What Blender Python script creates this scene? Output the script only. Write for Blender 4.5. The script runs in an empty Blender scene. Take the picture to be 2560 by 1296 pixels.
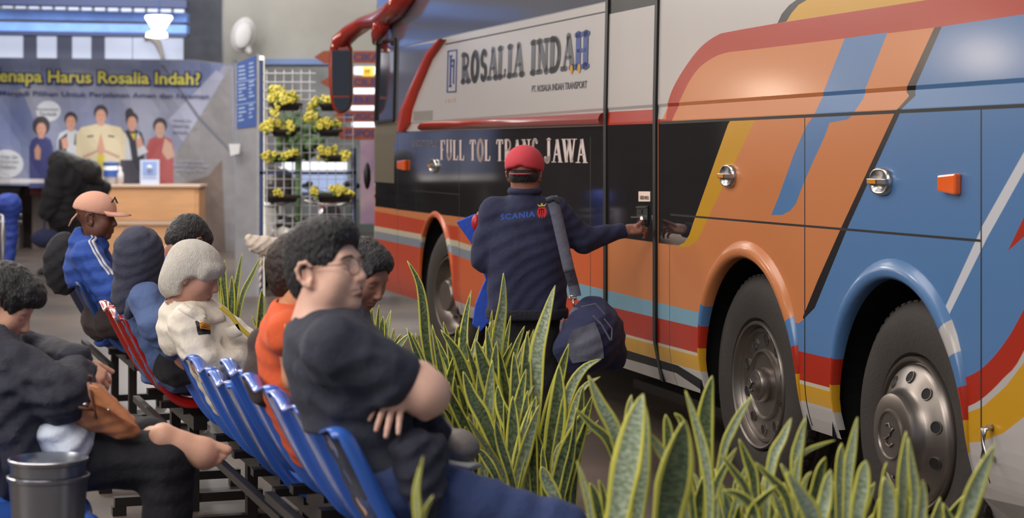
import bpy, bmesh, math, random
import numpy as np
from mathutils import Vector, Matrix, noise
from mathutils.geometry import delaunay_2d_cdt
random.seed(7)
S = bpy.context.scene
COL = S.collection
F = 4700.0            # focal length in pixels of the 2560 px wide frame
CH = 1.6              # camera height
UH = 385.0            # horizon row
# ---------------- camera ----------------
cd = bpy.data.cameras.new('camera'); cam = bpy.data.objects.new('camera', cd); COL.objects.link(cam)
cam.location = (0, 0, CH); cam.rotation_euler = (math.pi/2, 0, 0)
cd.sensor_fit = 'HORIZONTAL'; cd.sensor_width = 36.0; cd.lens = 36.0*F/2560.0
cd.shift_y = -(648.0-UH)/2560.0
cd.clip_start = .1; cd.clip_end = 200
cd.dof.use_dof = True; cd.dof.focus_distance = 8.3; cd.dof.aperture_fstop = 3.2
S.camera = cam
# ---------------- world, lights, exposure ----------------
w = bpy.data.worlds.new('world'); S.world = w; w.use_nodes = True
w.node_tree.nodes['Background'].inputs[0].default_value = (.72, .78, .9, 1)
w.node_tree.nodes['Background'].inputs[1].default_value = .55
S.view_settings.view_transform = 'Standard'; S.view_settings.look = 'None'
S.view_settings.gamma = 1; S.view_settings.exposure = -0.36; S.view_settings.use_curve_mapping = False
def area(name, loc, size, power, color, aim=None):
    l = bpy.data.lights.new(name, 'AREA'); l.shape = 'RECTANGLE'; l.size, l.size_y = size
    l.energy = power; l.color = color
    o = bpy.data.objects.new(name, l); COL.objects.link(o); o.location = loc
    if aim is not None:
        o.rotation_euler = (Vector(aim)-Vector(loc)).to_track_quat('-Z', 'Y').to_euler()
    return o
area('ceiling_light_near', (-2.5, 2.5, 5.6), (4.0, 3.0), 260, (1.0, .93, .86), (-.2, 7.5, .6))
area('ceiling_light_mid', (-3.2, 9.5, 5.8), (3.0, 3.0), 240, (1.0, .93, .86), (0, 9.5, .8))
area('ceiling_light_far', (-4.5, 18.0, 5.8), (4.0, 3.0), 260, (1.0, .95, .9), (-2.5, 19, .5))
area('ceiling_light_back', (-6.0, 27.0, 5.4), (5.0, 2.0), 420, (.93, .96, 1.0), (-6.0, 32, 1.5))
area('left_fill', (-7.5, 3.0, 4.6), (3.0, 3.0), 420, (1.0, .95, .9), (-.8, 6.5, .7))  # fill light added out of view to brighten the chair backs
def lamp(name, loc, power, color=(1, .94, .87), r=.25):
    l = bpy.data.lights.new(name, 'POINT'); l.energy = power; l.color = color; l.shadow_soft_size = r
    o = bpy.data.objects.new(name, l); COL.objects.link(o); o.location = loc
for i, (x, y, z, p) in enumerate(((-6.3, 17.9, 4.4, 300), (-5.5, 12.2, 4.9, 280), (-9.5, 8.0, 5.2, 300), (-11, 22, 5.2, 400), (1.5, 20, 5.6, 200), (-2.0, 27.5, 5.6, 350), (-3.0, 34.5, 4.2, 420))): lamp('lamp_and_fill_point', (x, y, z), p)  # point lights added to brighten the ceiling; the last one brightens the yard wall
# ---------------- helpers ----------------
def W(u, v, Z):
    return Vector(((u-1280.0)*Z/F, Z, CH+(UH-v)*Z/F))
def lin(c):
    return tuple((x/255/12.92) if x/255 <= .04045 else ((x/255+.055)/1.055)**2.4 for x in c)
MATS = {}
def mat(name, rgb, rough=.6, metal=0, coat=0, bump=0, bscale=40, var=0, vscale=6, sheen=0, emit=0, spec=.5, trans=0, stretch=None, rgb2=None, detail=4, alpha=1, sss=0):
    if name in MATS: return MATS[name]
    m = bpy.data.materials.new(name); m.use_nodes = True; nt = m.node_tree; N = nt.nodes; L = nt.links
    b = N['Principled BSDF']; c = lin(rgb)
    b.inputs['Base Color'].default_value = (*c, 1); b.inputs['Roughness'].default_value = rough
    b.inputs['Metallic'].default_value = metal; b.inputs['Coat Weight'].default_value = coat
    b.inputs['Coat Roughness'].default_value = .13 if name.startswith('bus_') and 'glass' not in name else .06; b.inputs['Specular IOR Level'].default_value = spec
    b.inputs['Sheen Weight'].default_value = sheen; b.inputs['Transmission Weight'].default_value = trans
    b.inputs['Alpha'].default_value = alpha
    if sss:
        b.inputs['Subsurface Weight'].default_value = sss; b.inputs['Subsurface Radius'].default_value = (.6, .25, .12); b.inputs['Subsurface Scale'].default_value = .015
    if emit:
        b.inputs['Emission Color'].default_value = (*c, 1); b.inputs['Emission Strength'].default_value = emit
    if bump or var or rgb2:
        tc = N.new('ShaderNodeTexCoord'); src = tc.outputs['Object']
        if stretch:
            mp = N.new('ShaderNodeMapping'); mp.inputs['Scale'].default_value = stretch
            L.new(src, mp.inputs[0]); src = mp.outputs[0]
    if var or rgb2:
        n = N.new('ShaderNodeTexNoise'); n.inputs['Scale'].default_value = vscale; n.inputs['Detail'].default_value = detail
        L.new(src, n.inputs['Vector']); r = N.new('ShaderNodeValToRGB')
        c2 = lin(rgb2) if rgb2 else tuple(min(1, x*(1+var)) for x in c)
        c1 = c if rgb2 else tuple(x*(1-var) for x in c)
        r.color_ramp.elements[0].position = .35; r.color_ramp.elements[1].position = .65
        r.color_ramp.elements[0].color = (*c1, 1); r.color_ramp.elements[1].color = (*c2, 1)
        L.new(n.outputs['Fac'], r.inputs[0]); L.new(r.outputs[0], b.inputs['Base Color'])
    if bump:
        n = N.new('ShaderNodeTexNoise'); n.inputs['Scale'].default_value = bscale; n.inputs['Detail'].default_value = 5
        L.new(src, n.inputs['Vector']); bp = N.new('ShaderNodeBump'); bp.inputs['Strength'].default_value = bump
        bp.inputs['Distance'].default_value = .02
        L.new(n.outputs['Fac'], bp.inputs['Height']); L.new(bp.outputs[0], b.inputs['Normal'])
    MATS[name] = m
    return m
def tag(o, label=None, cat=None, group=None, kind=None):
    if label: o['label'] = label
    if cat: o['category'] = cat
    if group: o['group'] = group
    if kind: o['kind'] = kind
    return o
def empty(name, loc, label=None, cat=None, group=None, rz=0):
    o = bpy.data.objects.new(name, None); COL.objects.link(o); o.location = loc; o.rotation_euler = (0, 0, rz)
    o.empty_display_size = .1
    return tag(o, label, cat, group)
def mk(name, verts, faces, mats, parent=None, mi=None, smooth=False, local=False):
    me = bpy.data.meshes.new(name); me.from_pydata([tuple(v) for v in verts], [], [tuple(f) for f in faces])
    mats = mats if isinstance(mats, (list, tuple)) else [mats]
    for m in mats: me.materials.append(m)
    if mi is not None: me.polygons.foreach_set('material_index', np.array(mi, dtype=np.int32))
    if smooth: me.polygons.foreach_set('use_smooth', np.ones(len(me.polygons), dtype=bool))
    me.update()
    o = bpy.data.objects.new(name, me); COL.objects.link(o)
    if parent is not None:
        o.parent = parent
        if not local: o.matrix_parent_inverse = Matrix.LocRotScale(parent.location, parent.rotation_euler, None).inverted()
    return o
class MB:
    def __init__(s): s.v = []; s.f = []; s.m = []
    def add(s, v, f, mi=0):
        n = len(s.v); s.v += [tuple(x) for x in v]; s.f += [tuple(i+n for i in q) for q in f]; s.m += [mi]*len(f)
    def obox(s, c, ax, h, mi=0):     # oriented box: centre, three axes, half sizes
        c = Vector(c); A = [Vector(a).normalized()*k for a, k in zip(ax, h)]
        v = [c+A[0]*i+A[1]*j+A[2]*k for i in (-1, 1) for j in (-1, 1) for k in (-1, 1)]
        s.add(v, [(0, 1, 3, 2), (4, 6, 7, 5), (0, 4, 5, 1), (2, 3, 7, 6), (0, 2, 6, 4), (1, 5, 7, 3)], mi)
    def box(s, lo, hi, mi=0):
        c = [(a+b)/2 for a, b in zip(lo, hi)]; h = [(b-a)/2 for a, b in zip(lo, hi)]
        s.obox(c, [(1, 0, 0), (0, 1, 0), (0, 0, 1)], h, mi)
    def tube(s, pts, r, n=10, mi=0, flat=1.0, up=(0, 0, 1)):
        P = [Vector(p) for p in pts]; R = r if isinstance(r, (list, tuple)) else [r]*len(P); rings = []
        for i, p in enumerate(P):
            t = (P[min(i+1, len(P)-1)]-P[max(i-1, 0)]).normalized()
            a = t.cross(Vector(up))
            if a.length < 1e-3: a = t.cross(Vector((1, 0, 0)))
            a.normalize(); b = a.cross(t)
            rings.append([p+(a*math.cos(2*math.pi*k/n)+b*math.sin(2*math.pi*k/n)*flat)*R[i] for k in range(n)])
        v = [q for g in rings for q in g]; f = []
        for i in range(len(P)-1):
            for k in range(n):
                f.append((i*n+k, i*n+(k+1) % n, (i+1)*n+(k+1) % n, (i+1)*n+k))
        f.append(tuple(range(n))[::-1]); f.append(tuple((len(P)-1)*n+k for k in range(n)))
        s.add(v, f, mi)
    def lathe(s, prof, c, axis, n=48, mi=0):     # prof: (radius, height along axis)
        c = Vector(c); ax = Vector(axis).normalized(); a = ax.cross(Vector((0, 0, 1)))
        if a.length < 1e-3: a = Vector((1, 0, 0))
        a.normalize(); b = ax.cross(a); v = []; f = []
        for r, h in prof:
            for k in range(n):
                t = 2*math.pi*k/n; v.append(c+ax*h+(a*math.cos(t)+b*math.sin(t))*r)
        for i in range(len(prof)-1):
            for k in range(n): f.append((i*n+k, i*n+(k+1) % n, (i+1)*n+(k+1) % n, (i+1)*n+k))
        s.add(v, f, mi)
    def prism(s, pts, off, mi=0):    # polygon points + extrusion vector
        n = len(pts); P = [Vector(p) for p in pts]; o = Vector(off)
        s.add(P+[p+o for p in P], [tuple(range(n))[::-1], tuple(range(n, 2*n))]+[(i, (i+1) % n, n+(i+1) % n, n+i) for i in range(n)], mi)
    def ball(s, c, r, mi=0, n=10):
        c = Vector(c); r = r if isinstance(r, (tuple, list)) else (r, r, r); v = []; f = []; m = n//2
        for i in range(m+1):
            for k in range(n):
                a = math.pi*i/m; t = 2*math.pi*k/n
                v.append((c.x+r[0]*math.sin(a)*math.cos(t), c.y+r[1]*math.sin(a)*math.sin(t), c.z+r[2]*math.cos(a)))
        for i in range(m):
            for k in range(n): f.append((i*n+k, (i+1)*n+k, (i+1)*n+(k+1) % n, i*n+(k+1) % n))
        s.add(v, f, mi)
    def build(s, name, mats, parent=None, smooth=False, bevel=0, local=False, autosmooth=False):
        o = mk(name, s.v, s.f, mats, parent, s.m, smooth, local)
        if bevel:
            b = o.modifiers.new('bevel', 'BEVEL'); b.width = bevel; b.segments = 2; b.limit_method = 'ANGLE'
        if autosmooth:
            o.data.polygons.foreach_set('use_smooth', np.ones(len(o.data.polygons), dtype=bool))
            ed = o.modifiers.new('es', 'EDGE_SPLIT'); ed.split_angle = math.radians(38)
        return o
# ---- planar painting: overlapping polygons cut against each other, later ones on top
def paint(polys, holes=(), lines=()):
    V = []; E = []; Fc = []
    allp = [p for p, _ in polys]+list(holes)
    for p in allp:
        if sum(p[i-1][0]*p[i][1]-p[i][0]*p[i-1][1] for i in range(len(p))) < 0: p = p[::-1]
        n = len(V); V += [Vector((float(x), float(y))) for x, y in p]; Fc.append(list(range(n, n+len(p))))
    for a, b in lines:
        n = len(V); V += [Vector(a), Vector(b)]; E.append((n, n+1))
    v, e, f, ov, oe, of = delaunay_2d_cdt(V, E, Fc, 0, 1e-5)
    nh = len(polys); faces = []; mi = []
    for q, o in zip(f, of):
        ids = list(o)
        if not ids or any(i >= nh for i in ids): continue
        faces.append(tuple(q)); mi.append(polys[max(ids)][1])
    return v, faces, mi
# ---- text
def text_mesh(body, bold=0.0, shear=0.0, spacing=1.0):
    cu = bpy.data.curves.new('t', 'FONT'); cu.body = body; cu.offset = bold; cu.shear = shear; cu.space_character = spacing
    cu.resolution_u = 4
    o = bpy.data.objects.new('t', cu); COL.objects.link(o)
    bpy.context.view_layer.update(); dg = bpy.context.evaluated_depsgraph_get()
    me = o.evaluated_get(dg).to_mesh(); V = [(p.co.x, p.co.y) for p in me.vertices]; Fs = [tuple(p.vertices) for p in me.polygons]
    bpy.data.objects.remove(o); bpy.data.curves.remove(cu)
    return norm2(V), Fs
def norm2(V):
    x0 = min(p[0] for p in V); x1 = max(p[0] for p in V); y0 = min(p[1] for p in V); y1 = max(p[1] for p in V)
    return [((x-x0)/(x1-x0), (y-y0)/(y1-y0)) for x, y in V]
def arc(cx, cy, rx, ry, a0, a1, n=12):
    return [(cx+rx*math.cos(math.radians(a0+(a1-a0)*i/n)), cy+ry*math.sin(math.radians(a0+(a1-a0)*i/n))) for i in range(n+1)]
GL = {  # strokes: (points, thick?) ; serif ends
 'R': ([([(.2, 0), (.2, 1)], 1), ([(.2, 1)]+arc(.45, .75, .33, .25, 90, -90)+[(.2, .5)], .6), ([(.45, .5), (.85, 0)], 1)], [(.2, 0), (.2, 1), (.87, 0)]),
 'O': ([(arc(.5, .5, .36, .5, 0, 360, 24), 1)], []),
 'S': ([(arc(.5, .74, .3, .26, 30, 240)+arc(.5, .25, .32, .26, 60, -150), .85)], []),
 'A': ([([(.12, 0), (.5, 1)], .5), ([(.5, 1), (.88, 0)], 1), ([(.27, .34), (.74, .34)], .45)], [(.12, 0), (.88, 0)]),
 'L': ([([(.22, 0), (.22, 1)], 1), ([(.22, .01), (.85, .01), (.88, .22)], .45)], [(.22, 0), (.22, 1)]),
 'I': ([([(.5, 0), (.5, 1)], 1)], [(.5, 0), (.5, 1)]),
 'N': ([([(.18, 0), (.18, 1)], .6), ([(.18, 1), (.82, 0)], 1), ([(.82, 0), (.82, 1)], .6)], [(.18, 0), (.16, 1), (.82, 1)]),
 'D': ([([(.2, 0), (.2, 1)], 1), ([(.2, 1)]+arc(.4, .5, .45, .5, 90, -90)+[(.2, 0)], .8)], [(.2, 0), (.2, 1)]),
 'H': ([([(.2, 0), (.2, 1)], 1), ([(.8, 0), (.8, 1)], 1), ([(.2, .5), (.8, .5)], .5)], [(.2, 0), (.2, 1), (.8, 0), (.8, 1)]),
 'F': ([([(.22, 0), (.22, 1)], 1), ([(.22, .99), (.86, .99), (.88, .8)], .45), ([(.22, .52), (.66, .52)], .45)], [(.22, 0), (.22, 1)]),
 'U': ([([(.2, 1), (.2, .3)]+arc(.5, .3, .3, .29, 180, 360)+[(.8, 1)], .8)], [(.2, 1), (.8, 1)]),
 'T': ([([(.5, 0), (.5, 1)], 1), ([(.08, .8), (.1, .99), (.9, .99), (.92, .8)], .45)], [(.5, 0)]),
 'J': ([([(.62, 1), (.62, .2)]+arc(.36, .2, .26, .2, 0, -170), 1)], [(.62, 1)]),
 'W': ([([(.06, 1), (.3, 0)], 1), ([(.3, 0), (.5, 1)], .5), ([(.5, 1), (.72, 0)], 1), ([(.72, 0), (.94, 1)], .5)], [(.08, 1), (.5, 1), (.94, 1)]),
}
GW = {'I': .5, 'W': 1.35, ' ': .45, 'L': .85, 'F': .85, 'J': .75, 'S': .8, 'N': 1.05, 'H': 1.05}
def glyph_text(body, th=.13, serif=.2, asp=.75, rnd=True, st=None, gap=.12):
    V = []; Fs = []; owner = []; x = 0
    st = st or th
    def disc(c, r):
        n = len(V); k = 12
        V.extend([(c[0]+r*math.cos(2*math.pi*i/k), c[1]+r*math.sin(2*math.pi*i/k)) for i in range(k)]); Fs.append(tuple(range(n, n+k)))
    def seg(a, b, r):
        dx, dy = b[0]-a[0], b[1]-a[1]; l = math.hypot(dx, dy) or 1; px, py = -dy/l*r, dx/l*r; n = len(V)
        V.extend([(a[0]+px, a[1]+py), (a[0]-px, a[1]-py), (b[0]-px, b[1]-py), (b[0]+px, b[1]+py)]); Fs.append((n, n+1, n+2, n+3))
    for ci, ch in enumerate(body):
        gw = GW.get(ch, 1)*asp
        if ch != ' ':
            n0 = len(Fs)
            strokes, ser = GL[ch]
            for pts, k in strokes:
                P = [(x+p[0]*gw, p[1]) for p in pts]
                for a, b in zip(P, P[1:]):
                    seg(a, b, th*k/2)
                for a in (P if (rnd or len(P) > 4) else []): disc(a, th*k/2)
            for p in ser:
                a = (x+p[0]*gw-serif/2, p[1]); b = (x+p[0]*gw+serif/2, p[1])
                seg(a, b, st/2)
                if rnd: disc(a, st/2); disc(b, st/2)
            owner += [ci]*(len(Fs)-n0)
        x += gw+gap
    return norm2(V), Fs, owner
def islands(V, Fs):
    par = list(range(len(V)))
    def fd(a):
        while par[a] != a: par[a] = par[par[a]]; a = par[a]
        return a
    for f in Fs:
        for k in f[1:]: par[fd(k)] = fd(f[0])
    g = {}
    for f in Fs: g.setdefault(fd(f[0]), []).append(f)
    out = []
    for fs in g.values():
        ks = sorted(set(k for f in fs for k in f)); m = {k: i for i, k in enumerate(ks)}; out.append(([V[k] for k in ks], [tuple(m[k] for k in f) for f in fs]))
    return out
def put_letters(name, VF, fn, m, parent, owner=None, sub=None):
    grp = {}
    if owner is not None:
        for f, o in zip(VF[1], owner): grp.setdefault(o, []).append(f)
        for o, fs in grp.items():
            if sub and not sub(o): continue
            ks = sorted(set(k for f in fs for k in f)); mm = {k: i for i, k in enumerate(ks)}
            mk(name, [fn(*VF[0][k]) for k in ks], [tuple(mm[k] for k in f) for f in fs], m, parent)
    else:
        for V, Fs in islands(*VF[:2]): mk(name, [fn(x, y) for x, y in V], Fs, m, parent)
def put_text(name, VF, fn, m, parent=None, mi=None):
    V, Fs = VF[0], VF[1]
    return mk(name, [fn(x, y) for x, y in V], Fs, m, parent, mi)
# ---------------- signed-distance modelling of people and soft things ----------------
def V3(a): return np.array([a[0], a[1], a[2]], dtype=np.float64)
def rc(a, b, ra, rb=None, k=.02, sub=False, lab=0):
    return dict(t='rc', a=V3(a), b=V3(b), ra=ra, rb=ra if rb is None else rb, k=k, sub=sub, lab=lab)
def el(c, r, M=None, k=.02, sub=False, lab=0):
    R = np.array(M.to_3x3()) if M is not None else np.eye(3)
    return dict(t='el', c=V3(c), r=np.array(r if hasattr(r, '__len__') else (r, r, r), dtype=np.float64), R=R, k=k, sub=sub, lab=lab)
def pl(p, n, sub=True, k=.004):     # cut away the side the normal points to
    n = Vector(n).normalized(); return dict(t='pl', p=V3(p), n=V3(n), k=k, sub=True, lab=0)
def pd(p, X, Y, Z):
    if p['t'] == 'rc':
        ba = p['b']-p['a']; q = float(ba @ ba)+1e-12; ax, ay, az = X-p['a'][0], Y-p['a'][1], Z-p['a'][2]
        h = np.clip((ax*ba[0]+ay*ba[1]+az*ba[2])/q, 0, 1)
        return np.sqrt((ax-ba[0]*h)**2+(ay-ba[1]*h)**2+(az-ba[2]*h)**2)-(p['ra']+(p['rb']-p['ra'])*h)
    if p['t'] == 'pl':
        return -((X-p['p'][0])*p['n'][0]+(Y-p['p'][1])*p['n'][1]+(Z-p['p'][2])*p['n'][2])
    dx, dy, dz = X-p['c'][0], Y-p['c'][1], Z-p['c'][2]; R = p['R']; r = p['r']
    lx = dx*R[0, 0]+dy*R[1, 0]+dz*R[2, 0]; ly = dx*R[0, 1]+dy*R[1, 1]+dz*R[2, 1]; lz = dx*R[0, 2]+dy*R[1, 2]+dz*R[2, 2]
    if p['t'] == 'bx':
        ax, ay, az = np.abs(lx)-r[0], np.abs(ly)-r[1], np.abs(lz)-r[2]
        return np.sqrt(np.maximum(ax, 0)**2+np.maximum(ay, 0)**2+np.maximum(az, 0)**2)+np.minimum(np.maximum(ax, np.maximum(ay, az)), 0)
    k0 = np.sqrt((lx/r[0])**2+(ly/r[1])**2+(lz/r[2])**2); k1 = np.sqrt((lx/r[0]**2)**2+(ly/r[1]**2)**2+(lz/r[2]**2)**2)+1e-9
    return k0*(k0-1)/k1
def bxp(c, M, h, k=.02, sub=False, lab=0):
    return dict(t='bx', c=V3(c), R=np.array(M.to_3x3()), r=np.array(h, dtype=np.float64), k=k, sub=sub, lab=lab)
def wrinkle(X, Y, Z, wr, wf):
    a = np.sin(wf*.42*X+wf*.35*Y-wf*.8*Z+2.2*np.sin(9*X+3+6*Z)+1.7*np.sin(11*Y+1)); b_ = np.sin(wf*.9*X-wf*.3*Y+wf*.5*Z+2.0*np.sin(8*Z+7*Y))
    c_ = np.sin(wf*2.1*X+4*np.sin(7*Z)+wf*1.3*Z)*np.sin(wf*1.1*Y+3)
    r1 = 1-np.abs(np.sin(wf*.62*X+wf*.50*Y-wf*1.05*Z+2.6*np.sin(7*X+5*Z+2)+1.9*np.sin(9*Y-4*Z)))*2
    return wr*(a*.12+b_*.10+c_*.26-r1*np.abs(r1)*.62)
class PLs(list):
    wr = 0; wf = 38
def bb(p):
    if p['t'] == 'rc':
        r = max(p['ra'], p['rb']); return np.minimum(p['a'], p['b'])-r, np.maximum(p['a'], p['b'])+r
    if p['t'] == 'pl': return np.full(3, -1e9), np.full(3, 1e9)
    e = (np.abs(p['R']*p['r']).sum(axis=1) if p['t'] == 'bx' else np.sqrt(((p['R']*p['r'])**2).sum(axis=1))); return p['c']-e, p['c']+e
def comb(D, d, p):
    k = p['k']
    if p['sub']:
        d = -d; h = np.clip(.5-.5*(d-D)/k, 0, 1)*1.0
        return np.maximum(D, d)+k*.25*np.maximum(1-np.abs(D-d)/k, 0)**2
    return np.minimum(D, d)-k*.25*np.maximum(1-np.abs(D-d)/k, 0)**2
def ev(prims, X, Y, Z):
    D = np.full(np.broadcast(X, Y, Z).shape, 9.0)
    for p in prims: D = comb(D, pd(p, X, Y, Z), p)
    if getattr(prims, 'wr', 0): D = D+wrinkle(X, Y, Z, prims.wr, prims.wf)
    return D
def axis_(lo, hi, c, fines):
    x = lo; out = [lo]
    while x < hi:
        st = c
        for a, b, s in fines:
            if a-s*2 <= x+c*.5 and x < b: st = min(st, s)
        x += st; out.append(x)
    return np.array(out)
def sdf_mesh(name, prims, mats, res=.009, fine=(), parent=None, wr=0, wf=38, it=1, wdir=None, jit=0, jf=60):
    adds = [p for p in prims if not p['sub']]
    lo = np.min([bb(p)[0] for p in adds], axis=0)-.03; hi = np.max([bb(p)[1] for p in adds], axis=0)+.03
    ax = [axis_(lo[i], hi[i], res, [(c[i]-r, c[i]+r, s) for c, r, s in fine]) for i in range(3)]
    nx, ny, nz = map(len, ax); D = np.full((nx, ny, nz), .2, dtype=np.float32)
    Lb = np.zeros((nx, ny, nz), dtype=np.int8); Lm = np.full((nx, ny, nz), 9.0, dtype=np.float32)
    for p in prims:
        a, b = bb(p); mg = p['k']+.022
        s = [slice(max(0, np.searchsorted(ax[i], a[i]-mg)-1), np.searchsorted(ax[i], b[i]+mg)+1) for i in range(3)]
        X, Y, Z = ax[0][s[0]][:, None, None], ax[1][s[1]][None, :, None], ax[2][s[2]][None, None, :]
        if 0 in (X.size, Y.size, Z.size): continue
        d = pd(p, X, Y, Z); ss = tuple(s)
        D[ss] = comb(D[ss], d, p)
        if not p['sub'] and len(mats) > 1:
            m = d < Lm[ss]; Lb[ss] = np.where(m, p['lab'], Lb[ss]); Lm[ss] = np.where(m, d, Lm[ss])
    if wr:
        X, Y, Z = ax[0][:, None, None], ax[1][None, :, None], ax[2][None, None, :]
        D += wrinkle(X, Y, Z, wr, wf).astype(np.float32)
    D[0], D[-1] = .2, .2; D[:, 0], D[:, -1] = .2, .2; D[:, :, 0], D[:, :, -1] = .2, .2
    ins = D < 0; c = np.zeros((nx-1, ny-1, nz-1), dtype=np.int8)
    C8 = [(i, j, k) for i in (0, 1) for j in (0, 1) for k in (0, 1)]
    for i, j, k in C8: c += ins[i:nx-1+i, j:ny-1+j, k:nz-1+k]
    act = (c > 0) & (c < 8); I = np.argwhere(act); idx = np.full(act.shape, -1, dtype=np.int64); idx[act] = np.arange(len(I))
    pos = np.zeros((len(I), 3)); cnt = np.zeros(len(I))
    for a in C8:
        for d in range(3):
            if a[d]: continue
            b = list(a); b[d] = 1
            A = I+np.array(a); B = I+np.array(b)
            da = D[A[:, 0], A[:, 1], A[:, 2]]; db = D[B[:, 0], B[:, 1], B[:, 2]]; m = (da < 0) != (db < 0)
            t = np.where(m, da/np.where(m, da-db, 1), 0)
            PA = np.stack([ax[q][A[:, q]] for q in range(3)], 1); PB = np.stack([ax[q][B[:, q]] for q in range(3)], 1)
            pos += (PA+(PB-PA)*t[:, None])*m[:, None]; cnt += m
    pos /= cnt[:, None]
    quads = []; qm = []
    for d in range(3):
        o = [q for q in range(3) if q != d]
        s0 = [slice(1, -1)]*3; s1 = [slice(1, -1)]*3; s0[d] = slice(0, -1); s1[d] = slice(1, None)
        cr = ins[tuple(s0)] != ins[tuple(s1)]; J = np.argwhere(cr)
        for q in o: J[:, q] += 1
        flip = ins[J[:, 0], J[:, 1], J[:, 2]]
        def cell(dj, dk):
            K = J.copy(); K[:, o[0]] += dj; K[:, o[1]] += dk; return idx[K[:, 0], K[:, 1], K[:, 2]]
        Q = np.stack([cell(-1, -1), cell(0, -1), cell(0, 0), cell(-1, 0)], 1)
        if d == 1: flip = ~flip
        Q[~flip] = Q[~flip][:, ::-1]; quads.append(Q)
        qm.append(Lb[J[:, 0], J[:, 1], J[:, 2]])
    Q = np.concatenate(quads); qm = np.concatenate(qm)
    for _ in range(it):
        acc = np.zeros_like(pos); n = np.zeros(len(pos))
        for i in range(4):
            a, b = Q[:, i], Q[:, (i+1) % 4]
            for q in range(3): acc[:, q] += np.bincount(a, pos[b, q], len(pos))+np.bincount(b, pos[a, q], len(pos))
            n += np.bincount(a, minlength=len(pos))+np.bincount(b, minlength=len(pos))
        pos = pos*.5+.5*acc/np.maximum(n, 1)[:, None]
    me = bpy.data.meshes.new(name); me.vertices.add(len(pos)); me.vertices.foreach_set('co', pos.astype(np.float32).ravel())
    me.loops.add(4*len(Q)); me.loops.foreach_set('vertex_index', Q.astype(np.int32).ravel())
    me.polygons.add(len(Q)); me.polygons.foreach_set('loop_start', (np.arange(len(Q))*4).astype(np.int32))
    for m in mats: me.materials.append(m)
    me.update(calc_edges=True); me.validate()
    me.polygons.foreach_set('use_smooth', np.ones(len(me.polygons), dtype=bool))
    if len(mats) > 1 and len(me.polygons) == len(qm): me.polygons.foreach_set('material_index', qm.astype(np.int32))
    if jit:
        nv = np.zeros(len(me.vertices)*3, dtype=np.float32); me.vertices.foreach_get('normal', nv); nv = nv.reshape(-1, 3)
        co = np.zeros(len(me.vertices)*3, dtype=np.float32); me.vertices.foreach_get('co', co); co = co.reshape(-1, 3)
        h = np.array([noise.noise(Vector((x*jf, y*jf, z*jf*.55)))+.5*noise.noise(Vector((x*jf*2.3, y*jf*2.3, z*jf))) for x, y, z in co])
        co += nv*(h*jit)[:, None]; me.vertices.foreach_set('co', co.ravel())
    me.update()
    o = bpy.data.objects.new(name, me); COL.objects.link(o)
    if parent is not None:
        o.parent = parent; o.matrix_parent_inverse = Matrix.LocRotScale(parent.location, parent.rotation_euler, None).inverted()
    return o
def chair_cut(Zear, zseat, wd=.215, off=0, sy=0):
    # the seat shell's own volume, so that clothes rest on it and do not pass through
    p = Vector((-.845-.322*(Zear-5.98)+off, Zear, 0)); rd = Vector((-.318, .948, 0)).normalized(); fw = Vector((rd.y, -rd.x, 0)); p = p+rd*wd+fw*.17
    out = []; up = Vector((0, 0, 1))
    u2 = (fw*-.14+up*.30).normalized(); n2 = rd.cross(u2).normalized()
    if n2.dot(fw) < 0: n2 = -n2
    M = Matrix((rd, n2, u2)).transposed(); c = p+fw*(-.075)+up*(zseat+.20)-n2*.165
    out.append(bxp(c, M, (wd+.25, .15, .17), .02, sub=True))
    return out
def drape(prims, pts, d, off=.003, start=.6):   # push points along d until they meet the surface, then lift by off
    P = np.array([tuple(p) for p in pts]); d = V3(Vector(d).normalized()); P = P-d*start; T = np.zeros(len(P))
    for _ in range(70):
        q = P+d*T[:, None]; D = ev(prims, q[:, 0], q[:, 1], q[:, 2]); T += np.maximum((D-off), 0)*.8
        T = np.minimum(T, start*2)
    return [Vector(x) for x in P+d*T[:, None]]
def frame(yaw, pitch=0, roll=0):  # yaw from +X towards +Y; pitch > 0 looks down; columns right, forward, up
    a = math.radians(yaw); p = math.radians(pitch)
    f = Vector((math.cos(a)*math.cos(p), math.sin(a)*math.cos(p), -math.sin(p)))
    r = f.cross(Vector((0, 0, 1))).normalized(); u = r.cross(f)
    if roll:
        q = Matrix.Rotation(math.radians(roll), 3, f); r = q @ r; u = q @ u
    return Matrix((r, f, u)).transposed()
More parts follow.
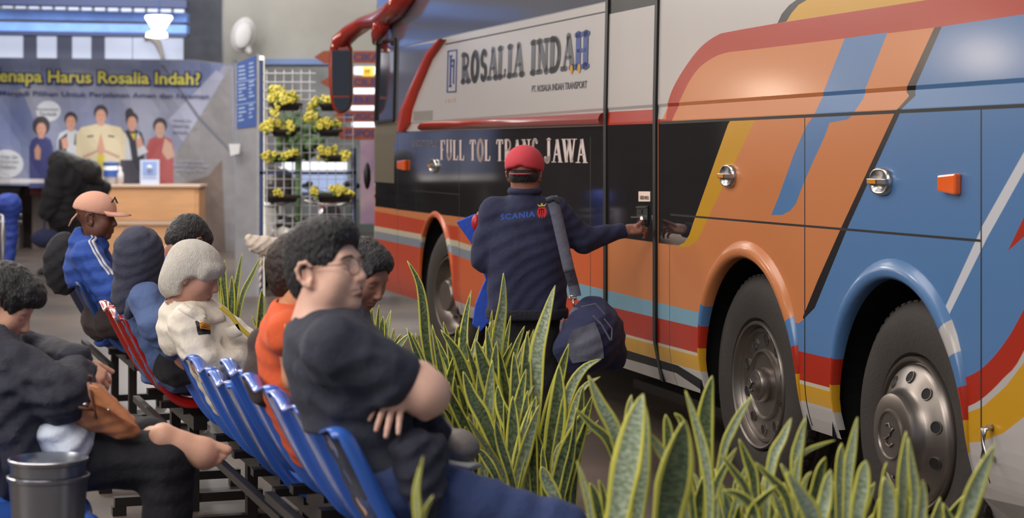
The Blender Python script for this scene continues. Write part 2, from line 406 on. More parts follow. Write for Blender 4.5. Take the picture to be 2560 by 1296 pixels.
def head_prims(c, M, s=1.0, ear=True, wide=1.0, full=False):
    c = Vector(c)
    def T(x, y, z): return c+M @ Vector((x*s*wide, y*s, z*s))
    P = [el(T(0, -.012, .03), (.076*s*wide, .096*s, .085*s), M, .02), el(T(0, .028, -.022), (.064*s*wide, .062*s, .085*s), M, .03),
         el(T(0, .03, -.068), (.052*s*wide, .05*s, .04*s), M, .03), el(T(0, .072, -.094), (.021*s, .016*s, .017*s), M, .025),
         rc(T(-.034, .072, .026), T(.034, .072, .026), .012*s, k=.02)]
    for sg in (-1, 1):
        P += [el(T(sg*.04, .058, -.028), (.026*s, .026*s, .03*s), M, .03), el(T(sg*.046, .012, -.062), (.022*s, .04*s, .03*s), M, .03)]
        P += [el(T(sg*.032, .094, .006), (.017*s, .014*s, .012*s), M, .014, sub=True)]
        P += [el(T(sg*.032, .074, .005), (.0165*s, .0135*s, .0115*s), M, .003)]
    P += [rc(T(0, .088, .012), T(0, .107, -.026), .0075*s, .0115*s, .012), el(T(0, .100, -.033), (.017*s, .012*s, .0085*s), M, .008)]
    for sg in (-1, 1): P.append(el(T(sg*.007, .105, -.041), (.004*s, .005*s, .0035*s), M, .004, sub=True))
    P += [el(T(0, .086, -.058), (.026*s, .014*s, .02*s), M, .014)]
    P += [rc(T(-.018, .088, -.0585), T(0, .0975, -.056), .0052*s, .0062*s, .003, lab=1), rc(T(.018, .088, -.0585), T(0, .0975, -.056), .0052*s, .0062*s, .003, lab=1),
          rc(T(-.014, .088, -.068), T(0, .0955, -.0695), .0055*s, .0072*s, .003, lab=1), rc(T(.014, .088, -.068), T(0, .0955, -.0695), .0055*s, .0072*s, .003, lab=1)]
    P += [rc(T(-.024, .09, -.0632), T(0, .108, -.0622), .0022*s, k=.004, sub=True), rc(T(.024, .09, -.0632), T(0, .108, -.0622), .0022*s, k=.004, sub=True)]
    if ear:
        for sg in (-1, 1):
            e = lambda y, z, o=0: T(sg*(.082+o), y, z)
            P.append(el(e(-.012, -.008, -.006), (.006*s, .017*s, .028*s), M, .008))
            rim = [(.006, .014, 0), (-.004, .026, .006), (-.02, .024, .011), (-.03, .008, .013), (-.027, -.014, .010), (-.015, -.032, .005), (-.004, -.036, 0), (.002, -.02, -.002)]
            for q, r_ in zip(rim, rim[1:]): P.append(rc(e(q[0], q[1], q[2]), e(r_[0], r_[1], r_[2]), .0052*s, k=.005))
            P.append(rc(e(-.013, -.03, .002), e(-.006, -.038, .0), .0075*s, k=.006))
            P.append(el(e(-.009, -.004, .010), (.009*s, .009*s, .014*s), M, .006, sub=True))
    return P, T
def eyes(parent, T, s=1.0):
    for sg in (-1, 1):
        b = MB(); c = T(sg*.032, .0782, .0045); b.ball(c, .0098*s, 0, 14)
        b.ball(T(sg*.032, .0835, .004), .0050*s, 1, 10)
        b.build('eye', [M_eye, M_iris], parent, smooth=True)
def hair_short(c, M, s=1.0, t=.014, front=.06, side=-.02):
    c = Vector(c)
    def T(x, y, z): return c+M @ Vector((x*s, y*s, z*s))
    return [el(T(0, -.014, .036), ((.076+t*.7)*s, (.096+t)*s, (.085+t)*s), M), el(T(0, -.06, -.02), (.062*s, .05*s, .06*s), M, .03),
            el(T(0, .045, .088), (.055*s, .045*s, .033*s), M, .03),
            el(T(0, .13, -.03), (.13*s, .095*s, .088*s), M, .012, sub=True),
            el(T(0, .10, .02), (.066*s, .05*s, .055*s), M, .012, sub=True),
            el(T(.098, .02, -.03), (.034*s, .05*s, .052*s), M, .012, sub=True), el(T(-.098, .02, -.03), (.034*s, .05*s, .052*s), M, .012, sub=True),
            el(T(0, -.02, -.125), (.12*s, .10*s, .055*s), M, .015, sub=True)]
def hand_prims(wr, d, n, side, curl=(25, 35, 30), s=1.0, spread=6, thumb=(.6, .5), kk=.007, lens=(1, 1, 1, 1)):
    # d: pointing direction, n: back-of-hand normal, side: +1 when the thumb lies on n x d
    d = Vector(d).normalized(); n = Vector(n); n = (n-d*n.dot(d)).normalized(); t = n.cross(d)*side
    wr = Vector(wr); P = []
    A = Matrix((t, d, n)).transposed()
    P.append(el(wr+d*.05*s, (.040*s, .050*s, .0155*s), A, .012)); P.append(rc(wr-d*.02*s, wr+d*.03*s, .023*s, .024*s, .015))
    offs = [.030, .010, -.010, -.029]; L = [.072, .080, .075, .058]; R = [.0092, .0095, .009, .0078]
    for i in range(4):
        b = wr+d*(.088-.006*abs(i-1))*s+t*offs[i]*s
        P.append(rc(wr+d*.04*s+t*offs[i]*.7*s, b, .013*s, .0108*s, .01))
        ang = 0; p = b; dd = (d+t*math.radians(spread)*(1.5-i)*.5).normalized(); ax = dd.cross(n).normalized()
        seg = [.46, .30, .24]
        for j in range(3):
            ang += curl[j]+i*2
            q = Matrix.Rotation(-math.radians(ang), 3, ax) @ dd
            e = p+q*L[i]*lens[i]*seg[j]*s; r0 = R[i]*(1-.1*j); P.append(rc(p, e, r0*s, r0*.9*s, .0025)); p = e
    tb = wr+d*.022*s+t*.028*s; td = (d*thumb[0]+t*thumb[1]-n*.35).normalized()
    P.append(rc(tb, tb+td*.04*s, .0145*s, .012*s, .012)); t2 = (td*.8+d*.4-n*.15).normalized()
    P.append(rc(tb+td*.04*s, tb+td*.04*s+t2*.03*s, .0115*s, .0098*s, .004)); P.append(rc(tb+td*.04*s+t2*.03*s, tb+td*.04*s+t2*.055*s, .0098*s, .0085*s, .003))
    return P
def limb(pts, rad, k=.025, inf=0, lab=0):
    return [rc(a, b, ra+inf, rb+inf, k, lab=lab) for (a, b), (ra, rb) in zip(zip(pts, pts[1:]), rad)]
M_eye = mat('eye_white', (225, 220, 215), .25); M_iris = mat('iris_dark', (40, 25, 18), .15)
M_nail = mat('lip', (150, 95, 85), .5)
# ---------------- bus ----------------
BA = 3.61; BT = 1352.0/F; BC = math.cos(math.atan(BT)); BD = Vector((-math.sin(math.atan(BT)), BC, 0)); BN = Vector((-BC, -math.sin(math.atan(BT)), 0))
LC = 17.48; RC = .42
def LZ(u, v):
    s = (u+72.0)/BA; return (F/s/BC, CH+(UH-v)/s)
def uL(u): return F*BA/(u+72.0)/BC
def inset(L, z):
    n = 0.0
    if z >= 1.862: n -= (z-1.862)*.022
    elif z > 1.845: n -= .007*(1.862-z)/.017
    elif z > 1.775: n -= .007*(z-1.775)/.07
    if z < .62: n -= .9*(.62-z)**2
    return n
def BW(L, z, n=0.0, ins=True):
    if ins: n += inset(L, z)
    if L <= LC: p = Vector((BA, 0, 0))+BD*L+BN*n
    else:
        a = (L-LC)/RC
        if a <= math.pi/2: p = Vector((BA, 0, 0))+BD*LC-BN*RC+(BN*math.cos(a)+BD*math.sin(a))*(RC+n)
        else: p = Vector((BA, 0, 0))+BD*(LC+RC+n)-BN*(RC+(a-math.pi/2)*RC)
    return Vector((p.x, p.y, z))
PB = dict(rough=.30, coat=.22, spec=.3)
m_white = mat('bus_white_paint', (172, 166, 163), **PB); m_or = mat('bus_orange_paint', (188, 116, 70), **PB)
m_blue = mat('bus_blue_paint', (76, 114, 160), **PB); m_red = mat('bus_red_paint', (158, 38, 20), **PB); m_yel = mat('bus_yellow_paint', (186, 138, 28), **PB)
m_blk = mat('bus_black_stripe', (24, 21, 25), .3, coat=.2, spec=.3); m_ltb = mat('bus_teal_stripe', (110, 150, 170), **PB)
m_gry = mat('bus_grey_diagonal', (190, 190, 196), **PB); m_ro = mat('bus_red_orange_paint', (178, 60, 30), **PB); m_ro2 = mat('bus_deep_orange_paint', (192, 88, 42), **PB)
m_cream = mat('bus_cream_stripe', (182, 172, 150), **PB); m_sgr = mat('bus_slate_stripe', (120, 128, 140), **PB)
m_gl = mat('bus_tinted_glass', (34, 33, 36), .05, spec=1.0, coat=1.0); m_upg = mat('bus_upper_glass', (92, 93, 104), .10, spec=.6, coat=.45)
m_seam = mat('black_rubber', (14, 13, 14), .5); m_chr = mat('chrome', (185, 182, 180), .26, 1); m_olive = mat('bus_olive', (95, 88, 70), .35)
m_grille = mat('vent_grey', (120, 116, 110), .5); m_und = mat('underbody_black', (12, 11, 11), .8)
bus = empty('bus', (BW(9, 0)-BN*1.2), 'double-deck coach in white, orange, blue and red parked along the right side', 'bus')
WHEELS = [(F/536.5/BC, .58, .60, .52), (7.35/BC, .555, .60, .515), (14.62/BC, .56, .59, .52)]
def earc(L, a, b, zc, z0, n=28, grow=0):     # arch outline, open at the bottom
    pts = [(L-a-grow, z0)]+[(L-(a+grow)*math.cos(math.pi*i/n), zc+(b+grow)*math.sin(math.pi*i/n)) for i in range(n+1)]+[(L+a+grow, z0)]
    return pts
Z0 = .40; ZT = 3.7; LR = 3.9; LF = LC+RC*math.pi/2+1.2
PO = []   # (points, material, part)
def sm(pts, k=6):
    out = []; n = len(pts)
    for i in range(n-1):
        p0, p1, p2, p3 = pts[max(i-1, 0)], pts[i], pts[i+1], pts[min(i+2, n-1)]
        for j in range(k):
            f = j/k; out.append(tuple(.5*((2*p1[q])+(p2[q]-p0[q])*f+(2*p0[q]-5*p1[q]+4*p2[q]-p3[q])*f*f+(3*p1[q]-p0[q]-3*p2[q]+p3[q])*f**3) for q in (0, 1)))
    return out+[pts[-1]]
def P(mt, pts, part='body', px=True):
    PO.append(([LZ(*p) for p in pts] if px else pts, mt, part))
def band(mt, ua, ub, z0a, z1a, z0b=None, z1b=None, part='body'):
    z0b = z0a if z0b is None else z0b; z1b = z1a if z1b is None else z1b
    P(mt, [(uL(ua), z0a), (uL(ub), z0b), (uL(ub), z1b), (uL(ua), z1a)], part, False)
P(m_white, [(LR, Z0), (LF, Z0), (LF, ZT), (LR, ZT)], 'body', False)
# lower side colour fields
P(m_blue, [(LR, .63), (uL(1960), .63), (uL(1960), ZT), (LR, ZT)], 'body', False)
P(m_or, [(2009, 799), (2037, 770), (2122, 563), (2255, 270), (2352, 64), (2400, -40), (1700, -40), (1650, 310), (1400, 300), (1400, 880), (1740, 880), (1760, 818), (1985, 818)])
P(m_white, [(1500, -60), (1500, 300), (1655, 300), (1681, 222), (1711, 168), (1748, 119), (1788, 89), (1822, 79), (1946, 57), (2311, 0), (2700, -60), (2700, -600), (1500, -600)])
P(m_yel, [(1962, 54), (1975, 32), (1992, 12), (2012, 0), (2030, -14), (2100, -60), (2800, -120), (2700, -62), (2311, 0)])
P(m_blk, [(1940, 58), (1950, 35), (1968, 13), (1990, -3), (2010, -16), (2060, -60), (2105, -60), (2030, -14), (2012, 0), (1992, 12), (1975, 32), (1962, 54)])
P(m_ro, [(uL(1500), Z0), (LF, Z0), (LF, 1.14), (uL(1500), 1.14)], 'body', False)
P(m_ro2, [(uL(1400), Z0), (uL(1145), Z0), (uL(1145), .9), (uL(1145), 1.14), (uL(1400), 1.14)], 'body', False)
P(m_or, [(uL(1230), 1.14), (uL(1230), 1.05), (uL(1145), 1.06), (uL(930), 1.09), (LF, 1.09), (LF, 1.14)], 'body', False)
P(m_ro2, [(uL(1515), .74), (uL(1420), .74), (uL(1420), 1.14), (uL(1515), 1.14)], 'body', False)
P(m_or, [(uL(1515), .7), (uL(1515), 1.14), (uL(1642), 1.14), (uL(1642), .7)], 'body', False)
P(m_red, sm([(1664, 298), (1667, 269), (1681, 222), (1711, 168), (1748, 119), (1788, 89), (1822, 79), (1946, 57)])+[(2311, 0), (2700, -62), (2700, 14), (2560, 35), (2341, 68), (2109, 96)]+sm([(1860, 126), (1817, 131), (1783, 143), (1748, 168), (1723, 202), (1704, 242), (1689, 277), (1680, 301), (1676, 310)])+[(1645, 311), (1645, 298)])
P(m_blk, [(2333, 69), (2352, 66), (2284, 228), (2286, 239), (2255, 272), (2122, 563), (2037, 770), (2009, 799), (2007, 793), (2045, 700), (2106, 563), (2237, 281), (2270, 240), (2262, 229)])
P(m_blue, [(2109, 96), (2216, 81), (2158, 237), (2156, 246), (2131, 289), (2118, 299), (2074, 307), (2062, 341), (2030, 410), (2005, 469), (1990, 509), (1975, 528), (1955, 538), (1928, 538), (1946, 494), (1985, 385), (2015, 316), (2035, 289), (2050, 250), (2054, 242)])
# stripes low on the side
band(m_ltb, 1436, 2075, .73, .83, .74, .80); band(m_blue, 1966, 2110, .73, .86)
band(m_red, 1515, 2110, .60, .735, .615, .74); band(m_cream, 1515, 2110, .585, .603, .60, .617); band(m_yel, 1515, 2110, .515, .588, .525, .60)
P(m_white, [(uL(1515), Z0), (uL(2110), Z0), (uL(2110), .527), (uL(1745), .52), (uL(1515), .50)], 'body', False)
P(m_und, [(uL(1440), .44), (uL(1440), .50), (uL(1515), .515), (uL(1690), .515), (uL(1752), .47), (uL(1752), .415), (uL(1735), .42), (uL(1682), .47), (uL(1515), .46)], 'body', False)
P(m_white, [(uL(1130), Z0), (uL(1515), Z0), (uL(1515), .46), (uL(1130), .50)], 'body', False)
band(m_cream, 930, 1145, .91, .955); P(m_cream, [(LF, .91), (uL(930), .91), (uL(930), .955), (LF, .955)], 'body', False)
band(m_sgr, 930, 1145, .845, .91); P(m_sgr, [(LF, .845), (uL(930), .845), (uL(930), .91), (LF, .91)], 'body', False)
band(m_cream, 1145, 1300, .905, .95, .865, .90); band(m_sgr, 1145, 1300, .84, .905, .79, .865)
band(m_ltb, 1300, 1436, .79, .865, .73, .83)
# rear curved stripes
P(m_white, [(2380, 1130), (2412, 1107), (2452, 1105), (2509, 1083), (2560, 1043), (2700, 860), (2700, 1700), (2380, 1400)])
P(m_yel, [(2385, 1043), (2407, 1037), (2458, 1017), (2515, 966), (2560, 907), (2680, 640), (2720, 560), (2720, 800), (2560, 1043), (2509, 1083), (2452, 1105), (2412, 1108), (2385, 1110)])
P(m_white, [(2385, 1030), (2404, 1023), (2452, 1000), (2509, 946), (2560, 878), (2680, 600), (2720, 520), (2720, 560), (2680, 640), (2560, 907), (2515, 966), (2458, 1017), (2407, 1037), (2385, 1043)])
P(m_red, sm([(2385, 956), (2393, 952), (2452, 924), (2509, 861), (2560, 773), (2660, 560), (2720, 400)], 4)+sm([(2720, 520), (2680, 600), (2560, 878), (2509, 946), (2452, 1000), (2404, 1023), (2385, 1030)], 4))
P(m_gry, [(2353, 790), (2358, 779), (2457, 563), (2560, 380), (2620, 270), (2650, 280), (2560, 430), (2469, 593), (2373, 787), (2366, 800)])
P(m_red, [(2519, 629), (2560, 543), (2640, 400), (2660, 440), (2560, 592)])
# front upper part
P(m_upg, [(uL(1516), ZT-.25), (LF, ZT-.25), (LF, 1.14), (uL(1000), 1.14), (uL(1000), 1.7), LZ(994, 117), LZ(1516, 2)], 'upper_window', False)
P(m_white, [(994, 119), (1111, 99), (1516, 4), (1516, 316), (1003, 328), (996, 200)])
P(m_upg, [(994, 119), (1111, 102), (1079, 148), (1046, 230), (1031, 274), (1027, 307), (1003, 328), (994, 328)], 'driver_window')
P(m_seam, [(1109, 113), (1109, 109), (1516, 26), (1516, 30)])
P(m_chr, [(985, 119), (1516, 2), (1516, 5), (985, 122)])
P(m_grille, [(1033, 279), (1082, 276), (1082, 301), (1033, 303)], 'air_vent')
P(m_olive, [(uL(934), 1.13), (uL(990), 1.13), (uL(990), 1.9), (uL(934), 1.9)], 'driver_window', False)
P(m_gl, [(uL(932), 1.13), (uL(1003), 1.13), (uL(1003), 1.7), (uL(985), 1.7), (uL(985), 1.35), (uL(932), 1.35)], 'lower_window', False)
P(m_gl, [(940, 305), (942, 110), (986, 98), (986, 300)], 'driver_window')
P(m_gl, [(990, 330), (1050, 328), (1507, 315), (1516, 315), (1516, 600), (uL(1516), 1.13), (LF, 1.13), (LF, 1.14), (uL(990), 1.14)][:5] and [(990, 330), (1050, 328), (1507, 315), (1516, 315), (1516, 586), (990, 524)], 'lower_window')
P(m_red, [(1057, 307), (1509, 281), (1509, 314), (1048, 326)])
# door
P(m_white, [(1516, -400), (1642, -400), (1642, 300), (1516, 300)], 'door')
P(m_seam, [(1516, -6), (1642, -28), (1642, 10), (1516, 36)], 'door'); 
P(m_gl, [(1516, -400), (1642, -400), (1642, -28), (1516, -6)], 'upper_window')
P(m_red, [(1516, 280), (1642, 273), (1642, 309), (1516, 313)], 'door')
P(m_gl, [(1516, 313), (1642, 309), (1642, 607), (1516, 590)], 'door')
P(m_gl, [(1646, 309), (1825, 303), (1820, 311), (1738, 543), (1723, 588), (1711, 607), (1696, 614), (1674, 612), (1646, 608)], 'lower_window')
P(m_yel, [(1825, 303), (1888, 300), (1773, 538), (1758, 573), (1743, 602), (1723, 617), (1705, 619), (1696, 614), (1711, 607), (1723, 588), (1738, 543), (1820, 311)])
# seams
def seam(a, b, wd=.006, px=True):
    a = LZ(*a) if px else a; b = LZ(*b) if px else b
    d = Vector(b)-Vector(a); n = Vector((-d.y, d.x)).normalized()*wd
    P(m_seam, [(a[0]+n.x, a[1]+n.y), (a[0]-n.x, a[1]-n.y), (b[0]-n.x, b[1]-n.y), (b[0]+n.x, b[1]+n.y)], 'body', False)
seam((uL(1650), 1.762), (LR, 1.768), .007, False)
seam((uL(1676), 1.286), (uL(2453), 1.289), .005, False)
for u, za, zb in ((2012, 1.76, .42), (2453, 1.765, .42), (1148, 1.69, Z0), (1476, 1.7, Z0), (994, 2.5, Z0)):
    seam((uL(u), za), (uL(u), zb), .005, False)
seam((uL(1674), 1.13), (uL(1674), Z0), .003, False)
seam((uL(1040), 1.69), (uL(1040), 1.14), .003, False)
seam((uL(1030), 1.30), (uL(1148), 1.30), .003, False)
seam((uL(2640), 1.765), (uL(2640), .42), .005, False)
holes = [earc(L, a, b, zc, Z0-.05) for L, a, b, zc in WHEELS]
lines = [((LR, z), (LF, z)) for z in (1.862, 1.845, 1.775, .62, .56, .51, .46)]+[((LC+RC*math.pi/2*i/7, Z0), (LC+RC*math.pi/2*i/7, ZT)) for i in range(8)]
v, fc, ids = paint([(p, i) for i, (p, _, _) in enumerate(PO)], holes, lines)
bmats = []; byp = {}
for q, i in zip(fc, ids): byp.setdefault(PO[i][2], []).append((q, PO[i][1]))
for part, lst in byp.items():
    use = {}; vv = []; ff = []; ms = []; mi = []
    for q, m in lst:
        for k in q:
            if k not in use: use[k] = len(vv); vv.append(BW(v[k][0], v[k][1], 0))
        if m not in ms: ms.append(m)
        ff.append(tuple(use[k] for k in q)[::-1]); mi.append(ms.index(m))
    o = mk({'body': 'side_panel', 'door': 'entrance_door'}.get(part, part), vv, ff, ms, bus, mi)
# bulk of the body behind the painted side
b = MB()
def bbox(b, L0, L1, z0, z1, n0, n1, mi=0):
    b.obox(BW((L0+L1)/2, 0, 0, False)*1+Vector((0, 0, (z0+z1)/2))+BN*((n0+n1)/2), [BD, (0, 0, 1), BN], [(L1-L0)/2, (z1-z0)/2, abs(n1-n0)/2], mi)
bbox(b, LR, LC, 1.30, 3.62, -2.45, -.16, 0); bbox(b, LR, LC-.2, .42, 1.30, -2.45, -.85, 1); bbox(b, LR, LC, .36, .44, -2.4, -.5, 1)
b.build('body_shell', [m_white, m_und], bus)
for L, a, bb_, zc in WHEELS:
    b = MB(); pts = earc(L, a+.04, bb_+.04, zc, Z0)
    n = len(pts); vv = [BW(p[0], p[1], -.02, False) for p in pts]+[BW(p[0], p[1], -.85, False) for p in pts]
    b.add(vv, [(i, i+1, n+i+1, n+i) for i in range(n-1)]); b.build('wheel_well', m_und, bus)
    # arch lip
    n = 32; path = [(L-a*math.cos(math.pi*i/n), zc+bb_*math.sin(math.pi*i/n)) for i in range(n+1)]
    path = [(L-a, .44)]+path+[(L+a, .44)]
    prof = [(-.004, -.03), (-.004, .016), (.012, .03), (.035, .03), (.06, .018), (.078, -.004)]
    if L > 12: prof = [(x*.6, y*.6) for x, y in prof]
    vv = []; k = len(prof)
    for i, p in enumerate(path):
        o = (Vector(path[min(i+1, len(path)-1)])-Vector(path[max(i-1, 0)])).normalized(); nn = Vector((-o.y, o.x))
        tp = min(1, max(.06, (p[1]-.50)/.42))
        for g, h in prof: vv.append(BW(p[0]+nn.x*g*(tp if g > 0 else 1), p[1]+nn.y*g*(tp if g > 0 else 1), (h if h < 0 else h*(.15+.85*tp))+inset(L, p[1]), False))
    ff = []; mi = []
    for i in range(len(path)-1):
        for j in range(k-1):
            ff.append((i*k+j, i*k+j+1, (i+1)*k+j+1, (i+1)*k+j))
            x, z = (path[i][0]+path[i+1][0])/2, (path[i][1]+path[i+1][1])/2
            if L > 12: c = 0 if z > .95 else (3 if z > .9 else (4 if z > .85 else 0))
            elif L > 8.8: c = (2 if z > .83 else 1) if x > L else (2 if z > .84 else 1)
            else: c = 1
            if L < 8.8 and x < L and .86 < z < .945: c = 5
            if L < 12 and z < .735: c = 6
            if L < 12 and z < .615: c = 7
            if L < 12 and z < .527: c = 5
            mi.append(c)
    mk('wheel_arch_trim', vv, ff, [m_ro2, m_blue, m_or, m_cream, m_sgr, m_white, m_red, m_yel], bus, mi, smooth=True)
# wheels
m_tyre = mat('tyre_rubber', (44, 38, 35), .75, bump=.15, bscale=60, var=.12, vscale=5); m_alu = mat('wheel_steel', (132, 124, 118), .36, .92, bump=.03, bscale=12); m_hole = mat('hand_hole_dark', (16, 15, 15), .8)
def wheel(L, zc, nrm, kind, nout=-.03, ax=None):
    ax = ax or BN; c = BW(L, zc, nout-.28, False)
    r = empty('wheel', c); r.parent = bus; r.matrix_parent_inverse = Matrix.Translation(bus.location).inverted()
    def add(mb, name, m, **k):
        o = mb.build(name, m, None, **k); o.parent = r; o.matrix_parent_inverse = (Matrix.Translation(r.location)).inverted()
    r0 = Matrix.Identity(3)
    t = MB(); t.lathe([(.30, .0), (.30, .235), (.315, .262), (.36, .272), (.43, .272), (.475, .262), (.5, .245), (.513, .225), (.513, .20), (.507, .195), (.507, .17), (.514, .165), (.514, .11), (.507, .105), (.507, .08), (.514, .075), (.514, -.03), (.3, -.03)], c, ax, 72)
    for k in range(60):
        a = 2*math.pi*k/60; a1 = ax.cross(Vector((0, 0, 1))).normalized(); b1 = ax.cross(a1); d = a1*math.cos(a)+b1*math.sin(a)
        t.obox(c+d*.511+ax*.214, [d, d.cross(ax), ax], [.006, .016, .02])
    add(t, 'tyre', [m_tyre], autosmooth=True)
    g = MB()
    if kind == 'flat':
        g.lathe([(.297, .20), (.300, .255), (.292, .268), (.283, .262), (.276, .235), (.268, .225), (.262, .236), (.252, .236), (.245, .222), (.20, .222), (.168, .222), (.163, .236), (.155, .238), (.148, .226), (.08, .226), (.077, .262), (.07, .272), (.05, .276), (.046, .29), (.0, .294)], c, ax, 72)
        hr, hh, hn = .213, .223, 10
    elif kind == 'dome':
        g.lathe([(.297, .20), (.300, .262), (.292, .275), (.283, .27), (.277, .25), (.270, .252), (.262, .268), (.25, .275), (.215, .295), (.185, .31), (.172, .322), (.166, .345), (.158, .362), (.145, .368), (.10, .372), (.097, .379), (.09, .380), (.086, .374), (.0, .376)], c, ax, 72)
        hr, hh, hn = .222, .291, 10
    else:
        g.lathe([(.297, .20), (.300, .262), (.292, .275), (.283, .27), (.272, .22), (.255, .18), (.235, .165), (.19, .165), (.165, .19), (.15, .235), (.125, .25), (.12, .29), (.11, .305), (.0, .31)], c, ax, 64)
        hr, hh, hn = .218, .168, 10
    add(g, 'rim', [m_alu], autosmooth=True)
    a1 = ax.cross(Vector((0, 0, 1))).normalized(); b1 = ax.cross(a1)
    for k in range(hn):
        a = 2*math.pi*(k+.4)/hn; d = a1*math.cos(a)+b1*math.sin(a)
        h = MB(); h.lathe([(.0, .0035), (.0205, .0035), (.021, .004)], c+d*hr+ax*(hh-.0), (ax*1.0+d*(.55 if kind == 'dome' else 0)).normalized(), 20, 0)
        h.lathe([(.021, .0), (.0225, .006), (.025, .006), (.026, .0)], c+d*hr+ax*hh, (ax*1.0+d*(.55 if kind == 'dome' else 0)).normalized(), 20, 1); add(h, 'hand_hole', [m_hole, m_alu], autosmooth=True)
    if kind == 'open':
        for k in range(10):
            a = 2*math.pi*k/10; d = a1*math.cos(a)+b1*math.sin(a); h = MB(); h.lathe([(.014, .16), (.014, .215), (.0, .22)], c+d*.178, ax, 8, 0); add(h, 'wheel_nut', [m_alu])
    if kind != 'open':
        e = MB(); hh2 = .296 if kind == 'flat' else .378
        sc = .6 if kind == 'flat' else 1
        pts = [(-.03, .03), (-.005, .045), (.02, .035), (.015, .01), (-.01, .0), (-.02, -.02), (.0, -.045), (.03, -.035)]
        e.tube([c+ax*hh2+a1*x*sc+b1*y*sc for x, y in pts], .004, 6); e.tube([c+ax*hh2+a1*x*sc+b1*y*sc for x, y in [(-.035, -.03), (-.01, -.01), (.02, .015), (.04, .02)]], .0035, 6)
        add(e, 'hub_emblem', [m_alu], smooth=True)
wheel(F/536.5/BC, .52, BN, 'flat', -.04); wheel(7.27/BC, .515, BN, 'dome', -.03)
wheel(14.36/BC, .52, BN, 'open', -.02, (Matrix.Rotation(math.radians(9), 3, 'Z') @ BN))
# door posts and gaskets
for u, wd, zt, zb, pr in ((1516, .022, 3.4, .44, .012), (1641, .020, 3.4, .40, .014)):
    b = MB()
    for z0, z1 in ((zb, .62), (.62, 1.765), (1.765, 1.862), (1.862, 2.4), (2.4, 3.4)):
        pts = [BW(uL(u)-wd, z0, 0), BW(uL(u)+wd, z0, 0), BW(uL(u)+wd, z1, 0), BW(uL(u)-wd, z1, 0)]; b.prism(pts, BN*pr)
    b.build('door_gasket', [m_seam], bus)
b = MB()   # moulding ledge and red rail over the low windows
def rail(pts, h, m):
    n = len(pts)//2
for (ua, va, vb), (uc, vc, vd) in [(((1057), 307, 326), ((1509), 281, 314))]:
    A = LZ(ua, va); B_ = LZ(ua-6, vb); C = LZ(uc, vc); D = LZ(uc, vd)
    prof = [(0, 0), (.15, .022), (.5, .034), (.85, .026), (1, 0)]
    vv = []
    for (T, Bt) in ((A, B_), (C, D)):
        for t, h in prof: vv.append(BW(T[0]+(Bt[0]-T[0])*t, T[1]+(Bt[1]-T[1])*t, 0, False)+BN*h)
    k = len(prof); b.add(vv, [(j, j+1, k+j+1, k+j) for j in range(k-1)]+[tuple(range(k)), tuple(range(2*k-1, k-1, -1))])
b.build('red_rail', [m_red], bus, smooth=True)
b = MB()   # red slanted pillar bar
pa = [(1101, 97), (1068, 130), (1027, 222), (1003, 278), (996, 311), (998, 329)]; pb_ = [(1112, 99), (1079, 148), (1046, 230), (1031, 274), (1027, 307), (1014, 329)]
vv = []
for a, c in zip(pa, pb_):
    A = LZ(*a); C = LZ(*c)
    for t, h in ((0, 0), (.1, .03), (.5, .045), (.9, .035), (1, 0)): vv.append(BW(A[0]+(C[0]-A[0])*t, A[1]+(C[1]-A[1])*t, 0)+BN*h)
b.add(vv, [(i*5+j, i*5+j+1, i*5+5+j+1, i*5+5+j) for i in range(5) for j in range(4)]); b.build('slanted_pillar', [m_red], bus, smooth=True)
# lettering
def onbus(uA, uB, zA0, zA1, zB0, zB1, off=.0025):
    LA, LB = uL(uA), uL(uB)
    def f(x, y):
        L = LA+(LB-LA)*x; z0 = zA0+(zB0-zA0)*x; z1 = zA1+(zB1-zA1)*x; z = z0+(z1-z0)*y
        return BW(L, z, 0)+BN*off
    return f
m_lg = mat('letter_slate', (82, 80, 84), .3, coat=.4); m_lb = mat('letter_blue', (40, 66, 130), .3, coat=.4); m_lt = mat('letter_pale', (200, 182, 178), .45); m_dk = mat('letter_dark', (50, 46, 50), .5)
def subset(g, f): return (g[0], [q for q, o in zip(g[1], g[2]) if f(o)])
g = glyph_text('ROSALIA INDAH', th=.25, serif=.24, asp=.62, st=.17, gap=.10)
fn = onbus(1150, 1472, 2.108, 2.352, 2.094, 2.333)
put_letters('company_letter', g, fn, [m_lg], bus, g[2], lambda o: o != 12)
put_letters('company_letter', g, onbus(1150, 1472, 2.108, 2.352, 2.094, 2.333, .004), [m_lb], bus, g[2], lambda o: o == 12)
b = MB()
for uc in (1428, 1447):
    c = BW(uL(uc), 2.108, .004); b = MB(); b.prism([c+BD*.028*math.cos(t)+Vector((0, 0, .028*math.sin(t))) for t in [2*math.pi*i/20 for i in range(20)]], BN*.001); b.build('yellow_dot', [m_yel], bus)
put_text('company_line', text_mesh('PT. ROSALIA INDAH TRANSPORT', .02), onbus(1329, 1467, 1.998, 2.040, 1.987, 2.031), [m_dk], bus)
put_text('year_digits', text_mesh('1717', .02, spacing=1.6), onbus(1113, 1139, 1.985, 2.015, 1.985, 2.015), [mat('letter_tan', (180, 140, 100), .5)], bus)
b = MB()
f0 = onbus(1116, 1140, 2.065, 2.385, 2.06, 2.38)
def fr(x0, y0, x1, y1): b.prism([f0(x0, y0), f0(x1, y0), f0(x1, y1), f0(x0, y1)], BN*.001)
for q in ((0, 0, .09, 1), (.91, 0, 1, 1), (0, 0, 1, .03), (0, .97, 1, 1), (.27, .15, .42, .85), (.27, .72, .75, .78), (.62, .2, .74, .78), (.4, .6, .62, .65), (.2, .13, .5, .17), (.2, .84, .5, .88)): fr(*q)
b.build('logo_mark', [m_lb], bus)
